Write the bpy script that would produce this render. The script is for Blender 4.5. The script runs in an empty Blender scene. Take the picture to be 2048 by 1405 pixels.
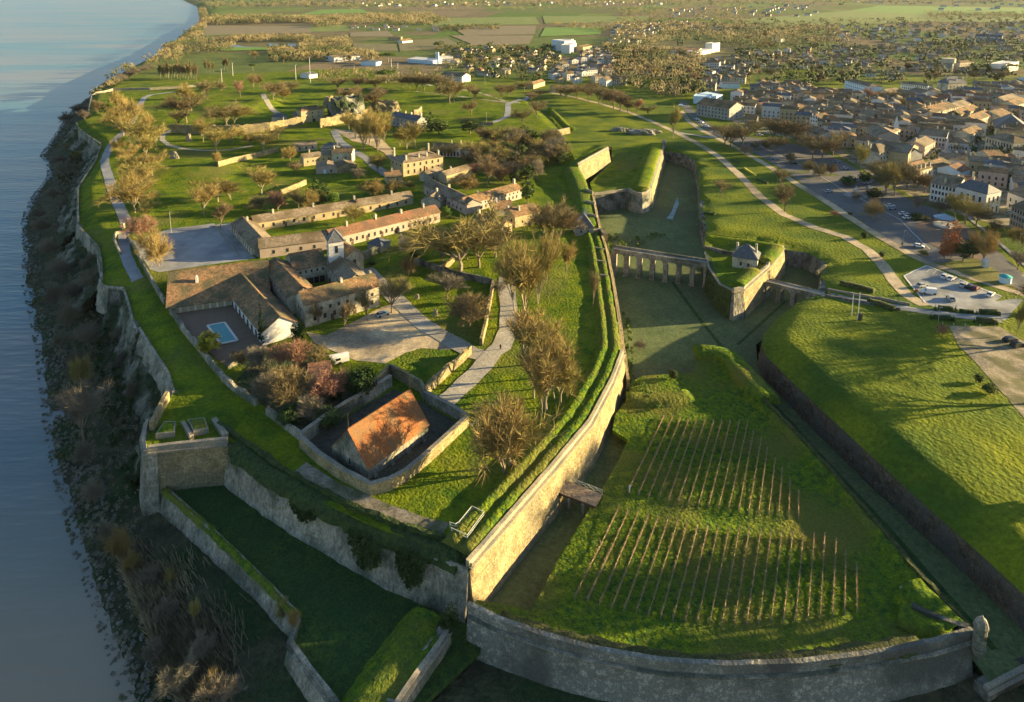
import bpy, bmesh, math, random
from mathutils import Vector, Matrix, noise
from mathutils.geometry import delaunay_2d_cdt
from mathutils.bvhtree import BVHTree
random.seed(7)
R = math.radians
sc = bpy.context.scene
col = sc.collection

# ---------------------------------------------------------------- camera
H = 105.0; PHI = R(10); F = 1400.0; YH = -30.0
CY = F*math.tan(PHI)+YH; CP = math.cos(PHI); SP = math.sin(PHI)
cam = bpy.data.objects.new("camera", bpy.data.cameras.new("camera"))
col.objects.link(cam); sc.camera = cam
cam.location = (0, 0, H); cam.rotation_euler = (R(90)-PHI, 0, 0)
cam.data.sensor_width = 36; cam.data.lens = F/2048*36
cam.data.shift_y = -(702.5-CY)/2048; cam.data.clip_start = 1; cam.data.clip_end = 60000

def ray(px, py):
    u = (px-1024)/F; v = (py-CY)/F
    return Vector((u, CP-SP*v, -(SP+CP*v)))
def W(px, py, z):                      # where the view ray of a photo point meets height z
    d = ray(px, py); t = (z-H)/d.z
    return Vector((d.x*t, d.y*t, z))
def proj(p):
    x, y, z = p[0], p[1], p[2]-H
    zc = y*CP - z*SP; yc = -(y*SP + z*CP)
    return (1024+F*x/zc, CY+F*yc/zc)
def height_to(p, py):                  # height of a vertical thing at p whose top shows at row py
    v = (py-CY)/F
    z = -p[1]*(v*CP+SP)/(CP-v*SP)
    return max(.3, H+z-p[2])

# ---------------------------------------------------------------- objects
def tag(o, label=None, cat=None, group=None, kind=None):
    if label: o['label'] = label
    if cat: o['category'] = cat
    if group: o['group'] = group
    if kind: o['kind'] = kind
    return o
def empty(name, loc=(0, 0, 0), rz=0):
    o = bpy.data.objects.new(name, None); col.objects.link(o)
    o.location = loc; o.rotation_euler = (0, 0, rz); o.empty_display_size = .5
    return o
def meshobj(name, verts, faces, mat, parent=None, smooth=False, mats=None, fm=None):
    me = bpy.data.meshes.new(name); me.from_pydata([tuple(v) for v in verts], [], faces); me.update()
    if mats:
        for m in mats: me.materials.append(m)
        if fm: me.polygons.foreach_set('material_index', fm)
    elif mat: me.materials.append(mat)
    if smooth: me.polygons.foreach_set('use_smooth', [True]*len(me.polygons))
    o = bpy.data.objects.new(name, me); col.objects.link(o)
    if parent: o.parent = parent
    return o
def inst(name, me, parent=None, loc=(0, 0, 0), rz=0, scale=(1, 1, 1)):
    o = bpy.data.objects.new(name, me); col.objects.link(o)
    o.location = loc; o.rotation_euler = (0, 0, rz); o.scale = scale
    if parent: o.parent = parent
    return o
class MB:
    def __init__(s): s.v = []; s.f = []
    def add(s, vs, fs):
        n = len(s.v); s.v += [tuple(v) for v in vs]; s.f += [tuple(i+n for i in f) for f in fs]
    def box(s, c, d, rz=0):            # centre of the base, sizes
        x, y, z = d[0]/2, d[1]/2, d[2]; ca, sa = math.cos(rz), math.sin(rz)
        vs = [(c[0]+a*ca-b*sa, c[1]+a*sa+b*ca, c[2]+h) for h in (0, z) for a, b in ((-x, -y), (x, -y), (x, y), (-x, y))]
        s.add(vs, [(3, 2, 1, 0), (4, 5, 6, 7), (0, 1, 5, 4), (1, 2, 6, 5), (2, 3, 7, 6), (3, 0, 4, 7)])
    def bar(s, a, b, w, h=None, n=4):  # a bar from a to b
        a = Vector(a); b = Vector(b); d = (b-a)
        if d.length < 1e-5: return
        d.normalize(); up = Vector((0, 0, 1)) if abs(d.z) < .95 else Vector((1, 0, 0))
        u = d.cross(up).normalized(); v = u.cross(d); h = h or w; vs = []
        for p in (a, b):
            for k in range(n):
                t = 2*math.pi*(k+.5)/n; vs.append(p+u*(w*.7071*math.cos(t))+v*(h*.7071*math.sin(t)))
        s.add(vs, [tuple(range(n))[::-1], tuple(range(n, 2*n))]+[(k, (k+1) % n, n+(k+1) % n, n+k) for k in range(n)])
    def cone(s, c, r0, r1, h, n=8, rot=0):
        vs = []
        for z, r in ((0, r0), (h, r1)):
            vs += [(c[0]+r*math.cos(2*math.pi*k/n+rot), c[1]+r*math.sin(2*math.pi*k/n+rot), c[2]+z) for k in range(n)]
        s.add(vs, [tuple(range(n))[::-1], tuple(range(n, 2*n))]+[(k, (k+1) % n, n+(k+1) % n, n+k) for k in range(n)])
    def prism(s, pts, z0, z1):         # upright prism over a plan polygon
        n = len(pts); a = sum(pts[i][0]*pts[(i+1) % n][1]-pts[(i+1) % n][0]*pts[i][1] for i in range(n))
        if a < 0: pts = pts[::-1]
        s.add([(p[0], p[1], z0) for p in pts]+[(p[0], p[1], z1) for p in pts],
              [tuple(range(n))[::-1], tuple(range(n, 2*n))]+[(k, (k+1) % n, n+(k+1) % n, n+k) for k in range(n)])
    def build(s, name, mat, parent=None, smooth=False): return meshobj(name, s.v, s.f, mat, parent, smooth)
    def mesh(s, name, mat):
        me = bpy.data.meshes.new(name); me.from_pydata(s.v, [], s.f); me.update(); me.materials.append(mat); return me

# ---------------------------------------------------------------- materials
def lerp(a, b, t): return tuple(a[i]*(1-t)+b[i]*t for i in range(3))
def mat(name, c1, c2, scale=.5, rough=.9, bump=0., bscale=None, c3=None, s3=.05, rnd=0., spec=.2, detail=6, stretch=None, ramp=(.35, .65), metal=0, bdist=.1, r3=(.45, .6), grain=None, course=0):
    m = bpy.data.materials.new(name); m.use_nodes = True; nt = m.node_tree; N = nt.nodes; L = nt.links
    b = N['Principled BSDF']; b.inputs['Roughness'].default_value = rough; b.inputs['Metallic'].default_value = metal
    b.inputs['Specular IOR Level'].default_value = spec
    g = N.new('ShaderNodeNewGeometry'); co = g.outputs['Position']
    if rnd:
        tc = N.new('ShaderNodeTexCoord'); co = tc.outputs['Object']
    if stretch:
        mp = N.new('ShaderNodeMapping'); mp.inputs['Scale'].default_value = stretch; L.new(co, mp.inputs['Vector']); co2 = mp.outputs[0]
    else: co2 = co
    n1 = N.new('ShaderNodeTexNoise'); n1.inputs['Scale'].default_value = scale; n1.inputs['Detail'].default_value = detail; n1.inputs['Roughness'].default_value = .65
    L.new(co2, n1.inputs['Vector'])
    r = N.new('ShaderNodeValToRGB'); r.color_ramp.elements[0].position = ramp[0]; r.color_ramp.elements[1].position = ramp[1]
    r.color_ramp.elements[0].color = (*c1, 1); r.color_ramp.elements[1].color = (*c2, 1)
    L.new(n1.outputs['Fac'], r.inputs['Fac']); out = r.outputs['Color']
    if c3:
        n2 = N.new('ShaderNodeTexNoise'); n2.inputs['Scale'].default_value = s3; n2.inputs['Detail'].default_value = 5; L.new(co, n2.inputs['Vector'])
        r2 = N.new('ShaderNodeValToRGB'); r2.color_ramp.elements[0].position = r3[0]; r2.color_ramp.elements[1].position = r3[1]
        L.new(n2.outputs['Fac'], r2.inputs['Fac'])
        mx = N.new('ShaderNodeMix'); mx.data_type = 'RGBA'; L.new(r2.outputs['Color'], mx.inputs['Factor']); L.new(out, mx.inputs['A']); mx.inputs['B'].default_value = (*c3, 1)
        out = mx.outputs['Result']
    if grain is None: grain = (.35, max(1.2, scale*4)) if bump >= .4 else None
    if grain:
        n4 = N.new('ShaderNodeTexNoise'); n4.inputs['Scale'].default_value = grain[1]; n4.inputs['Detail'].default_value = 3; n4.inputs['Roughness'].default_value = .8; L.new(co2, n4.inputs['Vector'])
        r4 = N.new('ShaderNodeMapRange'); r4.inputs['From Min'].default_value = .3; r4.inputs['From Max'].default_value = .7; r4.inputs['To Min'].default_value = 1-grain[0]; r4.inputs['To Max'].default_value = 1+grain[0]; L.new(n4.outputs['Fac'], r4.inputs['Value'])
        vm = N.new('ShaderNodeVectorMath'); vm.operation = 'SCALE'; L.new(out, vm.inputs[0]); L.new(r4.outputs[0], vm.inputs['Scale']); out = vm.outputs[0]
    if course:
        sx = N.new('ShaderNodeSeparateXYZ'); L.new(g.outputs['Position'], sx.inputs[0]); sb = N.new('ShaderNodeMath'); sb.operation = 'SUBTRACT'; L.new(sx.outputs['X'], sb.inputs[0]); L.new(sx.outputs['Y'], sb.inputs[1])
        cb = N.new('ShaderNodeCombineXYZ'); L.new(sb.outputs[0], cb.inputs[0]); L.new(sx.outputs['Z'], cb.inputs[1])
        bk = N.new('ShaderNodeTexBrick'); bk.inputs['Scale'].default_value = 1; bk.inputs['Brick Width'].default_value = 1.1; bk.inputs['Row Height'].default_value = .5; bk.inputs['Mortar Size'].default_value = .035; bk.inputs['Mortar Smooth'].default_value = .6
        bk.inputs['Color1'].default_value = (.78, .78, .76, 1); bk.inputs['Color2'].default_value = (1.15, 1.13, 1.08, 1); bk.inputs['Mortar'].default_value = (.5, .5, .48, 1); L.new(cb.outputs[0], bk.inputs['Vector'])
        mc = N.new('ShaderNodeMix'); mc.data_type = 'RGBA'; mc.blend_type = 'MULTIPLY'; mc.inputs['Factor'].default_value = course; L.new(out, mc.inputs['A']); L.new(bk.outputs['Color'], mc.inputs['B']); out = mc.outputs['Result']
    if rnd:
        oi = N.new('ShaderNodeObjectInfo'); hs = N.new('ShaderNodeHueSaturation')
        mr = N.new('ShaderNodeMapRange'); mr.inputs['To Min'].default_value = 1-rnd; mr.inputs['To Max'].default_value = 1+rnd
        L.new(oi.outputs['Random'], mr.inputs['Value']); L.new(mr.outputs[0], hs.inputs['Value'])
        m2 = N.new('ShaderNodeMath'); m2.operation = 'MULTIPLY'; m2.inputs[1].default_value = 7.31; L.new(oi.outputs['Random'], m2.inputs[0])
        m3 = N.new('ShaderNodeMath'); m3.operation = 'FRACT'; L.new(m2.outputs[0], m3.inputs[0])
        mh = N.new('ShaderNodeMapRange'); mh.inputs['To Min'].default_value = .5-.05*min(1, rnd*2.5); mh.inputs['To Max'].default_value = .5+.02*min(1, rnd*2.5)
        L.new(m3.outputs[0], mh.inputs['Value']); L.new(mh.outputs[0], hs.inputs['Hue'])
        L.new(out, hs.inputs['Color']); out = hs.outputs['Color']
    L.new(out, b.inputs['Base Color'])
    if bump:
        nb = N.new('ShaderNodeTexNoise'); nb.inputs['Scale'].default_value = bscale or scale*3; nb.inputs['Detail'].default_value = 4; L.new(co2, nb.inputs['Vector'])
        bp = N.new('ShaderNodeBump'); bp.inputs['Strength'].default_value = bump; bp.inputs['Distance'].default_value = bdist
        L.new(nb.outputs['Fac'], bp.inputs['Height']); L.new(bp.outputs[0], b.inputs['Normal'])
    return m
M = {}
M['lawn'] = mat('lawn', (.055, .11, .013), (.165, .20, .012), .16, .95, 1, 1.4, (.14, .15, .035), .035, bdist=.4, spec=.04, r3=(.52, .68))
M['lawn_short'] = mat('lawn_short', (.09, .12, .022), (.16, .17, .03), .12, .95, .8, 2.5, (.16, .15, .045), .02, bdist=.3)
M['rough_grass'] = mat('rough_grass', (.03, .085, .02), (.145, .20, .012), .7, .95, 1, 1.3, (.13, .14, .03), .06, bdist=.65, spec=.04)
M['moat_grass'] = mat('moat_grass', (.085, .125, .05), (.13, .165, .065), .15, .95, .6, 2, (.09, .11, .05), .03, bdist=.25)
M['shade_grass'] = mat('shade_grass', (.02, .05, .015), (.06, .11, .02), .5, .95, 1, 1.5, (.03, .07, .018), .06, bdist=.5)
M['scrub'] = mat('scrub', (.035, .04, .022), (.10, .095, .05), .25, .95, 1, 1.2, (.03, .06, .02), .07, bdist=.9)
M['rocks'] = mat('rocks', (.10, .10, .085), (.22, .21, .17), .5, .9, 1, 1.2, (.07, .08, .03), .12, bdist=.5)
M['stone'] = mat('stone', (.21, .17, .09), (.38, .31, .17), .35, .9, 1, 2.0, (.19, .17, .11), .11, bdist=.3, r3=(.5, .66), grain=(.4, 1.8), course=.8)
M['stone_grey'] = mat('stone_grey', (.20, .19, .155), (.38, .35, .28), .3, .9, 1, 1.5, (.12, .13, .10), .13, bdist=.3, stretch=(1, 1, .4), grain=(.5, 1.6), course=.7)
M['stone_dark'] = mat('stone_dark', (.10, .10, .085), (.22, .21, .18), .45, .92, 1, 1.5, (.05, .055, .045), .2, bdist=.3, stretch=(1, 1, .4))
M['stone_speck'] = mat('stone_speck', (.19, .19, .16), (.46, .43, .35), 1.1, .92, 1, 1.8, (.10, .10, .085), .1, bdist=.3, ramp=(.5, .72))
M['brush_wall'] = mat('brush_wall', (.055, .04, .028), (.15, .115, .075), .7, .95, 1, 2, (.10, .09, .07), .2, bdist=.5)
M['coping'] = mat('coping', (.25, .22, .16), (.38, .33, .24), .6, .9, .5, 2, (.22, .21, .17), .3)
M['ivy'] = mat('ivy', (.018, .035, .012), (.06, .09, .02), .9, .8, 1, 2, bdist=.5)
M['cliff'] = mat('cliff', (.07, .08, .055), (.27, .26, .21), .22, .95, 1, .8, (.03, .045, .02), .1, bdist=1.0, r3=(.42, .55))
M['gravel'] = mat('gravel', (.32, .30, .25), (.44, .41, .34), .4, .95, .4, 3, (.30, .28, .23), .1)
M['dirt'] = mat('dirt', (.20, .17, .12), (.33, .29, .21), .5, .95, .5, 2, (.12, .12, .06), .15)
M['sand'] = mat('sand', (.40, .32, .20), (.55, .45, .29), .2, .95, .4, 2, (.24, .20, .14), .06)
M['asphalt'] = mat('asphalt', (.10, .10, .10), (.15, .15, .145), .3, .85, .2, 4, (.13, .13, .13), .06)
M['paving'] = mat('paving', (.25, .26, .27), (.33, .34, .34), .2, .9, .2, 3, (.20, .21, .22), .08)
M['carpark'] = mat('carpark', (.24, .25, .25), (.34, .35, .35), .35, .9, .3, 3, (.19, .20, .19), .12)
M['white'] = mat('white', (.56, .55, .52), (.66, .65, .62), .5, .7)
M['line'] = mat('line', (.55, .55, .53), (.75, .75, .72), 1, .8)
M['wood'] = mat('wood', (.22, .17, .12), (.36, .29, .22), 1.2, .85, .5, 4)
M['wood_dark'] = mat('wood_dark', (.07, .05, .035), (.12, .085, .06), 1.2, .85)
M['rail'] = mat('rail', (.42, .45, .38), (.55, .57, .48), 1, .7)
M['deck'] = mat('deck', (.13, .09, .06), (.22, .155, .11), .8, .7, stretch=(1, 6, 1))
M['slate'] = mat('slate', (.07, .08, .09), (.13, .14, .155), 1, .6, .4, 3)
M['tile'] = mat('tile', (.14, .085, .05), (.36, .22, .11), .9, .9, .9, 4, (.11, .10, .055), .16, bdist=.2, grain=(.45, 2.2))
M['tile_grey'] = mat('tile_grey', (.15, .12, .085), (.31, .25, .17), .9, .9, .8, 4, (.13, .10, .06), .12, bdist=.15)
M['tile_red'] = mat('tile_red', (.17, .085, .05), (.32, .17, .095), 1.1, .9, .7, 4, (.15, .10, .065), .15, bdist=.15)
M['tile_orange'] = mat('tile_orange', (.19, .075, .03), (.36, .145, .05), 1.3, .95, 1, 5, (.20, .115, .055), .3, bdist=.15)
M['ochre'] = mat('ochre', (.34, .27, .14), (.46, .38, .22), .5, .9, .3, 2, (.40, .33, .21), .2)
M['cream'] = mat('cream', (.42, .38, .28), (.56, .51, .38), .4, .9, .4, 2, (.29, .27, .21), .15)
M['pale'] = mat('pale', (.45, .45, .43), (.56, .55, .52), .4, .85)
M['grey_wall'] = mat('grey_wall', (.26, .26, .235), (.36, .355, .32), .4, .9, .2, 2, (.26, .26, .24), .15)
M['pinkish'] = mat('pinkish', (.36, .29, .24), (.45, .37, .31), .4, .9)
M['glass'] = mat('window_glass', (.02, .025, .03), (.05, .055, .06), .5, .25, spec=.5)
M['bluepanel'] = mat('bluepanel', (.45, .60, .70), (.55, .70, .80), .4, .6)
M['pool'] = mat('pool_water', (.02, .20, .22), (.03, .26, .27), 1, .08, .15, 3, spec=.5)
M['metal'] = mat('metal', (.35, .36, .37), (.45, .46, .47), 1, .45, metal=.6)
M['dark'] = mat('dark', (.015, .015, .015), (.03, .03, .03), 1, .5)
M['bark'] = mat('bark', (.16, .13, .09), (.28, .24, .17), .8, .95, rnd=.15)
M['bark_pale'] = mat('bark_pale', (.22, .19, .13), (.34, .30, .21), .8, .95, rnd=.12)
M['twig_gold'] = mat('twig_gold', (.20, .17, .055), (.36, .30, .10), .4, .9, rnd=.2)
M['twig_brown'] = mat('twig_brown', (.15, .125, .06), (.28, .23, .11), .4, .9, rnd=.22)
M['twig_red'] = mat('twig_red', (.27, .16, .10), (.40, .25, .16), .4, .9, rnd=.15)
M['twig_grey'] = mat('twig_grey', (.15, .135, .095), (.26, .235, .17), .4, .9, rnd=.2)
M['leaf_dark'] = mat('leaf_dark', (.018, .04, .012), (.06, .10, .022), .7, .8, rnd=.3)
M['leaf_green'] = mat('leaf_green', (.04, .09, .014), (.11, .18, .025), .7, .8, rnd=.2)
M['leaf_yellow'] = mat('leaf_yellow', (.20, .22, .02), (.34, .34, .035), .7, .8, rnd=.1)
M['leaf_rust'] = mat('leaf_rust', (.26, .10, .035), (.38, .17, .06), .7, .8, rnd=.15)
M['vine'] = mat('vine', (.20, .15, .085), (.36, .28, .17), 1.5, .95)
M['far_twig'] = mat('far_twig', (.10, .085, .045), (.25, .21, .11), .06, .95, c3=(.07, .08, .035), s3=.012, r3=(.48, .56))
M['reed'] = mat('reed', (.16, .14, .08), (.30, .26, .16), .6, .95, rnd=.2)
M['hedge_brown'] = mat('hedge_brown', (.03, .04, .015), (.085, .095, .03), .9, .95, 1, 2, bdist=.4)
for k, c in dict(car_white=(.75, .75, .75), car_silver=(.42, .44, .46), car_black=(.02, .02, .022), car_red=(.12, .015, .015), car_blue=(.25, .34, .42)).items():
    M[k] = mat(k, c, c, 1, .25, spec=.5)
M['tyre'] = mat('tyre', (.02, .02, .02), (.03, .03, .03), 1, .8)

def water_mat():
    m = bpy.data.materials.new('water'); m.use_nodes = True; nt = m.node_tree; N = nt.nodes; L = nt.links
    b = N['Principled BSDF']; b.inputs['Roughness'].default_value = .28; b.inputs['IOR'].default_value = 1.33; b.inputs['Specular IOR Level'].default_value = .38
    g = N.new('ShaderNodeNewGeometry')
    mp = N.new('ShaderNodeMapping'); mp.inputs['Scale'].default_value = (.35, 1.4, 1); mp.inputs['Rotation'].default_value = (0, 0, R(-12)); L.new(g.outputs['Position'], mp.inputs['Vector'])
    n = N.new('ShaderNodeTexNoise'); n.inputs['Scale'].default_value = .006; n.inputs['Detail'].default_value = 6; L.new(mp.outputs[0], n.inputs['Vector'])
    r = N.new('ShaderNodeValToRGB'); r.color_ramp.elements[0].position = .42; r.color_ramp.elements[1].position = .62
    r.color_ramp.elements[0].color = (.075, .18, .22, 1); r.color_ramp.elements[1].color = (.20, .205, .20, 1)
    L.new(n.outputs['Fac'], r.inputs['Fac'])
    sx = N.new('ShaderNodeSeparateXYZ'); L.new(g.outputs['Position'], sx.inputs[0]); sm_ = N.new('ShaderNodeMapRange'); sm_.interpolation_type = 'SMOOTHSTEP'; sm_.inputs['From Min'].default_value = 190; sm_.inputs['From Max'].default_value = 70; L.new(sx.outputs['Y'], sm_.inputs['Value'])
    mxs = N.new('ShaderNodeMix'); mxs.data_type = 'RGBA'; L.new(sm_.outputs[0], mxs.inputs['Factor']); L.new(r.outputs[0], mxs.inputs['A']); mxs.inputs['B'].default_value = (.32, .255, .17, 1); L.new(mxs.outputs['Result'], b.inputs['Base Color'])  # sunlit brown of the muddy near water painted into the base colour
    n2 = N.new('ShaderNodeTexNoise'); n2.inputs['Scale'].default_value = .28; n2.inputs['Detail'].default_value = 5; L.new(mp.outputs[0], n2.inputs['Vector'])
    n3 = N.new('ShaderNodeTexNoise'); n3.inputs['Scale'].default_value = .03; n3.inputs['Detail'].default_value = 4; L.new(mp.outputs[0], n3.inputs['Vector'])
    ad = N.new('ShaderNodeMath'); ad.operation = 'MULTIPLY_ADD'; ad.inputs[1].default_value = 3; L.new(n3.outputs['Fac'], ad.inputs[0]); L.new(n2.outputs['Fac'], ad.inputs[2])
    bp = N.new('ShaderNodeBump'); bp.inputs['Strength'].default_value = 1; bp.inputs['Distance'].default_value = .5; L.new(ad.outputs[0], bp.inputs['Height']); L.new(bp.outputs[0], b.inputs['Normal'])
    return m
M['water'] = water_mat()
def land_mat():                        # countryside: parcels of meadow, plough and vines
    m = bpy.data.materials.new('countryside'); m.use_nodes = True; nt = m.node_tree; N = nt.nodes; L = nt.links
    b = N['Principled BSDF']; b.inputs['Roughness'].default_value = .95; b.inputs['Specular IOR Level'].default_value = .1
    g = N.new('ShaderNodeNewGeometry')
    mp = N.new('ShaderNodeMapping'); mp.inputs['Scale'].default_value = (.0042, .0026, 0); mp.inputs['Rotation'].default_value = (0, 0, R(7)); L.new(g.outputs['Position'], mp.inputs['Vector'])
    v = N.new('ShaderNodeTexVoronoi'); v.distance = 'CHEBYCHEV'; v.inputs['Scale'].default_value = 1; L.new(mp.outputs[0], v.inputs['Vector'])
    s = N.new('ShaderNodeSeparateColor'); L.new(v.outputs['Color'], s.inputs[0])
    r = N.new('ShaderNodeValToRGB'); r.color_ramp.interpolation = 'CONSTANT'
    cs = [(0, (.12, .16, .045)), (.25, (.17, .145, .08)), (.42, (.10, .17, .03)), (.6, (.145, .14, .065)), (.75, (.15, .20, .05)), (.9, (.21, .17, .10))]
    e = r.color_ramp.elements; e[0].position = 0; e[0].color = (*cs[0][1], 1); e[1].position = cs[1][0]; e[1].color = (*cs[1][1], 1)
    for p, c in cs[2:]: q = e.new(p); q.color = (*c, 1)
    L.new(s.outputs[0], r.inputs['Fac'])
    n = N.new('ShaderNodeTexNoise'); n.inputs['Scale'].default_value = .03; n.inputs['Detail'].default_value = 8; L.new(g.outputs['Position'], n.inputs['Vector'])
    mx = N.new('ShaderNodeMix'); mx.data_type = 'RGBA'; mx.blend_type = 'MULTIPLY'; mx.inputs['Factor'].default_value = .55
    r2 = N.new('ShaderNodeValToRGB'); r2.color_ramp.elements[0].position = .3; r2.color_ramp.elements[0].color = (.45, .5, .45, 1); r2.color_ramp.elements[1].position = .65; r2.color_ramp.elements[1].color = (1.15, 1.1, 1, 1); L.new(n.outputs['Fac'], r2.inputs['Fac'])
    L.new(r.outputs[0], mx.inputs['A']); L.new(r2.outputs[0], mx.inputs['B'])
    # nearer than about 900 m the same sheet is plain park and garden ground
    n5 = N.new('ShaderNodeTexNoise'); n5.inputs['Scale'].default_value = .05; n5.inputs['Detail'].default_value = 6; L.new(g.outputs['Position'], n5.inputs['Vector'])
    r5 = N.new('ShaderNodeValToRGB'); r5.color_ramp.elements[0].position = .35; r5.color_ramp.elements[0].color = (.06, .11, .013, 1); r5.color_ramp.elements[1].position = .65; r5.color_ramp.elements[1].color = (.17, .20, .012, 1); L.new(n5.outputs['Fac'], r5.inputs['Fac'])
    sx = N.new('ShaderNodeSeparateXYZ'); L.new(g.outputs['Position'], sx.inputs[0])
    mr = N.new('ShaderNodeMapRange'); mr.inputs['From Min'].default_value = 780; mr.inputs['From Max'].default_value = 840; L.new(sx.outputs['Y'], mr.inputs['Value'])
    m2 = N.new('ShaderNodeMix'); m2.data_type = 'RGBA'; L.new(mr.outputs[0], m2.inputs['Factor']); L.new(r5.outputs[0], m2.inputs['A']); L.new(mx.outputs['Result'], m2.inputs['B'])
    n6 = N.new('ShaderNodeTexNoise'); n6.inputs['Scale'].default_value = .9; n6.inputs['Detail'].default_value = 4; n6.inputs['Roughness'].default_value = .8; L.new(g.outputs['Position'], n6.inputs['Vector'])
    r6 = N.new('ShaderNodeMapRange'); r6.inputs['From Min'].default_value = .3; r6.inputs['From Max'].default_value = .7; r6.inputs['To Min'].default_value = .55; r6.inputs['To Max'].default_value = 1.35; L.new(n6.outputs['Fac'], r6.inputs['Value'])
    vm = N.new('ShaderNodeVectorMath'); vm.operation = 'SCALE'; L.new(m2.outputs['Result'], vm.inputs[0]); L.new(r6.outputs[0], vm.inputs['Scale']); L.new(vm.outputs[0], b.inputs['Base Color'])
    nb = N.new('ShaderNodeTexNoise'); nb.inputs['Scale'].default_value = 1.0; nb.inputs['Detail'].default_value = 5; L.new(g.outputs['Position'], nb.inputs['Vector'])
    bp = N.new('ShaderNodeBump'); bp.inputs['Strength'].default_value = 1; bp.inputs['Distance'].default_value = .5; L.new(nb.outputs['Fac'], bp.inputs['Height']); L.new(bp.outputs[0], b.inputs['Normal'])
    return m
M['land'] = land_mat()

# ---------------------------------------------------------------- sky, sun, air
SUN_EL, SUN_AZ = R(10.5), R(10)          # azimuth measured from +X towards +Y
w = bpy.data.worlds.new("World"); sc.world = w; w.use_nodes = True
bg = w.node_tree.nodes['Background']; sky = w.node_tree.nodes.new('ShaderNodeTexSky')
sky.sky_type = 'NISHITA'; sky.sun_disc = False; sky.sun_elevation = SUN_EL; sky.sun_rotation = R(90)-SUN_AZ
sky.air_density = 1.0; sky.dust_density = .6; sky.ozone_density = 2.0; sky.altitude = 50
w.node_tree.links.new(sky.outputs[0], bg.inputs[0]); bg.inputs[1].default_value = .062
sl = bpy.data.lights.new("sun", 'SUN'); sl.energy = 5.0; sl.angle = R(.5); sl.color = (1, .74, .36)
so = bpy.data.objects.new("sun", sl); col.objects.link(so)
sd = Vector((math.cos(SUN_AZ)*math.cos(SUN_EL), math.sin(SUN_AZ)*math.cos(SUN_EL), math.sin(SUN_EL)))
so.rotation_euler = sd.to_track_quat('Z', 'Y').to_euler(); so.location = (200, 100, 150)
sc.view_settings.view_transform = 'Standard'; sc.view_settings.look = 'None'; sc.view_settings.exposure = 2.05; sc.view_settings.gamma = 1.0
# ---------------------------------------------------------------- terrain
import numpy as np, time
T0 = time.time()
def clock(m): print('CLOCK %s %.1f' % (m, time.time()-T0))
SURF = []                               # (verts, faces) of everything one can stand on
def inside(x, y, poly):
    c = False; n = len(poly); j = n-1
    for i in range(n):
        a, b = poly[i], poly[j]
        if (a[1] > y) != (b[1] > y) and x < (b[0]-a[0])*(y-a[1])/(b[1]-a[1])+a[0]: c = not c
        j = i
    return c
def seg_d(px, py, a, b):
    dx, dy = b[0]-a[0], b[1]-a[1]; q = dx*dx+dy*dy
    t = 0 if q == 0 else max(0, min(1, ((px-a[0])*dx+(py-a[1])*dy)/q))
    return math.hypot(px-a[0]-t*dx, py-a[1]-t*dy), t
_lc = {}
def line_d(x, y, pl):
    k = (id(pl), len(pl))
    if k not in _lc:
        P = np.array([tuple(p)[:3] for p in pl], float); _lc[k] = (P[:-1], P[1:]-P[:-1], pl)
    A, D, _ = _lc[k]
    q = D[:, 0]**2+D[:, 1]**2+1e-12
    t = np.clip(((x-A[:, 0])*D[:, 0]+(y-A[:, 1])*D[:, 1])/q, 0, 1)
    d = np.hypot(x-A[:, 0]-t*D[:, 0], y-A[:, 1]-t*D[:, 1]); i = int(d.argmin())
    return float(d[i]), float(A[i, 2]+D[i, 2]*t[i])
def sm(t): t = max(0, min(1, t)); return t*t*(3-2*t)
def dens(pl, step, closed=False):       # add points along a 3D polyline
    out = []; q = pl+[pl[0]] if closed else pl
    for a, b in zip(q, q[1:]):
        n = max(1, int((Vector(b)-Vector(a)).length/step))
        out += [tuple(Vector(a).lerp(Vector(b), k/n)) for k in range(n)]
    if not closed: out.append(tuple(q[-1]))
    return out
def nz(x, y, s, a): return a*noise.fractal(Vector((x*s, y*s, 3.7)), 1, 2, 4)
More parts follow.
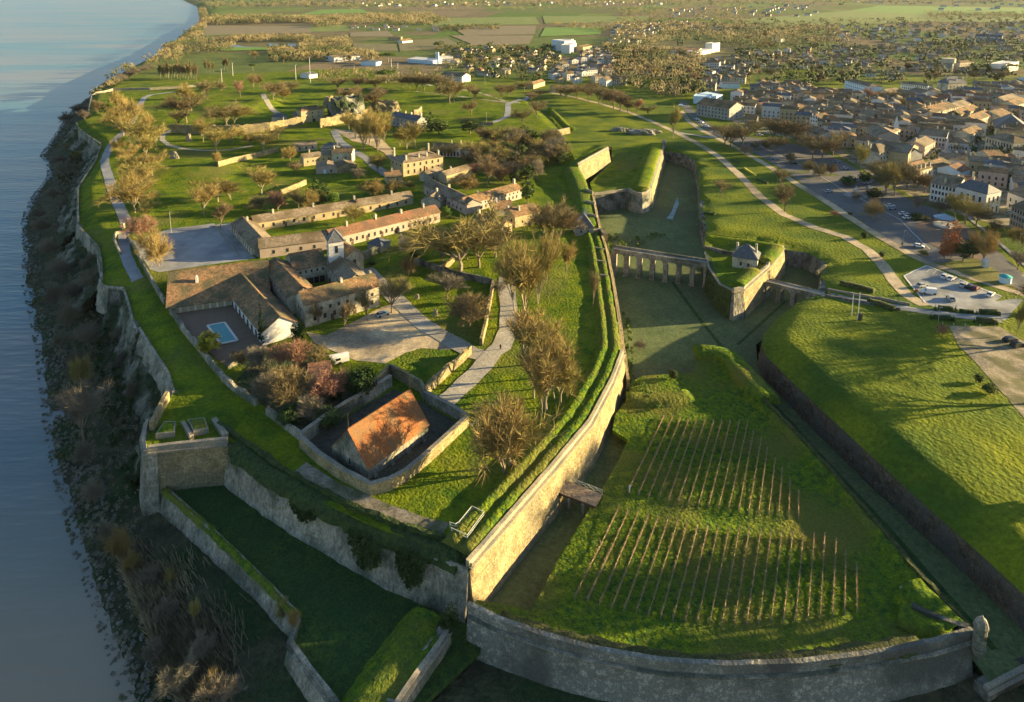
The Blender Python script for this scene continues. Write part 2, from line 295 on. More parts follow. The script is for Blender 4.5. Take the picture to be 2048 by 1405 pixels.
def fill(name, poly, m, zf=None, step=3, grid=6, extra=(), namp=.12, kind='structure', lab=None, surf=True, zbase=None, skirt=0, thin=None, xlim=None):
    """poly: 3D boundary; the inside is a fine grid laid out by picture spacing, heights by zf or from boundary and extra points"""
    P = [tuple(p) for p in poly]
    B = dens(P, step, True)
    pr = [proj(p) for p in B]
    x0, x1 = min(p[0] for p in pr), max(p[0] for p in pr); y0, y1 = min(p[1] for p in pr), max(p[1] for p in pr)
    if zbase is None: zbase = sum(p[2] for p in B)/len(B)
    ctl = [(p[0], p[1], p[2]) for p in B[::max(1, len(B)//160)]]+[tuple(e) for e in extra for _ in range(3)]
    CT = np.array(ctl, float)
    def zi(x, y):
        wt = 1/((x-CT[:, 0])**2+(y-CT[:, 1])**2+.5)**2
        return float((wt*CT[:, 2]).sum()/wt.sum())
    BA = np.array([(p[0], p[1]) for p in B]); BJ = np.roll(BA, 1, axis=0)
    def inb(x, y):
        c = (BA[:, 1] > y) != (BJ[:, 1] > y)
        xs = (BJ[c, 0]-BA[c, 0])*(y-BA[c, 1])/(BJ[c, 1]-BA[c, 1])+BA[c, 0]
        return bool((x < xs).sum() % 2)
    if xlim: x0, x1 = max(x0, xlim[0]), min(x1, xlim[1])
    pts = []; yy = y0
    while yy < y1:
        g = grid*max(.12, min(1, (yy+36)/700)) if thin is None else max(1.2, grid*thin(yy)); g = max(g, 2.6 if xlim else 1.0)
        xx = x0
        while xx < x1:
            p = W(xx+random.uniform(-.3, .3)*g, yy+random.uniform(-.3, .3)*g, zbase)
            if inb(p.x, p.y): pts.append((p.x, p.y))
            xx += g*(1.6 if yy < 150 else 1)
        yy += g*.8
    V2 = [Vector((p[0], p[1])) for p in B]; n = len(V2)
    ok = []
    for p in pts:
        d, _ = (1, 0)
        ok.append(p)
    V2 += [Vector(p) for p in ok]
    E = [(i, (i+1) % n) for i in range(n)]
    r = delaunay_2d_cdt(V2, E, [], 1, 1e-4)
    vs = []; ori = r[3]
    for i, v in enumerate(r[0]):
        o = [k for k in ori[i] if k < n]
        if o: vs.append((v.x, v.y, B[o[0]][2])); continue
        z = zf(v.x, v.y) if zf else zi(v.x, v.y)
        d = 9
        vs.append((v.x, v.y, z+nz(v.x, v.y, .12, namp)+nz(v.x, v.y, .6, namp*.35)))
    fs = [tuple(f) for f in r[2]]
    fs = [f if (vs[f[1]][0]-vs[f[0]][0])*(vs[f[2]][1]-vs[f[0]][1])-(vs[f[1]][1]-vs[f[0]][1])*(vs[f[2]][0]-vs[f[0]][0]) > 0 else f[::-1] for f in fs]
    if surf: SURF.append((vs, fs))
    V = list(vs); Fs = list(fs)
    if skirt:
        b0 = len(V); V += [(p[0], p[1], p[2]-.02) for p in B]+[(p[0], p[1], p[2]-skirt) for p in B]
        Fs += [(b0+i, b0+(i+1) % n, b0+n+(i+1) % n, b0+n+i) for i in range(n)]
    o = meshobj(name, V, Fs, m, smooth=True); clock(name+' %d' % len(V))
    if kind: o['kind'] = kind
    if lab: tag(o, *lab)
    return o

BANKPX = [(330, 1620), (262, 1420), (215, 1280), (165, 1130), (128, 1000), (100, 900), (88, 800), (75, 690), (60, 620), (48, 560), (50, 500), (46, 440), (62, 400),
          (98, 352), (95, 325), (82, 312), (110, 272), (130, 240), (150, 215), (176, 197), (184, 181), (240, 148), (310, 112), (345, 88), (362, 70), (388, 55), (402, 38), (394, 14), (360, -2), (300, -10), (200, -16)]
BANK = [tuple(W(x, y, -14)) for x, y in BANKPX]
# river
fill('river', [tuple(W(x, y, -14.02)) for x, y in ((-900, 1700), (420, 1700), (500, 1100), (350, 600), (300, 300), (440, 120), (560, 60), (560, -20), (-2500, -20), (-2500, 300))], M['water'], namp=0, grid=40, step=60, surf=False, zf=lambda x, y: -14.02)

# lower ground: river bank and the outer ditch (drops to the water)
def zlow(x, y):
    d, _ = line_d(x, y, BANK)
    return -14.3+.5*sm(d/2)+2.6*sm((d-2)/22)+1.5*sm((d-30)/30)*(1 if y > 110 else sm((y-60)/50))
LOW = BANK[:20]
lowpoly = [(p[0], p[1], -14.3) for p in LOW]+[tuple(W(*q)) for q in ((420, 190, -4), (520, 300, -4), (560, 500, -8), (700, 800, -10.5), (950, 1120, -10.5), (1350, 1250, -11), (1900, 1200, -11), (2300, 1260, -11), (2600, 1500, -11), (2600, 1750, -11), (330, 1750, -13.6))]
fill('riverbank', lowpoly, M['scrub'], zf=zlow, grid=10, namp=.35, step=5)

# broad moat floor
MOAT_Z = -8
moat = [tuple(W(x, y, MOAT_Z)) for x, y in ((1100, 1280), (1300, 1320), (1500, 1335), (1700, 1330), (1930, 1300), (1985, 1372), (2060, 1340), (2600, 1180), (2600, 1720), (2400, 1560), (2048, 1228), (1900, 1100), (1700, 925), (1600, 828), (1516, 738), (1512, 690), (1600, 622), (1680, 590),
        (1680, 520), (1600, 485), (1430, 490), (1408, 480), (1408, 330), (1370, 300), (1140, 300), (1120, 450), (1140, 700), (1100, 900), (960, 1150), (930, 1225))]
moat = [p for i, p in enumerate(moat) if i not in (7, 8)]
fill('moat_floor', moat, M['moat_grass'], zf=lambda x, y: MOAT_Z, grid=9, namp=.08, step=6)

# town, park and country: one sheet out to the far plain; its near edge is the crest of the counterscarp
CS = [(2400, 1530, -2), (2200, 1335, -2), (2048, 1190, -2), (1960, 1108, -2), (1860, 1020, -1.8), (1760, 928, -1.6), (1660, 836, -1.5), (1580, 760, -1.5), (1532, 712, -1.5), (1522, 690, -1.5), (1528, 668, -1.5), (1560, 632, -1.5),
      (1600, 602, -1.5), (1640, 590, -1), (1640, 552, -1), (1648, 535, -1), (1638, 518, -1), (1612, 505, -1), (1572, 500, -1), (1560, 492, -1), (1490, 478, -1), (1412, 468, -1), (1403, 440, -1), (1400, 400, -1), (1397, 350, -1), (1390, 322, -1), (1370, 310, -1), (1345, 304, -1), (1325, 302, -1)]
CSP = [tuple(W(*p)) for p in CS]
GL = [W(2048, 1000, 1), W(1850, 800, 1), W(1700, 690, 1), W(1620, 640, .8)]
BANKN = BANK[18:]; CSPN = CSP[:24]
def zland(x, y):
    d, _ = line_d(x, y, BANKN) if y > 330 else (999, 0)
    z = -14+14*sm(d/30)
    if y < 420 and x > 20:                # glacis: swells from the crest then falls gently towards the town
        dd, _ = line_d(x, y, CSPN); z += -1.4*(1-sm(dd/5)) + 2.3*sm(dd/8)*(1-sm((dd-10)/70))*(1-sm((y-185)/50))
    z += 5*sm((y-900)/500)*sm((x-250)/400)*.6
    return z
gp = CSP+[tuple(W(*q)) for q in ((1200, 292, 0), (1100, 320, 0), (900, 330, 0), (600, 320, 0), (330, 280, 0), (240, 235, 0), (215, 205, -10))]+[(p[0], p[1], -14.2) for p in BANK[19:]]+[tuple(W(q[0], q[1], 0)) for q in ((200, -19), (1024, -21), (4600, -21), (5200, 60), (4200, 500), (2900, 1000), (2560, 1500))]
fill('ground', gp, M['land'], zf=zland, grid=15, namp=.25, step=14, xlim=(-150, 2300))

# the citadel's plateau
PL = [(290, 893, 2), (455, 880, 2), (500, 915, 2), (560, 958, 2), (640, 1003, 2), (700, 1030, 2), (770, 1062, 2), (850, 1090, 2), (925, 1112, 2), (950, 1090, 2), (1020, 1018, 2), (1110, 922, 2), (1180, 838, 2.2), (1225, 752, 2.4), (1246, 700, 2.6), (1238, 640, 3),
      (1224, 560, 3.5), (1212, 500, 4), (1200, 465, 4.5), (1192, 430, 5), (1184, 392, 6), (1176, 370, 6.5), (1155, 330, 7), (1140, 305, 6), (1128, 278, 4), (1110, 250, 3), (1060, 205, 2), (1000, 186, 1.5), (900, 176, 1.5), (780, 172, 2), (620, 176, 2), (500, 180, 2), (350, 184, 2), (235, 188, 2), (190, 189, 2),
      (182, 194, 2), (176, 214, 2), (174, 236, 2), (150, 246, 2), (156, 258, 2), (178, 274, 2), (200, 290, 2), (192, 320, 2), (166, 360, 2), (155, 378, 2), (156, 420, 2), (158, 446, 2), (172, 470, 2), (193, 490, 2), (200, 530, 2), (200, 562, 2), (216, 578, 2), (246, 580, 2), (256, 612, 2), (278, 658, 2), (306, 708, 2), (334, 752, 2), (344, 790, 2), (322, 826, 2), (296, 866, 2)]
PLP = [tuple(W(*p)) for p in PL]
hills = [  # photo point, height there, radius
    (340, 330, 6, 26), (400, 340, 7, 26), (330, 380, 4, 18), (460, 222, 9, 24), (520, 212, 9.5, 18), (420, 215, 8, 20), (545, 205, 8, 10), (340, 235, 6, 22), (300, 165, 5, 12),
    (700, 300, 4.5, 30), (650, 420, 4, 30), (900, 400, 4.5, 30), (850, 330, 4.5, 30), (1000, 420, 4.5, 25), (650, 560, 3.6, 30), (800, 680, 3, 28), (1000, 650, 3, 20), (1050, 330, 2, 18), (900, 240, 3, 30), (760, 240, 4.5, 20)]
HB = [(W(a, b, 4), z, r) for a, b, z, r in hills]
PLPC = PLP+[PLP[0]]
def zplat(x, y):
    z = 2.4+1.6*sm((y-150)/80)
    for c, hz, r in HB:
        d = math.hypot(x-c.x, y-c.y); t = sm(1-d/(r*1.5)); z = z*(1-t)+hz*t
    d, ze = line_d(x, y, PLPC)
    t = sm(d/7); return ze*(1-t)+z*t
fill('citadel_lawn', PLP, M['lawn'], zf=zplat, grid=6.5, namp=.16, step=3, skirt=2)

# ravelin carrying the little vineyard
RZ = -4
RVF = [(935, 1218, -3), (1000, 1250, -3), (1100, 1285, -3), (1200, 1312, -3), (1330, 1334, -3), (1450, 1341, -3), (1600, 1336, -3), (1750, 1318, -3), (1870, 1294, -3), (1946, 1270, -3)]
RVR = [(1946, 1270, -3), (1900, 1222, -3), (1830, 1150, -3), (1765, 1070, -3), (1700, 993, -3), (1640, 925, -3), (1575, 855, -3), (1515, 795, -3), (1470, 745, -3), (1440, 714, -3)]
RVL = [(1440, 714, -3), (1392, 716, -4), (1388, 745, -4), (1340, 748, -4.5), (1285, 752, -4.5), (1262, 765, -4.5), (1252, 800, -4.5), (1230, 830, -4.5), (1225, 860, -4.5), (1256, 880, -4.5), (1240, 915, -4.5), (1200, 985, -4.5), (1165, 1040, -4.5), (1120, 1110, -4.5), (1085, 1180, -4.5), (1062, 1222, -4.5), (1010, 1210, -4), (955, 1200, -3.5)]
rv = [tuple(W(*p)) for p in RVF+RVR[1:]+RVL[1:]]
rvc = rv+[rv[0]]
def zrav(x, y):
    d, ze = line_d(x, y, rvc); t = sm(d/5); return ze*(1-t)+(RZ-.2)*t
fill('vineyard_ground', rv, M['rough_grass'], zf=zrav, grid=7, namp=.2, step=2.5, skirt=1)
# narrow ditch under the curtain wall
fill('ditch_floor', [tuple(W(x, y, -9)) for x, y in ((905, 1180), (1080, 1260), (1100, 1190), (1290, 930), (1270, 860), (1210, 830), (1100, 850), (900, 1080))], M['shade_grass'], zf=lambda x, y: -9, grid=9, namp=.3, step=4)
# false-braye: sunken green terrace between scarp and outer low wall
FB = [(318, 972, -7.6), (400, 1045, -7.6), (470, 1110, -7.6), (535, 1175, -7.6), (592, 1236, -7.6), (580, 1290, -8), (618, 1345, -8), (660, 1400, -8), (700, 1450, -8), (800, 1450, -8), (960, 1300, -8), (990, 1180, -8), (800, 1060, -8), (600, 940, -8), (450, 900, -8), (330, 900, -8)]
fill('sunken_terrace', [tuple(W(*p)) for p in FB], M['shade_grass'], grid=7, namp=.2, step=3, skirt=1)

def surface():
    V = []; Fc = []
    for vs, fs in SURF:
        n = len(V); V += vs; Fc += [tuple(i+n for i in f) for f in fs]
    return BVHTree.FromPolygons(V, Fc)
BVH = surface()
CAMP = Vector((0, 0, H))
def G(px, py):                          # the spot of ground a photo point shows
    h = BVH.ray_cast(CAMP, ray(px, py).normalized())
    return h[0] if h[0] else W(px, py, 0)
def gz(x, y):
    h = BVH.ray_cast(Vector((x, y, 90)), Vector((0, 0, -1)))
    return h[0].z if h[0] else -14.2
def drape(name, px, m, off=.06, g=5, kind='structure', lab=None):      # thin paved or bare sheet following the ground
    B = [G(*p) for p in px]
    zb = sum(p.z for p in B)/len(B)
    D = dens([tuple(b) for b in B], 2.5 if B[0].y < 500 else 8, True); pr = [proj(p) for p in D]; n = len(D)
    V2 = [Vector(p[:2]) for p in D]
    x0, x1 = min(p[0] for p in pr), max(p[0] for p in pr); y0, y1 = min(p[1] for p in pr), max(p[1] for p in pr)
    y = y0
    while y < y1:
        gg = max(1.2, g*min(1, (y+36)/400)); x = x0
        while x < x1:
            p = W(x, y, zb)
            if inside(p.x, p.y, D): V2.append(Vector((p.x, p.y)))
            x += gg
        y += gg*.7
    r = delaunay_2d_cdt(V2, [(i, (i+1) % n) for i in range(n)], [], 1, 1e-4)
    vs = [(v.x, v.y, gz(v.x, v.y)+off) for v in r[0]]
    fs = [tuple(f) for f in r[2]]
    fs = [f if (vs[f[1]][0]-vs[f[0]][0])*(vs[f[2]][1]-vs[f[0]][1])-(vs[f[1]][1]-vs[f[0]][1])*(vs[f[2]][0]-vs[f[0]][0]) > 0 else f[::-1] for f in fs]
    o = meshobj(name, vs, fs, m, smooth=True)
    if kind: o['kind'] = kind
    if lab: tag(o, *lab)
    return o
def track(name, px, width, m, off=.08, kind='structure', lab=None):    # a path of even width
    P = dens([tuple(G(*p)) for p in px], 2.0 if px[0][1] > 150 else 8)
    vs = []; fs = []; k = max(1, int(width/1.2)); n = len(P)
    for i, p in enumerate(P):
        a = Vector(P[max(0, i-2)]); b = Vector(P[min(n-1, i+2)]); d = (b-a); d.z = 0; d.normalize(); s = Vector((d.y, -d.x, 0))
        ww = width*(1+.12*noise.noise(Vector((p[0]*.2, p[1]*.2, 0))))
        for j in range(k+1):
            q = Vector(p)+s*ww*(j/k-.5); vs.append((q.x, q.y, gz(q.x, q.y)+off))
    for i in range(n-1):
        for j in range(k): a = i*(k+1)+j; fs.append((a, a+1, a+k+2, a+k+1)[::-1])
    o = meshobj(name, vs, fs, m, smooth=True)
    if kind: o['kind'] = kind
    if lab: tag(o, *lab)
    return o
# ---------------------------------------------------------------- walls, banks, bridges
def offs(pl, side):                     # outward unit normals with mitred corners
    n = len(pl); out = []
    for i in range(n):
        d = Vector((0, 0, 0))
        for a, b in ((i-1, i), (i, i+1)):
            if 0 <= a and b < n:
                e = Vector(pl[b])-Vector(pl[a]); e.z = 0
                if e.length > 1e-6: d += e.normalized()
        if d.length < 1e-6: d = Vector((1, 0, 0))
        d.normalize(); out.append(Vector((d.y, -d.x, 0))*side)
    return out
def smoothn(ns, k):
    for _ in range(k): ns = [ns[0]]+[((ns[i-1]+ns[i]+ns[i+1])/3).normalized() for i in range(1, len(ns)-1)]+[ns[-1]]
    return ns
def loft(name, pl, prof, side, m, parent=None, rough=0., smooth=False, caps=True, ragged=0, sn=0, rs=.5):
    """sweep a profile [(outward, height)] along a 3D line"""
    ns = smoothn(offs(pl, side), sn); V = []; Fc = []; k = len(prof); L = 0
    for i, p in enumerate(pl):
        for j, (o, h) in enumerate(prof):
            q = Vector(p)+ns[i]*o; q.z = p[2]+h
            if rough:
                f = noise.noise(Vector((q.x*rs, q.y*rs, q.z*rs)))+.5*noise.noise(Vector((q.x*rs*2.7, q.y*rs*2.7, q.z*rs*2.7)))
                q += ns[i]*rough*f
                if ragged: q.z += ragged*noise.noise(Vector((q.x*.35, q.y*.35, j*.0+9)))
            V.append(q)
    for i in range(len(pl)-1):
        for j in range(k-1):
            a = i*k+j; f = (a, a+1, a+k+1, a+k); Fc.append(f if side < 0 else f[::-1])
    if caps: Fc += [tuple(range(k)), tuple(range((len(pl)-1)*k, len(pl)*k))[::-1]]
    return meshobj(name, V, Fc, m, parent, smooth)
def PX(l, z=None): return [tuple(W(p[0], p[1], p[2] if len(p) > 2 else z)) for p in l]
def scarp(name, label, T, zb, side=1, batter=.16, m='stone', cordon=True, par=1.1, group=None, thick=2.2, step=2.0, rough=.18, cm='coping', cat='rampart wall'):
    """battered fortress wall with string course and parapet"""
    P = dens(PX(T), step); c = P[len(P)//2]; e = empty(name, (c[0], c[1], zb)); tag(e, label, cat, group)
    rel = [(p[0]-c[0], p[1]-c[1], p[2]-zb) for p in P]
    h = max(p[2] for p in P)-zb; n = max(3, int(h/1.1)); ns = offs(rel, side); V = []; Fc = []
    rows = n+1
    for i, p in enumerate(rel):
        hh = p[2]
        for j in range(rows):
            t = j/n; q = Vector(p)+ns[i]*(batter*hh*t); q.z = hh*(1-t)
            q += ns[i]*rough*(noise.noise(Vector((q.x*.7, q.y*.7, q.z*.9)))+.6*noise.noise(Vector((q.x*2, q.y*2, q.z*2)))) * (1 if j else .3)
            V.append(q)
        q = Vector(p)-ns[i]*thick; q.z = hh; V.append(q); q2 = q.copy(); q2.z = hh-2.5; V.append(q2)
    k = rows+2
    order = [rows+1, rows]+list(range(rows))
    for i in range(len(rel)-1):
        for a, b in zip(order, order[1:]):
            f = (i*k+a, i*k+b, (i+1)*k+b, (i+1)*k+a); Fc.append(f[::-1] if side > 0 else f)
    Fc += [tuple(order), tuple((len(rel)-1)*k+x for x in order)[::-1]]
    meshobj('wall', V, Fc, M[m], e)
    if cordon: loft('cordon', rel, [(.02, -.4), (.5, -.32), (.55, 0), (.02, .06)], side, M[cm], e, .04)
    if par: loft('parapet', rel, [(-.05, .0), (.05, par), (-.7, par+.12), (-.75, 0)], side, M[cm if par < 1.5 else m], e, .06, ragged=.12)
    return e
def lowwall(name, label, T, h, thick=.6, m='stone_grey', group=None, cat='wall', ragged=.25, z=None, cap=None, side=1, base=None, step=1.6, sink=.6, rough=.12):
    """free-standing wall following the ground"""
    if base is not None: P = dens(PX(T, base), step)
    else: P = dens([tuple(G(*p[:2])) for p in T], step)
    c = P[len(P)//2]; rel = [(p[0]-c[0], p[1]-c[1], p[2]-c[2]) for p in P]
    a = thick/2; pr = [(a+.08, -sink), (a+.03, h*.5), (a, h), (-a, h), (-a-.03, h*.5), (-a-.08, -sink)]
    if cap:
        e = empty(name, c); tag(e, label, cat, group); loft('wall', rel, pr, side, M[m], e, rough, ragged=ragged)
        loft('coping', rel, [(a+.12, h-.05), (a+.12, h+.12), (-a-.12, h+.12), (-a-.12, h-.05)], side, M[cap], e, .03, ragged=ragged); return e
    o = loft(name, rel, pr, side, M[m], None, rough, ragged=ragged); o.location = c
    return tag(o, label, cat, group)
def bank(name, T, prof, side=1, m='rough_grass', rough=.35, step=1.5, sn=2, kind='structure', lab=None, z=None, ground=False, ragged=.2):
    P = dens([tuple(G(*p[:2])) for p in T], step) if ground else dens(PX(T, z), step)
    o = loft(name, P, prof, side, M[m], None, rough, True, ragged=ragged, sn=sn)
    if kind: o['kind'] = kind
    if lab: tag(o, *lab)
    return o
def arch_bridge(name, label, a, b, width, n, zb, m, par=.9, pier=1.0, rise=.55, top=.9, parm=None):
    a = Vector(a); b = Vector(b); d = b-a; L = d.length; d.normalize(); s = Vector((d.y, -d.x, 0)).normalized()
    e = empty(name, (a.x, a.y, zb)); tag(e, label, 'bridge'); O = Vector((a.x, a.y, zb))
    def pt(t, sd, z): p = a+d*t+s*sd-O; return (p.x, p.y, z-zb if z is not None else 0)
    zt = lambda t: a.z+(b.z-a.z)*t/L
    mb = MB()
    mb.add([pt(0, -width/2, a.z), pt(L, -width/2, b.z), pt(L, width/2, b.z), pt(0, width/2, a.z), pt(0, -width/2, a.z-.4), pt(L, -width/2, b.z-.4), pt(L, width/2, b.z-.4), pt(0, width/2, a.z-.4)],
           [(0, 3, 2, 1), (4, 5, 6, 7), (0, 1, 5, 4), (2, 3, 7, 6)])
    mb.build('deck', M['gravel'], e)
    bay = L/n; ar = MB()
    for i in range(n):
        t0, t1 = i*bay+pier/2, (i+1)*bay-pier/2; r = (t1-t0)/2; tc = (t0+t1)/2; K = 12; pts = []
        for k in range(K+1):
            an = math.pi*k/K; pts.append((tc-r*math.cos(an), zt(tc)-top-r*rise*1.6+r*rise*1.6*math.sin(an)))
        for k in range(K):
            (ta, za), (tb, zb2) = pts[k], pts[k+1]
            vs = []
            for w_ in (-width/2+.02, width/2-.02): vs += [pt(ta, w_, za), pt(tb, w_, zb2), pt(tb, w_, zt(tb)-.38), pt(ta, w_, zt(ta)-.38)]
            ar.add(vs, [(0, 1, 2, 3), (7, 6, 5, 4), (0, 4, 5, 1)])
    ar.build('arches', M[m], e)
    for i in range(n+1):
        t = i*bay; p = MB(); z1 = zt(t)-.38-(0)
        for t_, w_ in ((pier, width-.04),):
            c = a+d*t-O; ang = math.atan2(d.y, d.x); p.box((c.x, c.y, 0), (t_, w_, z1-zb), ang); p.box((c.x, c.y, 0), (t_+.3, w_+.9, min(1.2, z1-zb)), ang)
        p.build('pier', M[m], e)
    for sd in (-1, 1):
        p = MB(); c = [pt(0, sd*(width/2-.2), a.z), pt(L, sd*(width/2-.2), b.z)]
        vs = []
        for t, z in ((0, a.z), (L, b.z)):
            for w_, hh in ((width/2+.04, -.3), (width/2+.04, par), (width/2-.36, par), (width/2-.36, .01)): vs.append(pt(t, sd*w_, z+hh))
        p.add(vs, [(0, 1, 5, 4), (1, 2, 6, 5), (2, 3, 7, 6), (0, 3, 2, 1), (4, 5, 6, 7)]); p.build('parapet', M[parm or m], e)
    return e
def railing(name, label, pts, h=1.1, gap=2.0, m='rail', rails=(1.05, .55), t=.09, group=None, cross=False):
    c = pts[0]; e = empty(name, c); tag(e, label, 'railing', group); n = 0; rb = MB()
    for a, b in zip(pts, pts[1:]):
        a = Vector(a)-Vector(c); b = Vector(b)-Vector(c); k = max(1, round((b-a).length/gap))
        for i in range(k+(1 if (Vector(c)+b-Vector(pts[-1])).length < .01 else 0)):
            p = a.lerp(b, i/k); pm = MB(); pm.box((p.x, p.y, p.z-.15), (t*1.5, t*1.5, h+.2)); pm.build('post', M[m], e)
            if cross and i < k:
                q = a.lerp(b, (i+1)/k); rb.bar(p+Vector((0, 0, .15)), q+Vector((0, 0, h-.1)), t*.7); rb.bar(q+Vector((0, 0, .15)), p+Vector((0, 0, h-.1)), t*.7)
        for z in rails: rb.bar(a+Vector((0, 0, z)), b+Vector((0, 0, z)), t)
    rb.build('rail', M[m], e); return e

# ---------------------------------------------------------------- buildings
_u = MB(); _u.box((0, 0, 0), (1, 1, 1)); 
UNIT = {}
def unit(k, m):
    if (k, m) not in UNIT: UNIT[(k, m)] = _u.mesh(k, M[m])
    return UNIT[(k, m)]
def bld(name, label, A, B, zg, he, depth, hr, roof='gable', wall='ochre', rm='tile', win=(), chim=(), cat='building', group=None, over=.35, plan=None, hipin=None):
    if plan: a, ang, L = plan
    else:
        a = W(A[0], A[1], zg+he); b = W(B[0], B[1], zg+he); L = (b-a).length; ang = math.atan2(b.y-a.y, b.x-a.x)
    e = empty(name, (a.x, a.y, zg), ang); tag(e, label, cat, group)
    D = depth; wm = MB(); rf = MB(); t = .18; o = over
    def slab(pts, th=t):
        n = len(pts); wmv = [tuple(p) for p in pts]+[(p[0], p[1], p[2]-th) for p in pts]
        rf.add(wmv, [tuple(range(n)), tuple(range(n, 2*n))[::-1]]+[(i, n+i, n+(i+1) % n, (i+1) % n) for i in range(n)])
    if roof in ('gable', 'gablex', 'mono', 'monoback'):
        base = [(0, 0, -1.5), (L, 0, -1.5), (L, D, -1.5), (0, D, -1.5), (0, 0, he), (L, 0, he), (L, D, he), (0, D, he)]
        f = [(0, 1, 5, 4), (2, 3, 7, 6)] if roof == 'gable' else [(1, 2, 6, 5), (3, 0, 4, 7)]
        if roof == 'gable':
            base += [(0, D/2, he+hr), (L, D/2, he+hr)]; wm.add(base, f+[(1, 2, 6, 9, 5), (3, 0, 4, 8, 7)])
            sl = hr/(D/2)
            slab([(-o, -o, he-o*sl+t), (L+o, -o, he-o*sl+t), (L+o, D/2, he+hr+t), (-o, D/2, he+hr+t)])
            slab([(L+o, D+o, he-o*sl+t), (-o, D+o, he-o*sl+t), (-o, D/2, he+hr+t), (L+o, D/2, he+hr+t)])
            for i in range(int((L+2*o)/.9)): rf.bar((-o+i*.9, D/2, he+hr+t+.06), (-o+(i+1)*.9-.04, D/2, he+hr+t+.06), .3, .2)
        elif roof == 'gablex':
            base += [(L/2, 0, he+hr), (L/2, D, he+hr)]; wm.add(base, f+[(0, 1, 5, 8, 4), (2, 3, 7, 9, 6)])
            sl = hr/(L/2)
            slab([(-o, D+o, he-o*sl+t), (-o, -o, he-o*sl+t), (L/2, -o, he+hr+t), (L/2, D+o, he+hr+t)])
            slab([(L+o, -o, he-o*sl+t), (L+o, D+o, he-o*sl+t), (L/2, D+o, he+hr+t), (L/2, -o, he+hr+t)])
            for i in range(int((D+2*o)/.9)): rf.bar((L/2, -o+i*.9, he+hr+t+.06), (L/2, -o+(i+1)*.9-.04, he+hr+t+.06), .3, .2)
        else:
            z0, z1 = (he, he+hr) if roof == 'mono' else (he+hr, he)
            base = [(0, 0, -1.5), (L, 0, -1.5), (L, D, -1.5), (0, D, -1.5), (0, 0, z0), (L, 0, z0), (L, D, z1), (0, D, z1)]
            wm.add(base, [(0, 1, 5, 4), (1, 2, 6, 5), (2, 3, 7, 6), (3, 0, 4, 7)]); sl = (z1-z0)/D
            slab([(-o, -o, z0-o*sl+t), (L+o, -o, z0-o*sl+t), (L+o, D+o, z1+o*sl+t), (-o, D+o, z1+o*sl+t)])
    elif roof == 'hip':
        wm.add([(0, 0, -1.5), (L, 0, -1.5), (L, D, -1.5), (0, D, -1.5), (0, 0, he), (L, 0, he), (L, D, he), (0, D, he)], [(0, 1, 5, 4), (1, 2, 6, 5), (2, 3, 7, 6), (3, 0, 4, 7)])
        i = hipin or min(L, D)*.48; zr = he+hr+t; ze = he+t-.1
        if L >= D: r0, r1 = (i, D/2, zr), (L-i, D/2, zr)
        else: r0, r1 = (L/2, i, zr), (L/2, D-i, zr)
        c = [(-o, -o, ze), (L+o, -o, ze), (L+o, D+o, ze), (-o, D+o, ze)]; n = len(rf.v)
        rf.add(c+[r0, r1]+[(p[0], p[1], p[2]-t) for p in c], ([(0, 1, 5, 4), (1, 2, 5), (2, 3, 4, 5), (3, 0, 4)] if L >= D else [(0, 1, 4), (1, 2, 5, 4), (2, 3, 5), (3, 0, 4, 5)])+[(0, 6, 7, 1), (1, 7, 8, 2), (2, 8, 9, 3), (3, 9, 6, 0), (9, 8, 7, 6)])
        for p, q in ((c[0], r0), (c[1], r1 if L >= D else r0), (c[2], r1), (c[3], r0 if L >= D else r1), (r0, r1)): rf.bar(p, q, .22, .16)
    elif roof == 'flat':
        wm.add([(0, 0, -1.5), (L, 0, -1.5), (L, D, -1.5), (0, D, -1.5), (0, 0, he+.3), (L, 0, he+.3), (L, D, he+.3), (0, D, he+.3)], [(0, 1, 5, 4), (1, 2, 6, 5), (2, 3, 7, 6), (3, 0, 4, 7)])
        rf.add([(.2, .2, he), (L-.2, .2, he), (L-.2, D-.2, he), (.2, D-.2, he)], [(0, 1, 2, 3)])
        for p, q in (((0, .1), (L, .1)), ((L-.1, .2), (L-.1, D-.2)), ((L, D-.1), (0, D-.1)), ((.1, D-.2), (.1, .2))): rf.bar((*p, he+.36), (*q, he+.36), .26, .14)
    wm.build('wall', M[wall], e); ro = rf.build('roof', M[rm], e)
    for c in chim:
        fx, fy = c[0]*L, c[1]*D; ch = c[2] if len(c) > 2 else 1.2
        if roof == 'gable': zr = he+hr*(1-abs(fy-D/2)/(D/2))
        elif roof == 'gablex': zr = he+hr*(1-abs(fx-L/2)/(L/2))
        elif roof == 'hip': zr = he+hr*.55
        elif roof == 'mono': zr = he+hr*fy/D
        else: zr = he
        cm = MB(); cm.box((fx, fy, zr-.8), (.75, 1.1, ch+1)); cm.box((fx, fy, zr+ch+.2), (.9, 1.25, .14)); cm.cone((fx, fy-.25, zr+ch+.34), .13, .1, .35, 6); cm.cone((fx, fy+.25, zr+ch+.34), .13, .1, .35, 6)
        q = cm.build('chimney', M['cream' if len(c) < 4 else c[3]], ro)
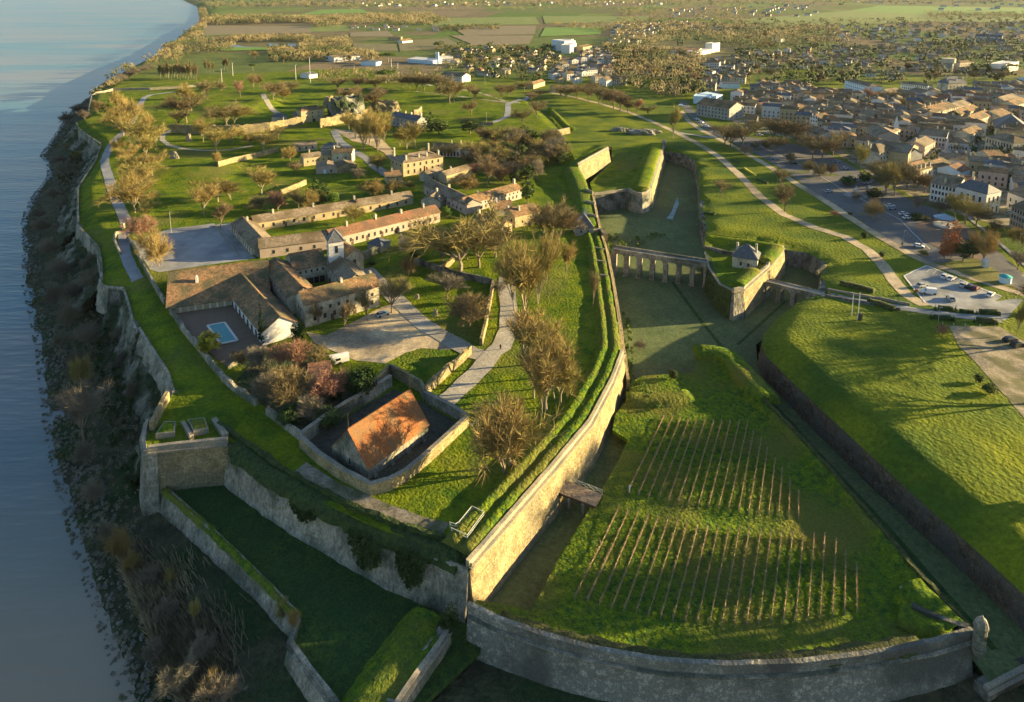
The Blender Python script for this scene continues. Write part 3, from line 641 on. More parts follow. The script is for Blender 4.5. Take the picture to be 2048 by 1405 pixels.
    for wv in win:                      # (side, n, sill, width, height, from, to[, what])
        sd, n, z, ww, hh, f0, f1 = wv[:7]; what = wv[7] if len(wv) > 7 else 'window'
        mk = wv[8] if len(wv) > 8 else ('glass' if what == 'window' else 'wood_dark')
        for k in range(n):
            f = f0+(f1-f0)*(k+.5)/n
            if sd == 'f': p = (f*L, -.0, z); r = 0
            elif sd == 'b': p = (f*L, D, z); r = 0
            elif sd == 'l': p = (0, f*D, z); r = R(90)
            else: p = (L, f*D, z); r = R(90)
            inst(what, unit(what, mk), e, p, r, (ww, .1, hh))
            if what == 'window' and hh > 1.3 and mk == 'glass' and cat != 'far':
                inst('sill', unit('sill', 'cream'), e, (p[0], p[1], p[2]-.12), r, (ww+.3, .26, .12))
    return e

def ridgeb(name, label, Fp, Bp, zr, width, zg, hr, *r, **k):
    f = W(Fp[0], Fp[1], zr); b = W(Bp[0], Bp[1], zr); d = b-f; ang = math.atan2(d.y, d.x)-R(90); a = f-Vector((math.cos(ang), math.sin(ang), 0))*width/2
    return bld(name, label, None, None, zg, zr-zg-hr, d.length, hr, 'gablex', *r, plan=(a, ang, width), **k)
# labels told apart by their order in the photograph
ORD = ['first', 'second', 'third', 'fourth', 'fifth', 'sixth', 'seventh', 'eighth', 'ninth', 'tenth', 'eleventh', 'twelfth', 'thirteenth', 'fourteenth', 'fifteenth', 'sixteenth', 'seventeenth', 'eighteenth', 'nineteenth', 'twentieth']
def nth(i):
    if i < 20: return ORD[i]
    t = ['twenty', 'thirty', 'forty', 'fifty', 'sixty', 'seventy', 'eighty', 'ninety'][(i+1)//10-2]
    u = (i+1) % 10
    return (t[:-1]+'ieth') if u == 0 else t+'-'+ORD[u-1]
ZN = {}
def zone(o, desc, where, px=None):      # desc: what it is; where: 'of the ... '
    if px is None: px = proj(o.location)[0]
    ZN.setdefault((desc, where), []).append((px, o)); return o
def finish_zones():
    for (desc, where), l in ZN.items():
        l.sort(key=lambda t: t[0]); n = len(l)
        for i, (_, o) in enumerate(l):
            if n == 1: o['label'] = f"{desc} {where}"
            elif i == 0: o['label'] = f"{desc}, leftmost {where}"
            elif i == n-1 and n > 2: o['label'] = f"{desc}, rightmost {where}"
            else: o['label'] = f"{desc}, {nth(i)} from left {where}"

# ---------------------------------------------------------------- trees
def grow(seed, H_, n0, spread, th, levels=4, kids=4, twigs=7, tl=.09, tw=.012, multi=1, lean=.0, up=.25, droop=0, r0=.022, t0=.22):
    rnd = random.Random(seed); wood = MB(); cr = MB()
    def rib(a, b, w):
        d = (b-a).normalized(); s = d.cross(Vector((rnd.uniform(-1, 1), rnd.uniform(-1, 1), rnd.uniform(-1, 1)))).normalized()*w
        cr.add([a-s, a+s, b], [(0, 1, 2)])
    def tube(a, b, ra, rb, tgt, n):
        d = (b-a).normalized(); u = d.orthogonal().normalized(); v = d.cross(u); vs = []
        for p, r in ((a, ra), (b, rb)):
            vs += [p+(u*math.cos(2*math.pi*k/n)+v*math.sin(2*math.pi*k/n))*r for k in range(n)]
        tgt.add(vs, [(k, (k+1) % n, n+(k+1) % n, n+k) for k in range(n)])
    def br(p, d, L, r, lv):
        q = p
        seg = 3 if lv < 2 else 2
        pts = [p]
        for s in range(seg):
            d = (d+Vector((rnd.gauss(0, .1), rnd.gauss(0, .1), rnd.gauss(0, .06)+up*.25-droop*lv*.1))).normalized()
            q = p+d*(L/seg); tube(p, q, r*(1-s/seg*.4), r*(1-(s+1)/seg*.4), wood if lv <= 1 else cr, 6 if lv == 0 else (5 if lv == 1 else 3)); p = q; pts.append(p)
            if lv >= 2:
                for _ in range(twigs//2):
                    dd = (d*.7+Vector((rnd.gauss(0, .6), rnd.gauss(0, .6), rnd.gauss(.15, .4)))).normalized(); rib(p-d*(L/seg)*rnd.random(), p+dd*H_*tl*rnd.uniform(.6, 1.2), H_*tw*.6)
        if lv >= levels-1:
            for _ in range(twigs):
                dd = (d*.6+Vector((rnd.gauss(0, .6), rnd.gauss(0, .6), rnd.gauss(.1, .5)))).normalized(); rib(p-d*L*.3*rnd.random(), p+dd*H_*tl*rnd.uniform(.6, 1.3), H_*tw*.5)
            return
        nk = kids if lv else n0
        for k in range(nk):
            an = 2*math.pi*(k+rnd.random()*.7)/nk; sp = spread*rnd.uniform(.6, 1.25)*(1 if lv == 0 else .9)
            u = d.orthogonal().normalized(); v = d.cross(u)
            nd = (d*math.cos(sp)+(u*math.cos(an)+v*math.sin(an))*math.sin(sp)+Vector((0, 0, up*.3))).normalized()
            st = pts[-1] if (lv == 0 and k < 2) or rnd.random() < .4 else pts[rnd.randrange(1, len(pts))]
            br(st, nd, L*rnd.uniform(.55, .9)*(1.0 if lv else th), r*(.6 if lv < 2 else .5), lv+1)
    for s in range(multi):
        a = 2*math.pi*s/max(1, multi); l = lean if multi > 1 else 0
        br(Vector((0, 0, -.03*H_)), Vector((l*math.cos(a), l*math.sin(a), 1)).normalized(), H_*t0, H_*r0, 0)
    # normalise to unit height
    mz = max(v[2] for v in cr.v); wx = sorted(abs(v[0]) for v in cr.v)[int(len(cr.v)*.985)]
    k = 1/mz
    for b in (wood, cr): b.v = [(x*k, y*k, z*k) for x, y, z in b.v]
    return wood, cr, wx*k
def leafball(seed, blobs, n, s, flat=.0):
    rnd = random.Random(seed); cr = MB(); tot = sum(b[3]**2 for b in blobs)
    for bx, by, bz, r, rz in blobs:
        cl = [(rnd.gauss(0, 1), rnd.gauss(0, 1), rnd.gauss(0, 1)) for _ in range(max(6, int(n*r*r/tot/18)))]
        for c in cl:
            q = Vector(c).normalized(); rr = r*(rnd.random()**.25)
            cc = Vector((bx+q.x*rr, by+q.y*rr, bz+q.z*rr*rz/r)); cs = r*.22*rnd.uniform(.6, 1.3)
            for _ in range(18):
                g = Vector((rnd.gauss(0, .5), rnd.gauss(0, .5), rnd.gauss(0, .4)))*cs; nrm = (q+Vector((rnd.gauss(0, .5), rnd.gauss(0, .5), rnd.gauss(.25, .5)))).normalized()
                u = nrm.orthogonal().normalized(); v = nrm.cross(u); a = s*rnd.uniform(.6, 1.3); p = cc+g
                cr.add([p+u*a, p+v*a*.8, p-u*a, p-v*a*.8], [(0, 1, 2, 3)])
    return cr
def trunkmb(h, r): m = MB(); m.cone((0, 0, -.03), r, r*.55, h+.03, 6); return m
KIND = {}
def reg(k, wood, cr, wm, cm, wid): KIND[k] = (wood.mesh('trunk', M[wm]) if wood else None, cr.mesh('crown', M[cm]), wid)
_t = [grow(1, 12, 6, .54, 1.3, 5, 3, 7, tw=.0038, tl=.09, r0=.013, up=.22, t0=.15), grow(2, 12, 6, .44, 1.4, 5, 3, 7, up=.26, tw=.0038, tl=.09, r0=.012, t0=.13), grow(3, 14, 5, .34, 1.35, 5, 3, 7, multi=2, lean=.1, up=.22, tw=.0036, tl=.08, r0=.011, t0=.18), grow(4, 10, 6, .70, 1.7, 5, 3, 8, up=.14, droop=.05, tw=.0042, tl=.11, r0=.012, t0=.10)]
def fam(k, i, wm, cm): reg(k, _t[i][0], _t[i][1], wm, cm, _t[i][2])
fam('gold1', 0, 'bark_pale', 'twig_gold'); fam('gold2', 1, 'bark_pale', 'twig_gold'); fam('gold3', 2, 'bark_pale', 'twig_gold'); fam('gold4', 3, 'bark', 'twig_gold')
fam('brown1', 0, 'bark', 'twig_brown'); fam('brown2', 1, 'bark', 'twig_brown'); fam('brown3', 2, 'bark', 'twig_brown'); fam('brown4', 3, 'bark', 'twig_brown')
fam('grey1', 0, 'bark', 'twig_grey'); fam('grey2', 1, 'bark', 'twig_grey'); fam('grey4', 3, 'bark', 'twig_grey'); fam('red4', 3, 'bark', 'twig_red'); fam('red2', 1, 'bark', 'twig_red')
_b = grow(9, 6, 9, .7, 2.2, 4, 5, 10, tl=.14, tw=.008, up=.3, r0=.012); reg('bush_gold', _b[0], _b[1], 'bark', 'twig_gold', _b[2]); reg('bush_brown', _b[0], _b[1], 'bark', 'twig_brown', _b[2]); reg('bush_grey', _b[0], _b[1], 'bark', 'twig_grey', _b[2]); reg('bush_red', _b[0], _b[1], 'bark', 'twig_red', _b[2])
_p = grow(11, 12, 9, .16, 1.9, 3, 5, 16, tl=.07, up=.5, r0=.012); reg('poplar', _p[0], _p[1], 'bark_pale', 'twig_brown', _p[2])
reg('evergreen', trunkmb(.4, .03), leafball(21, [(0, 0, .6, .3, .36), (.14, .08, .5, .2, .2), (-.13, -.06, .55, .2, .24), (0, -.1, .38, .2, .2)], 2600, .022), 'bark', 'leaf_dark', .34)
reg('shrub', trunkmb(.3, .03), leafball(22, [(0, 0, .5, .42, .44), (.2, .1, .42, .25, .25), (-.2, -.1, .4, .25, .25)], 2200, .035), 'bark', 'leaf_green', .5)
reg('yellow_shrub', trunkmb(.3, .03), leafball(23, [(0, 0, .5, .45, .42), (.25, .1, .45, .25, .25), (-.25, .1, .45, .28, .25)], 2600, .035), 'bark', 'leaf_yellow', .55)
reg('dark_shrub', trunkmb(.3, .03), leafball(24, [(0, 0, .5, .45, .46), (.2, -.2, .4, .25, .25)], 2200, .035), 'bark', 'leaf_dark', .5)
reg('cypress', trunkmb(.2, .02), leafball(25, [(0, 0, .15+.1*i, .085*(1-.09*i), .1) for i in range(9)], 2200, .015), 'bark', 'leaf_dark', .09)
reg('cone', trunkmb(.2, .03), leafball(26, [(0, 0, .12+.11*i, .30*(1-.12*i), .1) for i in range(8)], 2200, .02), 'bark', 'leaf_dark', .28)
reg('rust', trunkmb(.2, .02), leafball(27, [(0, 0, .2+.1*i, .16*(1-.09*i), .1) for i in range(8)], 2600, .014), 'bark', 'leaf_rust', .15)
reg('pine', trunkmb(.7, .03), leafball(28, [(0, 0, .82, .40, .13), (.2, .1, .8, .25, .1), (-.2, -.1, .85, .25, .1)], 2200, .025), 'bark', 'leaf_green', .42)
def tree(px, py, ptop, kind, wide=None, z=None, name=None, far=False):
    """base and top row in the photograph; wide = crown width there"""
    p = G(px, py) if z is None else W(px, py, z)
    h = height_to(p, ptop); tm, cm, wid = KIND[kind]
    s = Vector(p)-CAMP; sc_ = F/(s.y*CP-s.z*SP); wk = 1 if wide is None else max(.5, min(2.6, 1.0*(wide/sc_/2)/(wid*h)))
    nm = name or ('shrub' if 'shrub' in kind or 'bush' in kind else 'tree')
    rz = random.uniform(0, 6.28); S = (h*wk, h*wk, h)
    e = empty(nm, p, rz); e['category'] = nm
    if tm: inst('trunk', tm, e, (0, 0, 0), 0, S)
    inst('crown', cm, e, (0, 0, 0), 0, S)
    return e
def stree(x, y, h, kind, wk=1, name='tree'):
    tm, cm, wid = KIND[kind]; e = empty(name, (x, y, gz(x, y)), random.uniform(0, 6.28)); e['category'] = name; S = (h*wk, h*wk, h)
    if tm: inst('trunk', tm, e, (0, 0, 0), 0, S)
    inst('crown', cm, e, (0, 0, 0), 0, S); return e
# ---------------------------------------------------------------- the fortress
c_ = None
# scarps of the citadel, south-west spur round to the east curtain
scarp('rampart_wall', 'short sunlit rampart wall facing the viewer below the grassy gun embrasures', [(296, 905, 2), (312, 903, 2), (455, 888, 2)], -8.5, batter=.08, m='stone', par=1.3)
scarp('rampart_wall', 'broad buttress end of the spur bastion falling to the river path', [(292, 845, 1.8), (284, 880, 1.8), (288, 908, 1.8), (314, 905, 1.8)], -12.8, batter=.12, m='stone_grey', par=.8)
scarp('rampart_wall', 'long pale ruined scarp wall with ivy hanging over its upper half', [(455, 889, 1.6), (510, 935, 1), (560, 973, .6), (640, 1018, .4), (700, 1052, .2), (770, 1088, .4), (850, 1112, 1), (937, 1136, 2)], -8.5, batter=.18, m='stone_grey', par=0, rough=.4, cordon=False)
scarp('rampart_wall', 'tall golden sunlit curtain wall rising above the narrow ditch and footbridge', [(938, 1136, 2), (1020, 1042, 2), (1113, 934, 2), (1182, 850, 2.1), (1226, 766, 2.3), (1247, 708, 2.5)], -9.3, batter=.14, m='stone', par=1.3)
scarp('rampart_wall', 'upper curtain wall running north from the corner to the stepped grass traverses', [(1247.6, 707, 2.5), (1240, 645, 3), (1227, 565, 3.4), (1215, 505, 3.9), (1203, 468, 4.3), (1194, 430, 4.8), (1187, 394, 5.2)], -8, batter=.1, m='stone', par=.9, cm='stone')
# earth banks carried by the curtain
bank('rampart_bank', [(945, 1112, 3), (1020, 1024, 3), (1110, 922, 3), (1178, 840, 3), (1224, 755, 3.2), (1243, 700, 3.4), (1236, 640, 3.7), (1222, 560, 4), (1210, 500, 4.4), (1198, 462, 4.8)],
     [(.0, -2.0), (.0, .1), (-1.2, .55), (-2.2, .75), (-2.9, .2), (-3.5, .15), (-4.2, .9), (-5.4, 1.0), (-6.4, .4), (-7.8, -1.2), (-8.6, -2.6)], rough=.3, step=1.2, sn=3)
bank('rampart_bank', [(1196, 452, 5), (1190, 425, 5.2), (1184, 396, 5.6), (1172, 362, 6.5), (1158, 336, 7.2)], [(.0, -3), (.0, .1), (-1.5, .5), (-4, .7), (-7, .6), (-9, -1), (-10, -3)], rough=.25, step=1.2, sn=3)
for i, (a, b) in enumerate([((1178, 494), (1208, 499)), ((1181, 520), (1212, 525)), ((1184, 548), (1217, 553)), ((1168, 378), (1186, 384)), ((1170, 402), (1190, 406)), ((1175, 428), (1194, 432))]):
    z = [4.9, 4.7, 4.5, 7, 6.6, 6.2][i]
    zone(lowwall('traverse_wall', '', [a, b], .35, .5, 'coping', base=z, ragged=.05, sink=1.5, group='cross walls on the stepped rampart'), 'low stone cross wall on the grass rampart', 'of six', px=a[1])
# the west front above the river
def westwall(label, T, zb, m='stone_grey', bat=.18, par=.8, rough=.45): scarp('rampart_wall', label, T, zb, batter=bat, m=m, par=par, cordon=False, rough=rough, cm='stone_grey')
westwall('river wall with a bright flaking face beside the dark cliff hollow', [(152, 452, 2), (172, 474, 2), (195, 498, 2), (201, 530, 2), (201, 562, 2)], -6)
westwall('pale trapezoid rampart end standing at the notch above the river', [(197, 560, 2), (200, 572, 2), (217, 579, 2)], -7, par=.5)
westwall('recessed rampart wall over the dark notch in the cliff', [(218, 579, 2), (246, 581, 2)], -8, 'stone_dark', .02)
westwall('tall leaning rock-faced wall below the paved lane edge', [(246, 582, 2), (255, 612, 2), (264, 650, 2), (272, 668, 2)], -9, 'cliff', .3, .5, .9)
westwall('peeling grey river wall above the dark gully, bright plaster patches', [(276, 660, 2), (290, 684, 2), (306, 708, 2), (334, 752, 2), (344, 788, 2)], -8.5, 'stone_grey', .22, .6, .9)
westwall('long rampart parapet beside the grass terrace above the scrubby cliff', [(201, 292, 2), (190, 324, 2), (166, 360, 2), (155, 378, 2), (154, 420, 2), (155, 448, 2)], -7, 'stone_dark', .15)
westwall('curving rampart wall at the northern river terrace', [(152, 247, 2), (158, 260, 2), (178, 275, 2), (200, 289, 2)], -7, 'stone_grey', .15)
westwall('north-western corner bastion wall with sunlit coping', [(236, 186, 2.5), (215, 186, 2.5), (190, 188, 2.5), (182, 192, 2.5), (178, 214, 2.2), (175, 236, 2)], -6, 'stone_grey', .1, .9)
lowwall('parapet', 'long thin sunlit parapet running east from the river corner bastion', [(190, 188), (215, 184), (226, 180), (300, 179), (360, 176), (402, 172)], 1.6, 1.2, 'coping', base=2.5)
# sunlit wing wall on the cliff edge, embrasure blocks
lowwall('cliff_edge_wall', 'narrow golden wing wall climbing the cliff edge by the embrasures', [(336, 800), (318, 834), (304, 862)], 2.4, .9, 'stone', base=2)
def block(label, T, z, h, m='stone'):
    P = PX(T, z); c = P[0]; e = empty('embrasure_merlon', c); tag(e, label, 'merlon', 'grass-topped merlons at the spur')
    pts = [(p[0]-c[0], p[1]-c[1]) for p in P]; mb = MB(); mb.prism(pts, -.8, h); mb.build('masonry', M['coping'], e)
    cx = sum(p[0] for p in pts)/len(pts); cy = sum(p[1] for p in pts)/len(pts)
    g = MB(); q = [(cx+(p[0]-cx)*.86, cy+(p[1]-cy)*.86) for p in pts]; n = len(q)
    g.add([(*p, h+.01) for p in q]+[(cx+(p[0]-cx)*.6, cy+(p[1]-cy)*.6, h+.45) for p in q], [(i, (i+1) % n, n+(i+1) % n, n+i) for i in range(n)]+[tuple(range(n, 2*n))]); g.build('turf', M['rough_grass'], e); return e
block('left grass-topped stone merlon on the spur bastion', [(312, 880), (350, 876), (352, 854), (330, 854)], 2, 1.5)
block('right grass-topped stone merlon on the spur bastion', [(388, 874), (418, 868), (410, 846), (376, 850)], 2, 1.5)
lowwall('embrasure_cheek', 'slanted pale stone cheek between the two grass-topped merlons', [(366, 852), (384, 880)], 1.3, .8, 'coping', base=2)
lowwall('embrasure_cheek', 'broken pale stone cheek at the start of the scarp path', [(428, 846), (452, 878)], 1.3, 1.2, 'coping', base=2)
# hedge-topped wall along the scarp path
lowwall('path_wall', 'ivy-topped low wall following the worn path above the ruined scarp', [(436, 850), (500, 895), (560, 938), (640, 985), (700, 1015), (770, 1043), (850, 1070), (920, 1090)], 1.0, .9, 'ivy', ragged=.5, rough=.5)
bank('ivy_slope', [(470, 888, 2), (540, 944, 2), (600, 976, 2), (660, 1010, 1.6), (720, 1040, 1.2), (780, 1062, 1.6), (850, 1086, 1.8), (925, 1112, 2)], [(.1, .3), (-1, .7), (2.4, -.8)][:0] or [(2.6, -1.6), (2.0, -.5), (1.0, .2), (-.5, .6), (-1.8, .3), (-2.6, -.6)], m='ivy', rough=.9, sn=2, kind=None, lab=('dark ivy mass draped along the top of the ruined scarp wall', 'ivy', None, 'stuff'))
def ivypatch(label, cx, cy, z, w_, h_, seed, side_n=(-.55, -.83)):
    rnd = random.Random(seed); mb = MB(); c = W(cx, cy, z); nx, ny = side_n; tx, ty = -ny, nx
    for _ in range(900):
        a = rnd.uniform(-1, 1); b = rnd.random()
        if b > 1-abs(a)*.55+rnd.uniform(-.15, .15): continue
        px_, pz = a*w_/2, -b*h_; o = .35+.4*rnd.random()+.16*b*h_
        p = Vector((px_*tx+nx*o, px_*ty+ny*o, pz)); u = Vector((rnd.gauss(0, 1), rnd.gauss(0, 1), rnd.gauss(0, 1))).normalized(); v = u.orthogonal().normalized(); s = rnd.uniform(.15, .4)
        mb.add([p+u*s, p+v*s, p-u*s, p-v*s], [(0, 1, 2, 3)])
    o = mb.build('ivy', M['ivy']); o.location = c; tag(o, label, 'ivy')
ivypatch('broad dark ivy curtain hanging between the pale scarp patches', 735, 1075, 1, 9, 6, 1)
ivypatch('ivy tongue splitting the pale scarp left of the corner tower bend', 826, 1105, 1.4, 7, 6.5, 2)
ivypatch('ivy overhang where the ruined scarp starts near the path', 610, 1002, 1, 8, 4, 3)
ivypatch('ivy tuft crowning the sharp meeting corner of both scarps', 934, 1118, 2.6, 2.5, 2.5, 4)
# false-braye outer wall
scarp('rampart_wall', 'outer low wall along the sunken green terrace, grey weathered face', [(320, 975, -7.4), (400, 1048, -7.4), (470, 1113, -7.4), (535, 1178, -7.4), (592, 1238, -7.4)], -13, batter=.3, m='stone_grey', par=.7, rough=.35, cm='stone_grey', thick=.9)
scarp('rampart_wall', 'stepped corner and lower stretch of the outer terrace wall', [(592, 1239, -7.4), (578, 1292, -7.8), (618, 1348, -7.8), (665, 1408, -7.8), (700, 1460, -7.8)], -13.4, batter=.3, m='stone_grey', par=.8, rough=.35, cm='stone_grey', thick=.9)
bank('hedge_bank', [(325, 985, -7.3), (400, 1052, -7.3), (470, 1118, -7.3), (535, 1184, -7.3), (590, 1240, -7.3)], [(.3, 0), (.0, .5), (-.6, .9), (-1.2, .5), (-1.6, -.3)], m='rough_grass', rough=.5, kind=None, lab=('weedy grass fringe growing on the outer terrace wall', 'grass', None, 'stuff'))
# grass-topped traverse in the ditch, bottom centre
tv = PX([(845, 1215, -6.5), (868, 1245, -5.8), (880, 1290, -5.2), (840, 1345, -5.2), (795, 1412, -5.2), (760, 1470, -5.2), (640, 1470, -6), (690, 1412, -6), (735, 1350, -6), (790, 1275, -6)])
fill('traverse_top', tv, M['rough_grass'], grid=5, namp=.3, step=2, skirt=2)
scarp('traverse_side_wall', 'shaded wall of the grassy traverse with a thin sunlit coping', [(760, 1472, -5.4), (796, 1413, -5.4), (842, 1345, -5.4), (884, 1288, -5.4), (900, 1262, -5.6)], -13, batter=.12, m='stone_grey', par=.5)
bank('traverse_bank', [(700, 1420, -6), (745, 1350, -6), (800, 1275, -6), (840, 1222, -6.4)], [(-4.6, .5), (-3, 1.1), (-1, 1.0), (1, .3), (2.6, -1.6), (4, -2.6)][::-1], side=-1, rough=.5)
# ravelin front and side walls
scarp('ravelin_wall', 'long curving shaded ravelin wall with cordon along the bottom edge', [(p[0], p[1]+10, -3.2) for p in RVF], -13.5, batter=.12, m='stone_speck', par=1.9, thick=1.5, cm='stone_grey', cat='ravelin wall')
lowwall('ravelin_hedge_wall', 'thin overgrown parapet between the vineyard and the grassy moat', [(1942, 1262), (1900, 1220), (1830, 1148), (1765, 1068), (1700, 991), (1640, 923), (1575, 853), (1515, 793)], 1.1, .8, 'hedge_brown', base=-2.9, ragged=.4, rough=.4, cap=None)
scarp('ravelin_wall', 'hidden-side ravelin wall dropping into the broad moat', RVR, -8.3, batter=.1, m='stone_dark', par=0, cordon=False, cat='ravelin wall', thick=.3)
bank('ravelin_bank', RVR[1:-1], [(.3, -.4), (.3, .5), (-.4, .9), (-1.3, .7), (-2.2, -.3)], side=1, sn=2)
bank('ravelin_bank', [(1840, 1168, -3), (1870, 1200, -3), (1905, 1235, -3), (1930, 1258, -3)], [(.1, -.5), (.3, 1), (-.4, 1.3), (-3.2, 1.2), (-5, .3), (-6.5, -1.3)], side=-1, sn=1)
bank('ravelin_bank', [(1905, 1265, -3), (1870, 1258, -3), (1830, 1240, -3), (1800, 1225, -3)][::-1], [(-3, -.8), (-2, .6), (0, 1.1), (1.5, .9), (2.6, -.6)], sn=1)
lowwall('embrasure_cheek', 'dark stone slot leading to the corner watchtower', [(1822, 1220), (1880, 1246), (1936, 1266)], 1.2, .9, 'stone_dark', base=-2.8)
bank('front_hedge', [(1000, 1242, -3), (1100, 1277, -3), (1200, 1304, -3), (1330, 1327, -3), (1450, 1334, -3), (1600, 1328, -3), (1750, 1310, -3), (1840, 1293, -3)], [(.9, -.6), (1.0, .3), (.2, .9), (-1.2, .8), (-2, .1), (-2.4, -.5)], m='hedge_brown', rough=.8, sn=1, kind=None, ragged=.5, lab=('dark ragged bramble hedge behind the curving ravelin parapet', 'hedge', None, 'stuff'))
# lit rampart blocks at the head of the ravelin
bank('ravelin_bank', [(1392, 718, -4), (1420, 717, -3.6), (1444, 724, -3.2), (1470, 757, -3), (1500, 790, -3), (1514, 806, -3)], [(.5, -.4), (.5, 1.2), (-.5, 1.9), (-3, 2.0), (-5.5, 1.6), (-6.8, .4), (-7.4, -1.2)], rough=.5, sn=4)
bank('ravelin_bank', [(1252, 800, -4.2), (1290, 803, -4.2), (1340, 802, -4.2), (1378, 795, -4.4)], [(-3, -.2), (-2, 1.2), (0, 1.7), (2, 1.3), (3, -.4)], rough=.4, sn=2)
lowwall('ditch_kerb', 'curved stone kerb under the lit grass hump at the moat edge', [(1250, 812), (1290, 815), (1340, 808)], .5, .5, 'stone_grey', base=-4.6)
lowwall('dam_wall', 'slender sunlit buttress wall crossing from the curtain corner', [(1247, 712), (1252, 745), (1256, 776)], 2.6, .8, 'stone', base=-5)
# watchtower on the ravelin corner
def watchtower(px, py, z, h, r, label, tail=True):
    p = W(px, py, z); e = empty('watchtower', p); tag(e, label, 'watchtower')
    b = MB(); b.cone((0, 0, 0), r, r, h*.62, 12); b.cone((0, 0, h*.62), r*1.15, r*1.15, h*.05, 12); b.build('turret', M['stone_grey'], e)
    d = MB(); n = 6
    for k in range(n): a0, a1 = k/n*math.pi/2, (k+1)/n*math.pi/2; d.cone((0, 0, h*.67+h*.24*math.sin(a0)), r*1.02*math.cos(a0), max(.05, r*1.02*math.cos(a1)), h*.24*(math.sin(a1)-math.sin(a0)), 12)
    d.cone((0, 0, h*.9), .12, .2, .3, 8); d.cone((0, 0, h*.9+.3), .2, .02, .25, 8); d.build('dome', M['stone_grey'], e)
    c = MB()
    for k in range(5): t0, t1 = k/5, (k+1)/5; c.cone((0, 0, -h*.45*(1-t0)), .15+r*1.05*t0**.7, .15+r*1.05*t1**.7, h*.09, 12)
    c.build('corbel', M['stone_grey'], e)
    for a in (-1.2,): ww = MB(); ww.box((math.cos(a)*r*.97, math.sin(a)*r*.97, h*.3), (.2, .3, .8), a); ww.build('window', M['dark'], e)
watchtower(1957, 1292, -3.4, 6.0, 1.0, 'domed stone watchtower corbelled out at the ravelin corner')
watchtower(1328, 292, 1, 4.6, 1.3, 'little domed watchtower at the tip of the northern bastion')
scarp('moat_end_wall', 'dark wall piece closing the moat at the lower right corner', [(1975, 1385, -8), (2050, 1345, -8), (2300, 1240, -8)], -13.5, batter=.1, m='stone_dark', par=.6)
# counterscarp
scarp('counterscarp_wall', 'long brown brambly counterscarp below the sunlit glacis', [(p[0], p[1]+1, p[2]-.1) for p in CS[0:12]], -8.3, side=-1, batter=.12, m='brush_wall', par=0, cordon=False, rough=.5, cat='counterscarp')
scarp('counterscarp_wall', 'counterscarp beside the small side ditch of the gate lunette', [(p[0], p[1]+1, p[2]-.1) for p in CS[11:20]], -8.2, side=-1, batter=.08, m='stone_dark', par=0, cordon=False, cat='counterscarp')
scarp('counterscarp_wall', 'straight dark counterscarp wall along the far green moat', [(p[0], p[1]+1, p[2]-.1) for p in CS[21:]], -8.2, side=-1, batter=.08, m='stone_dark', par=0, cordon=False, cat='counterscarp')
lowwall('parapet_end', 'short sunlit stone parapet end beside the lunette ditch', [(1634, 548), (1651, 533)], .9, .8, 'stone', base=-1)
# northern bastion
bas = PX([(1186, 388, 1), (1258, 379, 1), (1268, 386, 1), (1282, 389, 1), (1296, 385, 1), (1303, 374, 1), (1315, 335, 1), (1328, 293, 1), (1300, 287, 0), (1224, 292, 0), (1223, 324, -2), (1180, 366, -2)])
fill('bastion_ground', bas, M['lawn'], grid=5, namp=.1, step=2, skirt=1, extra=[W(1240, 340, -1.6), W(1260, 350, -1.2), W(1230, 360, -1.4)])
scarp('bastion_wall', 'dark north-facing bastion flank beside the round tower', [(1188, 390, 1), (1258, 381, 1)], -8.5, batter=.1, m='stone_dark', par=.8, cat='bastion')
scarp('bastion_wall', 'massive round stone tower end of the northern bastion', [(1257, 381, 1.2), (1264, 386, 1.2), (1273, 389.5, 1.2), (1284, 390, 1.2), (1294, 387, 1.2), (1301, 380, 1.2)], -8.5, batter=.16, m='stone_grey', par=1.0, step=1, cat='bastion')
scarp('bastion_wall', 'long sunlit outer wall of the northern bastion', [(1301, 380, 1.2), (1308, 355, 1.2), (1318, 322, 1.2), (1329, 290, 1.2)], -8.3, batter=.2, m='stone', par=.9, cat='bastion')
bank('rampart_bank', [(1298, 382, 1.4), (1306, 355, 1.4), (1316, 322, 1.4), (1325, 292, 1.4)], [(0, -1), (0, .9), (-1.2, 1.6), (-4.5, 1.8), (-7.5, 1.5), (-9.5, .3), (-11, -1.8)], rough=.25, sn=1, m='lawn')
wd = PX([(1155, 331, 7), (1217, 296, 7), (1214, 289, 6), (1190, 290, 4), (1140, 300, 5.5)])
fill('bastion_lawn', wd, M['lawn'], grid=5, namp=.05, step=2, skirt=3)
scarp('bastion_wall', 'bright trapezoid bastion wall lit gold above the inner green', [(1156, 331, 6.8), (1217, 297, 6.8)], -2.6, batter=.22, m='stone', par=1, cat='bastion')
scarp('bastion_wall', 'small sunlit end wall north of the bastion', [(1114, 262, 4), (1140, 256, 4)], -2, batter=.1, m='stone', par=.3, cat='bastion', cordon=False)
bank('north_bank', [(1095, 218, 2.5), (1112, 235, 2.8), (1128, 252, 3), (1140, 258, 3)], [(.2, -2.5), (.3, .4), (-1, 1), (-3, 1), (-5, -.4)], m='lawn', sn=1)
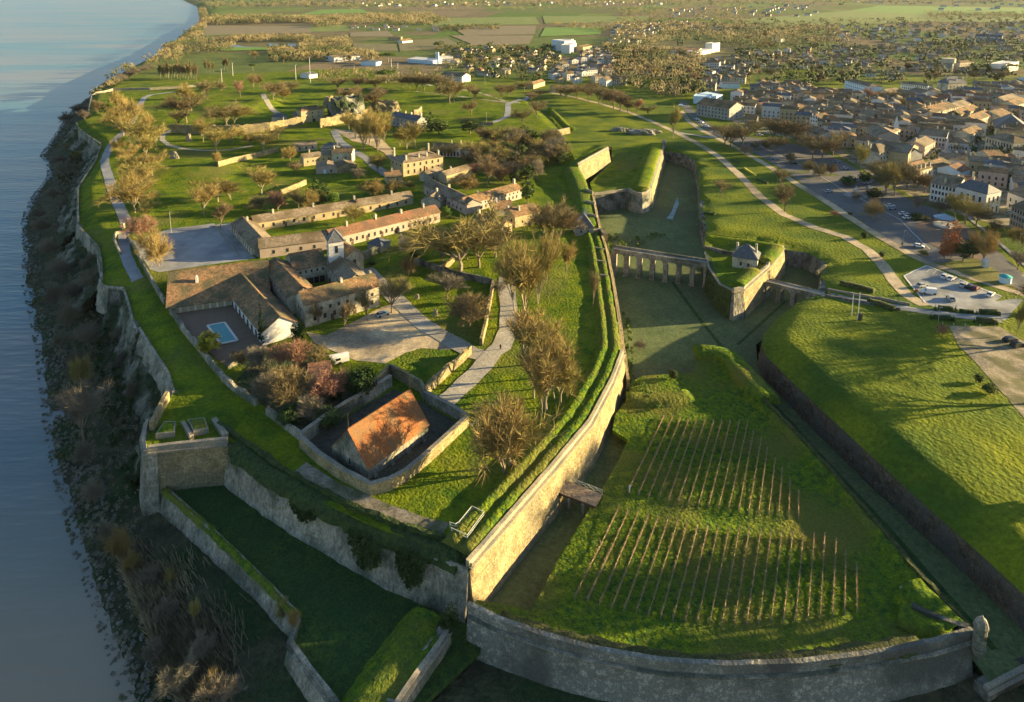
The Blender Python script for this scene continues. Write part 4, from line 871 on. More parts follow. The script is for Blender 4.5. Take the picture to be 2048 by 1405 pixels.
# gate lunette
lun = PX([(1408, 506, .8), (1411, 472, 2.4), (1490, 481, 2.4), (1569, 495, 2.4), (1536, 537, 1.8), (1487, 579, 2), (1466, 582, 2), (1438, 569, 1.4), (1416, 536, .8)])
fill('lunette_ground', lun, M['lawn'], grid=5, namp=.08, step=2, skirt=3, extra=[W(1430, 520, .6), W(1455, 535, .6), W(1500, 545, .7), W(1535, 520, .7), W(1440, 500, .5), W(1500, 510, .6)])
scarp('lunette_wall', 'ivy-dark rear wall of the gate lunette beside the arched bridge', [(1408, 505, .8), (1416, 537, .9), (1438, 570, 1.4), (1464, 583, 2)], -8.2, batter=.1, m='ivy', par=.4, cordon=False, rough=.6, cat='lunette wall')
scarp('lunette_wall', 'blunt stone tip of the gate lunette', [(1464, 583, 2), (1468, 584, 2), (1487, 580, 2)], -8.2, batter=.13, m='stone_grey', par=1, cat='lunette wall')
scarp('lunette_wall', 'sunlit gate front of the lunette with the arched portal', [(1487, 580, 2), (1512, 558, 1.9), (1536, 537, 1.9), (1568, 496, 2.3)], -8.2, batter=.13, m='stone', par=1, cat='lunette wall')
bank('lunette_bank', [(1487, 577, 2.4), (1505, 561, 2.4), (1522, 546, 2.4)], [(0, -1), (0, .8), (-1.2, 1.3), (-3.4, 1.3), (-5.5, .2), (-6.5, -1.6)], m='rough_grass', sn=1)
bank('lunette_bank', [(1542, 528, 2.6), (1556, 511, 2.6), (1567, 497, 2.6)], [(0, -1), (0, .8), (-1.2, 1.3), (-4.4, 1.3), (-6, .2), (-7, -1.6)], m='rough_grass', sn=1)
bank('lunette_bank', [(1566, 494, 2.4), (1490, 481, 2.4), (1412, 472, 2.4)], [(1.5, -1.6), (0, .6), (-1.4, .9), (-3, .4), (-6.5, -1.6)], m='lawn', sn=1)
lowwall('retaining_wall', 'low dark retaining wall behind the slate gatehouse', [(1410, 500), (1438, 506), (1468, 513)], 1.6, .8, 'stone_dark', base=.6)
bld('gatehouse', 'square cream gatehouse with a grey slate hip roof on the lunette', (1465, 513), (1515, 521), .7, 4.2, 8, 4.0, 'hip', 'cream', 'slate', [('r', 1, .4, 1.1, 2.2, .3, .7, 'door'), ('f', 2, 1.2, .8, 1.2, .2, .8)], [(.12, .5, 1.6), (.88, .5, 2.2)], cat='gatehouse')
def portal(a, b, z0, h, label, m='coping', dm='dark'):
    a = W(*a); b = W(*b); d = b-a; L = Vector((d.x, d.y, 0)).length; ang = math.atan2(d.y, d.x); e = empty('gate_portal', (a.x, a.y, z0), ang); tag(e, label, 'gate')
    f = MB(); f.box((0, 0, 0), (.7, 1.0, h)); f.box((L, 0, 0), (.7, 1.0, h)); f.box((L/2, 0, h*.80), (L+1.1, 1.1, h*.13)); f.add([(-.5, -.45, h*.93), (L+.5, -.45, h*.93), (L/2, -.45, h*1.2), (-.5, .45, h*.93), (L+.5, .45, h*.93), (L/2, .45, h*1.2)], [(0, 1, 2), (5, 4, 3), (0, 2, 5, 3), (1, 4, 5, 2)]); f.build('surround', M[m], e)
    g = MB(); g.box((L/2, .15, 0), (L-.6, .3, h*.8)); g.build('door', M[dm], e)
portal((1531, 556, -2), (1538, 549, -2), -2.2, 5, 'arched stone portal in the sunlit lunette front')
a1 = W(1229, 498, 2.2); b1 = W(1413, 527, 1.0)
arch_bridge('stone_bridge', 'long stone bridge on tall arches crossing the moat to the lunette', a1, b1, 4.2, 7, -8.2, 'stone_grey', par=.9, pier=1.7, rise=.66, top=.7)
a2 = W(1534, 562, -1.9); b2 = W(1648, 589, -1.0)
arch_bridge('stone_bridge', 'short pale bridge from the lunette portal to the glacis', a2, b2, 3.6, 4, -8.2, 'stone_grey', par=.35, pier=1.4)
# tall garden and interior walls of the citadel
lw = lowwall
lw('garden_wall', 'ivy-dark garden wall ending at a corner beside the plane trees', [(830, 528), (870, 540), (920, 556), (955, 563), (984, 571)], 2.2, .7, 'stone_dark')
lw('garden_wall', 'narrow sunlit garden wall running down to the lane fork', [(986, 572), (980, 610), (971, 655), (962, 692)], 2.2, .8, 'stone')
lw('garden_wall', 'ruined golden garden wall with gaps beside the gravel lane', [(845, 795), (870, 773), (900, 745), (941, 708)], 2.6, .8, 'stone', ragged=1.0)
lw('garden_wall', 'mossy boundary wall from the hotel terrace to the magazine', [(345, 628), (370, 668), (400, 702), (425, 735), (450, 765), (480, 790), (514, 812)], 1.8, .8, 'stone_grey', ragged=.7)
lw('garden_wall', 'isolated pale wall piece above the scarp lane', [(535, 828), (570, 855), (604, 882)], 1.8, .8, 'stone_grey', ragged=.6)
lw('garden_wall', 'long golden wall closing the upper lawn', [(436, 334), (470, 325), (510, 316), (556, 304)], 3.0, .8, 'stone')
lw('garden_wall', 'small golden wall stub by the evergreen tree', [(562, 390), (585, 381), (612, 369)], 2.6, .8, 'stone')
lw('garden_wall', 'sunken sunlit wall fragment under the big bare trees', [(884, 540), (900, 532), (908, 522)], 2.2, .7, 'stone')
lw('garden_wall', 'rough wall curving behind the chapel end of the hotel', [(725, 520), (742, 514), (765, 500)], 3, .8, 'stone_grey', ragged=.8)
lw('ruined_wall', 'bright craggy wall along the old town rampart', [(344, 266), (400, 268), (480, 268), (540, 262), (605, 250)], 6, 1.2, 'stone', ragged=.9)
lw('ruined_wall', 'golden crumbling rampart wall east of the tall gatehouse', [(640, 256), (670, 250), (700, 243), (735, 236)], 6.5, 1.5, 'stone', ragged=1.5, rough=.5)
lw('lane_wall', 'curving sunlit wall stub by the sunken lane gate', [(247, 466), (232, 470), (228, 480), (236, 500), (241, 510)], 1.4, .6, 'coping')
lw('lane_wall', 'low stone wall above the sunken lane beside the bowling ground', [(255, 478), (270, 500), (290, 540), (312, 580), (330, 610)], 2.0, .6, 'stone_grey')
lw('gate_pillar', 'square sunlit gate pillar at the head of the sunken lane', [(243, 457), (249, 457)], 2.2, 1.4, 'coping', ragged=0)
lw('terrace_wall', 'slim wall edging the terrace below the hotel pool', [(455, 738), (478, 727), (498, 715)], 1.1, .5, 'stone_grey')
# powder magazine: enclosure and the great orange roof
En = [(602, 893), (640, 928), (690, 962), (715, 975), (742, 990), (778, 980), (812, 962), (855, 926), (934, 852)]
lw('magazine_wall', 'high lit enclosure wall curving round the orange-roofed magazine', En, 2.6, .8, 'stone', ragged=.1, cap='coping', sink=1)
lw('magazine_wall', 'shaded rear enclosure wall behind the magazine up to the corner', [(936, 850), (900, 828), (850, 802)], 2.6, .8, 'stone_grey', ragged=.1, cap='coping', sink=1)
lw('magazine_wall', 'long inner enclosure wall behind the orange roof', [(603, 890), (650, 855), (700, 822), (745, 797), (782, 772)], 3.0, .8, 'stone_grey', ragged=.1, cap='coping', sink=1)
lw('magazine_wall', 'angled annex wall with one golden face north of the magazine', [(744, 792), (760, 772), (779, 750), (800, 760), (842, 784), (850, 802)], 3.2, .7, 'stone', ragged=.1, sink=1)
mg_z = 1.2
mA, mB_ = W(664, 893, mg_z+4.3), W(736, 936, mg_z+4.3)
L_ = (mB_-mA).length
e = bld('powder_magazine', 'stone powder magazine under a steep orange tiled roof', (664, 893), (736, 936), mg_z, 4.3, 18.2, 6.4, 'gablex', 'stone_grey', 'tile_orange', [('f', 1, 2.6, .4, 1.4, .45, .55)], cat='magazine', over=.25)
for f in (.1, .38, .66, .94):
    q = MB(); y = f*17.5; q.add([(L_, y-.5, -1), (L_+1.7, y-.5, -1), (L_, y-.5, 3), (L_, y+.5, -1), (L_+1.7, y+.5, -1), (L_, y+.5, 3)], [(0, 1, 2), (5, 4, 3), (1, 4, 5, 2), (0, 2, 5, 3)]); q.build('buttress', M['stone_grey'], e)
for y in (0, 18.2): q = MB(); q.cone((L_/2, y, 10.6), .06, .03, 4.2, 5); q.build('lightning_rod', M['wood_dark'], e)
# footbridge at the curtain gate
portal((1109, 975, -4), (1128, 952, -4), -3.9, 5.0, 'tall stone postern gate framing the footbridge in the golden curtain', m='stone', dm='wood_dark')
dk = PX([(1112, 984), (1192, 1014), (1205, 990), (1131, 961)], -3.8); c = Vector(dk[0]); e = empty('footbridge', c); tag(e, 'wooden plank footbridge from the postern to the vineyard', 'footbridge')
q = MB(); n = 34
for i in range(n):
    t0, t1 = i/n+.002, (i+1)/n-.002; A0 = Vector(dk[0]).lerp(Vector(dk[1]), t0)-c; A1 = Vector(dk[0]).lerp(Vector(dk[1]), t1)-c; B0 = Vector(dk[3]).lerp(Vector(dk[2]), t0)-c; B1 = Vector(dk[3]).lerp(Vector(dk[2]), t1)-c
    zz = .02*random.random(); up = Vector((0, 0, .08+zz)); q.add([A0, A1, B1, B0, A0+up, A1+up, B1+up, B0+up], [(3, 2, 1, 0), (4, 5, 6, 7), (0, 1, 5, 4), (1, 2, 6, 5), (2, 3, 7, 6), (3, 0, 4, 7)])
q.build('planks', M['wood'], e); q = MB()
for s in ((0, 1), (3, 2)): q.bar(Vector(dk[s[0]])-c-Vector((0, 0, .25)), Vector(dk[s[1]])-c-Vector((0, 0, .25)), .25, .4)
q.build('beams', M['wood_dark'], e)
for t in (.33, .68):
    for s in ((0, 1), (3, 2)): q = MB(); p = Vector(dk[s[0]]).lerp(Vector(dk[s[1]]), t)-c; q.box((p.x, p.y, -5.4), (.5, .5, 5.1)); q.build('pier', M['stone_grey'], e)
railing('footbridge_railing', 'crossed timber railing along the far side of the footbridge', [Vector(dk[3])+Vector((0, 0, .1)), Vector(dk[2])+Vector((0, 0, .1))], 1.1, 1.8, 'rail', (1.05,), .08, cross=True)
railing('footbridge_railing', 'low timber railing along the near side of the footbridge', [Vector(dk[0])+Vector((0, 0, .1)), Vector(dk[1])+Vector((0, 0, .1))], 1.0, 1.8, 'wood', (.95,), .08, cross=True)
RP = lambda l, z: [Vector(W(a, b, z)) for a, b in l]
railing('viewing_railing', 'pale metal railing round the bare ramp at the rampart corner', RP([(944, 1022), (968, 1034), (934, 1081), (903, 1066)], 3.0)+[], 1.1, 1.6, 'rail', (1.08, .55), .1)
railing('viewing_railing', 'bent inner railing joining the steps to the lookout ramp', RP([(944, 1022), (918, 1054), (911, 1058), (900, 1055)], 3.0), 1.1, 1.6, 'rail', (1.08, .55), .1)
railing('lane_railing', 'long green metal railing at the magazine corner above the lawn', RP([(936, 852), (944, 856), (1004, 801)], 2.2), 1.0, 2.4, 'metal', (.95, .5, .15), .08)
drape('bare_ramp', [(918, 1062), (936, 1072), (952, 1050), (934, 1042)], M['dirt'], .3)
# cliffs and rock along the west front
def cliff(label, T, zt, zb, out, seed, m='cliff', amp=1.6):
    P = dens(PX(T, zt), 1.2); P = [(p[0], p[1], p[2]+noise.noise(Vector((p[0]*.2, p[1]*.2, seed)))*.8) for p in P]; h = zt-zb
    prof = [(-2, .3), (0, 0), (out*.15, -h*.15), (out*.2, -h*.35), (out*.5, -h*.5), (out*.55, -h*.7), (out*.85, -h*.85), (out, -h), (out+.5, -h-1)]
    o = loft('cliff', P, prof, 1, M[m], None, amp, False, rs=.35, ragged=.5, sn=2); o['kind'] = 'structure'
cliff('', [(146, 250), (150, 262), (176, 280), (196, 294), (186, 322), (164, 360), (151, 380), (148, 420), (148, 455)], -1, -9.5, 7, 1)
cliff('', [(150, 470), (180, 498), (192, 535), (196, 575)], -2, -10, 8, 2)
cliff('', [(214, 612), (238, 616), (250, 640), (262, 690)], -4, -11, 4, 3)
cliff('', [(262, 690), (290, 735), (322, 785), (330, 812)], -3.5, -11.5, 5, 4)
cliff('', [(322, 815), (300, 845), (284, 880), (282, 905)], -4, -12, 2.5, 5)
# ---------------------------------------------------------------- paths, yards, pools
T_ = track
T_('riverside_walk', [(253, 447), (246, 430), (236, 408), (226, 385), (219, 360), (211, 335), (209, 318), (219, 294), (231, 279), (250, 262), (268, 238), (276, 218), (288, 196), (302, 190), (350, 184)], 4.6, M['paving'], .10)
T_('garden_path', [(342, 260), (326, 270), (324, 280), (338, 291), (365, 298), (412, 302), (460, 300), (506, 292)], 3.2, M['gravel'])
T_('upper_path', [(526, 188), (534, 203), (548, 222), (566, 234)], 4.5, M['gravel'])
T_('north_path', [(680, 177), (760, 178), (820, 182), (880, 189), (940, 196), (1000, 204), (1040, 206)], 3.6, M['gravel'])
T_('north_path', [(850, 168), (900, 176), (960, 186), (1010, 203)], 3.6, M['gravel'])
T_('gate_lane', [(1062, 190), (1040, 200), (1016, 208), (1016, 222), (1014, 234), (990, 244), (960, 250)], 5, M['paving'])
T_('park_path', [(1092, 184), (1140, 193), (1200, 208), (1260, 226), (1310, 246), (1350, 264), (1400, 290), (1440, 316), (1480, 352), (1520, 394), (1568, 430), (1630, 456), (1690, 474), (1735, 500), (1765, 530), (1790, 565), (1815, 592), (1850, 612)], 4.6, M['sand'])
T_('park_path', [(1352, 265), (1385, 270), (1425, 276)], 4, M['paving'])
T_('promenade', [(1362, 222), (1378, 243), (1405, 262), (1440, 280), (1475, 297), (1530, 328), (1590, 366), (1650, 402), (1710, 442), (1770, 480), (1815, 506), (1860, 528), (1930, 552), (2000, 574), (2060, 594)], 4.2, M['sand'])
T_('gate_lane', [(1648, 590), (1690, 598), (1740, 606), (1800, 616), (1850, 624), (1920, 632), (2000, 640)], 4.4, M['carpark'])
T_('moat_track', [(1345, 565), (1400, 640), (1450, 702), (1520, 780), (1600, 868), (1700, 976), (1800, 1085), (1900, 1198), (1990, 1300)], 1.3, M['shade_grass'], .05)
T_('moat_track', [(1475, 690), (1530, 640), (1575, 600)], 1.0, M['shade_grass'], .05)
drape('village_square', [(664, 257), (700, 262), (745, 262), (775, 290), (790, 306), (745, 292), (705, 283)], M['sand'])
T_('village_street', [(668, 262), (680, 284), (706, 302), (735, 318), (752, 335), (775, 350), (800, 366)], 5.5, M['paving'])
T_('village_street', [(744, 290), (775, 305), (790, 322)], 4.5, M['sand'], .12)
drape('magazine_yard', [(606, 892), (644, 926), (694, 958), (740, 984), (776, 974), (810, 956), (852, 920), (928, 854), (850, 808), (790, 780), (745, 804), (702, 828), (650, 860)], mat('shaded_earth', (.045, .045, .035), (.09, .085, .06), .5, .95, .6, 2), .1)  # earth colour darkened to stand for the shade inside the enclosure
drape('garden_soil', [(560, 700), (640, 690), (640, 740), (700, 760), (760, 770), (700, 815), (640, 850), (600, 870), (530, 815), (470, 765), (500, 730)], M['scrub'], .1)
drape('hotel_yard', [(612, 664), (650, 672), (700, 648), (757, 618), (790, 606), (812, 618), (850, 652), (905, 684), (938, 698), (880, 700), (842, 697), (812, 706), (770, 728), (712, 722), (660, 700), (628, 686)], M['sand'])
T_('gravel_lane', [(730, 538), (752, 560), (780, 588), (812, 618), (850, 652), (905, 684), (948, 708), (975, 713), (1003, 694), (1017, 660), (1018, 620), (1014, 585), (1014, 555)], 5.6, M['gravel'], .14)
T_('gravel_lane', [(985, 708), (962, 738), (935, 764), (905, 792), (878, 814)], 5.4, M['gravel'], .18)
T_('worn_path', [(600, 935), (680, 985), (760, 1018), (830, 1045), (890, 1062)], 3.4, M['dirt'], .08)
T_('sunken_lane', [(248, 462), (246, 488), (252, 512), (262, 536), (275, 560)], 4.0, M['paving'], .1)
drape('bowling_ground', [(264, 482), (337, 459), (428, 447), (476, 492), (512, 517), (420, 530), (318, 545), (300, 540)], M['paving'])
drape('terrace', [(432, 450), (462, 446), (520, 500), (518, 516), (482, 498)], M['carpark'], .1)
lowwall('ground_kerb', 'low pale kerb between the bowling ground and the café terrace', [(430, 452), (478, 512)], .4, .3, 'coping')
drape('pool_deck', [(346, 622), (480, 606), (548, 684), (500, 715), (458, 738), (400, 690)], M['deck'], .1)
drape('car_park', [(1808, 553), (1853, 532), (1930, 562), (2004, 594), (1990, 603), (2030, 598), (2046, 600), (2010, 642), (1936, 622), (1866, 614), (1850, 606), (1830, 580)], M['carpark'])
for i, (a, b) in enumerate([((1808, 553), (1853, 532)), ((1853, 532), (2004, 594)), ((1808, 553), (1850, 606))]): T_('kerb_line', [a, b], .5, M['line'], .16)
for k in range(12): T_('bay_line', [(1862+k*11.6, 537+k*4.8), (1853+k*11.6, 545+k*4.8)], .14, M['line'], .15)
drape('gravel_lot', [(1898, 652), (2000, 655), (2060, 690), (2060, 850), (2030, 815), (1990, 770), (1950, 724), (1915, 690)], M['dirt'])
drape('avenue', [(1358, 200), (1374, 205), (1400, 236), (1440, 262), (1500, 275), (1570, 285), (1640, 300), (1700, 330), (1760, 368), (1820, 398), (1900, 430), (1960, 470), (2060, 560), (2060, 590), (1960, 545), (1900, 530), (1850, 522), (1790, 490), (1700, 428), (1640, 392), (1580, 350), (1530, 318), (1470, 288), (1420, 266), (1385, 240), (1362, 212)], M['asphalt'], .05, 8)
drape('town_ground', [(1440, 208), (1520, 184), (1600, 182), (1700, 190), (1800, 196), (1960, 186), (2075, 186), (2075, 470), (2000, 452), (1900, 424), (1820, 392), (1760, 360), (1700, 324), (1640, 292), (1560, 272), (1500, 262), (1450, 240)], M['dirt'], .03, 9)
drape('planted_square', [(1830, 455), (1850, 440), (1900, 432), (1945, 462), (1975, 505), (1960, 520), (1900, 508), (1850, 484)], M['deck'], .12)
T_('street_kerb', [(1870, 398), (1930, 430), (1990, 478), (2060, 540)], 1.6, M['paving'], .15)
drape('lawn', [(1880, 528), (1950, 516), (1990, 540), (2030, 575), (1990, 572), (1930, 550)], M['lawn_short'], .12)
drape('town_square', [(1865, 298), (1912, 290), (1958, 288), (1962, 300), (1930, 318), (1880, 318)], M['paving'], .1)
T_('far_street', [(1130, 162), (1148, 148), (1160, 136), (1170, 124), (1178, 112), (1184, 104)], 7, M['asphalt'], .1)
T_('far_street', [(1428, 196), (1430, 170), (1432, 150), (1434, 132), (1436, 112)], 9, M['asphalt'], .1)
for w_, l_ in ((1.6, [(1500, 285), (1600, 330), (1700, 388), (1800, 440), (1860, 500)]),): T_('road_line', l_, .25, M['line'], .14)
# shallow flood water in the fields and the moat
def pond(px, name='flood_water', z=.1):
    o = drape(name, px, M['water'], z); return o
pond([(452, 94), (470, 90), (490, 94), (520, 95), (524, 99), (490, 100), (460, 99)], z=.3); pond([(535, 88), (555, 88), (556, 92), (540, 93)], z=.3); pond([(575, 88), (592, 88), (592, 94), (576, 93)], z=.3)
pond([(1355, 395), (1358, 408), (1352, 422), (1345, 440), (1333, 438), (1343, 425), (1348, 410)], z=.12)
# country fields lying on the plain
FLD = [([(404, 60), (690, 50), (700, 62), (405, 72)], 0), ([(420, 30), (640, 30), (615, 42), (420, 42)], 1), ([(405, 52), (620, 53), (622, 66), (408, 70)], 2), ([(640, 20), (720, 18), (740, 26), (600, 30)], 1), ([(700, 66), (775, 62), (790, 74), (700, 74)], 2),
       ([(705, 88), (790, 88), (797, 103), (712, 102)], 3), ([(797, 88), (830, 80), (845, 101), (800, 104)], 3), ([(830, 80), (895, 78), (925, 92), (880, 100), (846, 101)], 3), ([(845, 38), (1070, 34), (1080, 50), (865, 52)], 0), ([(900, 54), (1072, 52), (1070, 70), (930, 72)], 2),
       ([(900, 72), (1068, 72), (1058, 90), (950, 92)], 2), ([(1085, 33), (1300, 33), (1290, 44), (1090, 48)], 0), ([(1090, 56), (1210, 54), (1200, 70), (1080, 74)], 1), ([(1480, 40), (1700, 22), (2048, 36), (2048, 46), (1850, 44), (1640, 54), (1500, 56)], 0), ([(1700, 22), (1760, 12), (2048, 16), (2048, 30), (1800, 28)], 1),
       ([(440, 96), (560, 96), (560, 102), (440, 103)], 1), ([(600, 140), (740, 138), (760, 160), (640, 164)], 4), ([(395, 152), (600, 142), (612, 166), (470, 172), (400, 168)], 4), ([(1555, 140), (1640, 138), (1645, 150), (1560, 154)], 4), ([(700, 176), (1000, 184), (1000, 240), (880, 235), (760, 205)], 4)]
FM = [mat('meadow', (.12, .17, .04), (.18, .22, .06), .03, .95), mat('green_field', (.10, .20, .03), (.15, .26, .045), .03, .95), mat('ploughland', (.15, .13, .075), (.24, .20, .12), .05, .95, stretch=(1, 8, 1)), None, M['lawn']]
def rows_mat():
    m = mat('vine_field', (.09, .12, .04), (.15, .17, .06), .1, .95); nt = m.node_tree; N = nt.nodes; L = nt.links; b = N['Principled BSDF']; src = b.inputs['Base Color'].links[0].from_socket
    g = N.new('ShaderNodeNewGeometry'); wv = N.new('ShaderNodeTexWave'); wv.bands_direction = 'X'; wv.inputs['Scale'].default_value = .055; wv.inputs['Distortion'].default_value = .15; L.new(g.outputs['Position'], wv.inputs['Vector'])
    mx = N.new('ShaderNodeMix'); mx.data_type = 'RGBA'; L.new(wv.outputs['Fac'], mx.inputs['Factor']); L.new(src, mx.inputs['A']); mx.inputs['B'].default_value = (.20, .15, .09, 1); L.new(mx.outputs['Result'], b.inputs['Base Color']); return m
FM[3] = rows_mat()
for i, (p, k) in enumerate(FLD): drape('field', p, FM[k], .25+.05*i if p[0][1] < 130 else .08)

# ---------------------------------------------------------------- pool, lamps and small things of the hotel
pp = [G(*q) for q in ((415, 653), (449, 646), (475, 684), (442, 691))]; c = sum(pp, Vector())/4; e = empty('swimming_pool', c); tag(e, 'turquoise swimming pool with a pale rim on the hotel deck', 'swimming pool')
q = MB(); q.prism([((p-c).x, (p-c).y) for p in pp], -.3, .35); q.build('water', M['pool'], e)
q = MB(); zz = Vector((0, 0, .34))
for a, b in zip(pp, pp[1:]+pp[:1]): q.bar(Vector(((a-c).x, (a-c).y, 0))+zz, Vector(((b-c).x, (b-c).y, 0))+zz, .6, .3)
q.build('rim', M['white'], e)
def lamp(px, py, ptop, label, h=None):
    p = G(px, py); h = height_to(p, ptop); e = empty('street_lamp', p); tag(e, label, 'street lamp'); q = MB(); q.cone((0, 0, 0), .09, .06, h, 6); q.build('post', M['metal'], e)
    q = MB(); q.box((.35, 0, h-.1), (.9, .25, .12)); q.build('lamp_head', M['metal'], e); return e
def mast(px, py, ptop, where):
    p = G(px, py); h = height_to(p, ptop); e = empty('floodlight_mast', p); q = MB(); t_ = .12 if py > 300 else .3; q.cone((0, 0, 0), t_, t_*.6, h, 6); q.build('mast', M['white'], e); q = MB(); q.box((0, 0, h), (2.2, .5, .9)); q.build('floodlight', M['metal'], e)
    e['category'] = 'mast'; zone(e, 'tall pale floodlight mast beside the sports pitches', 'of six', px); e['group'] = 'masts round the sports pitches'
for a in [(311+0, 0, 0)][:0]+[(444, 165, 139), (466, 152, 126), (592, 160, 130), (621, 166, 115), (783, 142, 117), (796, 148, 127)]: mast(*a, None)
lamp(343, 470, 424, 'tall lamp mast at the back edge of the bowling ground')
for px, py, pt, lb in [(859, 238, 224, 'small lamp post beside the path north of the village'), (973, 246, 226, 'lamp post on the lawn by the north gate lane'), (920, 201, 184, 'thin lamp post between the northern trees'), (970, 170, 152, 'lamp post near the northern road bend'), (1000, 495, 480, 'lamp post hidden behind the evergreen clump'), (2036, 512, 468, 'tall lamp post at the bend of the town road'), (1806, 492, 462, 'dark lamp post at the esplanade edge'),
                       (1936, 380, 352, 'lamp post in front of the white curved house'), (1961, 320, 290, 'tall lamp on the town square'), (1845, 604, 584, 'lamp post at the corner of the car park'), (1876, 648, 615, 'thin lamp post between the clipped hedges'), (853, 792, 779, 'white marker post beside the ruined golden wall')]: lamp(px, py, pt, lb)
# rugby-like white posts on the glacis and the stone block beside them
for px, py, pt, w_ in ((1703, 632, 589, 'thinner of the two white poles on the glacis, farther left'), (1715, 641, 585, 'taller white pole on the glacis beside the stone block')):
    p = G(px, py); h = height_to(p, pt); q = MB(); q.cone((0, 0, 0), .14, .11, h, 8); o = q.build('white_pole', M['white']); o.location = p; tag(o, w_, 'pole')
p = G(1720, 641); q = MB(); q.box((0, 0, -.2), (1.1, .7, 2.4), .2); q.box((0, 0, 2.2), (.8, .5, .3), .2); o = q.build('standing_stone', M['stone_dark']); o.location = p; tag(o, 'dark standing stone beside the white poles on the glacis', 'stone')
def person(px, py, label, col_='dark'):
    p = G(px, py); q = MB()
    q.cone((-.1, 0, 0), .07, .11, .85, 6); q.cone((.1, .12, 0), .07, .11, .85, 6); q.cone((0, .05, .82), .17, .22, .58, 8); q.cone((0, .05, 1.4), .2, .07, .1, 8); q.cone((0, .05, 1.5), .09, .12, .12, 8); q.cone((0, .05, 1.62), .12, .05, .14, 8)
    q.bar((-.22, .05, 1.42), (-.27, .12, .85), .09); q.bar((.22, .05, 1.42), (.27, -.02, .85), .09)
    o = q.build('person', M[col_]); o.location = p; tag(o, label, 'person')
person(910, 466, 'person in dark clothes walking by the barrack corner'); person(1804, 492, 'person walking on the sandy promenade by the lawn'); person(1001, 700, 'person standing at the fork of the gravel lane')
# information board and bin in the vineyard
p = G(1801, 1192); e = empty('information_board', p); tag(e, 'small upright board standing at the right end of the vineyard', 'board'); q = MB(); q.box((0, 0, .3), (.9, .12, 1.7), .5); q.build('panel', M['metal'], e); q = MB(); q.box((0, .1, 0), (.12, .12, 1.9), .5); q.build('post', M['wood_dark'], e)
p = G(1259, 985); q = MB(); q.cone((0, 0, 0), .14, .12, 1.3, 6); q.cone((0, 0, 1.3), .2, .2, .35, 6); o = q.build('marker_post', M['white']); o.location = p; tag(o, 'short white marker post at the corner of the upper vineyard', 'post')

# ---------------------------------------------------------------- vineyard
def vrow(a, b, where, k, n):
    p0 = G(*a); p1 = G(*b); c = p0; e = empty('vine_row', c); e['category'] = 'vine row'; e['group'] = 'vine rows '+where; zone(e, 'leafless trained vine row', where, a[0]+b[0]*.001)
    L = (p1-p0).length; vb = MB(); m = max(2, int(L/.32)); pts = []
    rnd = random.Random(k)
    gap = -9
    for i in range(m+1):
        t = i/m; p = p0.lerp(p1, t); p.z = gz(p.x, p.y); q = p-c
        if rnd.random() < .04: gap = i
        if i-gap < 3 and gap > 0: continue
        hh = rnd.uniform(.45, .8); vb.bar(q+Vector((0, 0, -.05)), q+Vector((rnd.uniform(-.06, .06), rnd.uniform(-.06, .06), hh)), .07, .07, 3)
        for _ in range(4): vb.bar(q+Vector((0, 0, hh*.8)), q+Vector((rnd.uniform(-.25, .25), rnd.uniform(-.3, .3), hh+rnd.uniform(-.1, .5))), .05, .05, 3)
        pts.append(q+Vector((0, 0, .62)))
    for u, v in zip(pts, pts[1:]): vb.bar(u, v, .07, .12, 3)
    vb.build('vines', M['vine'], e)
    pn = max(2, int(L/5)); 
    for i in range(pn+1):
        p = p0.lerp(p1, i/pn); p.z = gz(p.x, p.y); q = p-c; pb = MB(); pb.bar(q+Vector((0, 0, -.2)), q+Vector((0, .03, 1.35 if i in (0, pn) else 1.15)), .12 if i in (0, pn) else .09); pb.build('stake', M['wood'], e)
fx = [1237, 1257, 1276, 1297, 1316, 1336, 1355, 1374, 1396, 1416, 1436, 1458, 1478, 1498, 1521, 1542, 1563, 1585, 1606, 1628, 1649, 1672, 1691, 1713]
def ip(x, l):
    if x <= l[0][0]: return l[0][1]
    for a, b in zip(l, l[1:]):
        if x <= b[0]: return a[1]+(b[1]-a[1])*(x-a[0])/(b[0]-a[0])
    return l[-1][1]
for i, x in enumerate(fx):
    nx = 1150+24.5*i; fy = ip(x, [(1237, 1021), (1356, 1048), (1430, 1060), (1560, 1072), (1650, 1078), (1671, 1088), (1691, 1112), (1713, 1138)])
    vrow((x, fy), (nx, ip(nx, [(1150, 1198), (1222, 1219), (1300, 1234), (1365, 1246), (1460, 1253), (1540, 1252), (1637, 1243), (1713, 1226)])), 'of the lower plot', i, 24)
fx2 = [1328, 1345, 1361, 1378, 1393, 1410, 1427, 1443, 1460, 1478, 1495, 1507, 1522, 1534, 1550, 1564, 1580, 1597]; fy2 = [836, 838, 840, 842, 844, 845, 848, 848, 849, 849, 851, 868, 885, 905, 925, 945, 968, 992]
for i, x in enumerate(fx2):
    nx = 1257+20*i; vrow((x, fy2[i]), (nx, ip(nx, [(1257, 985), (1290, 997), (1353, 1006), (1450, 1023), (1597, 1038)])), 'of the upper plot', 40+i, 18)

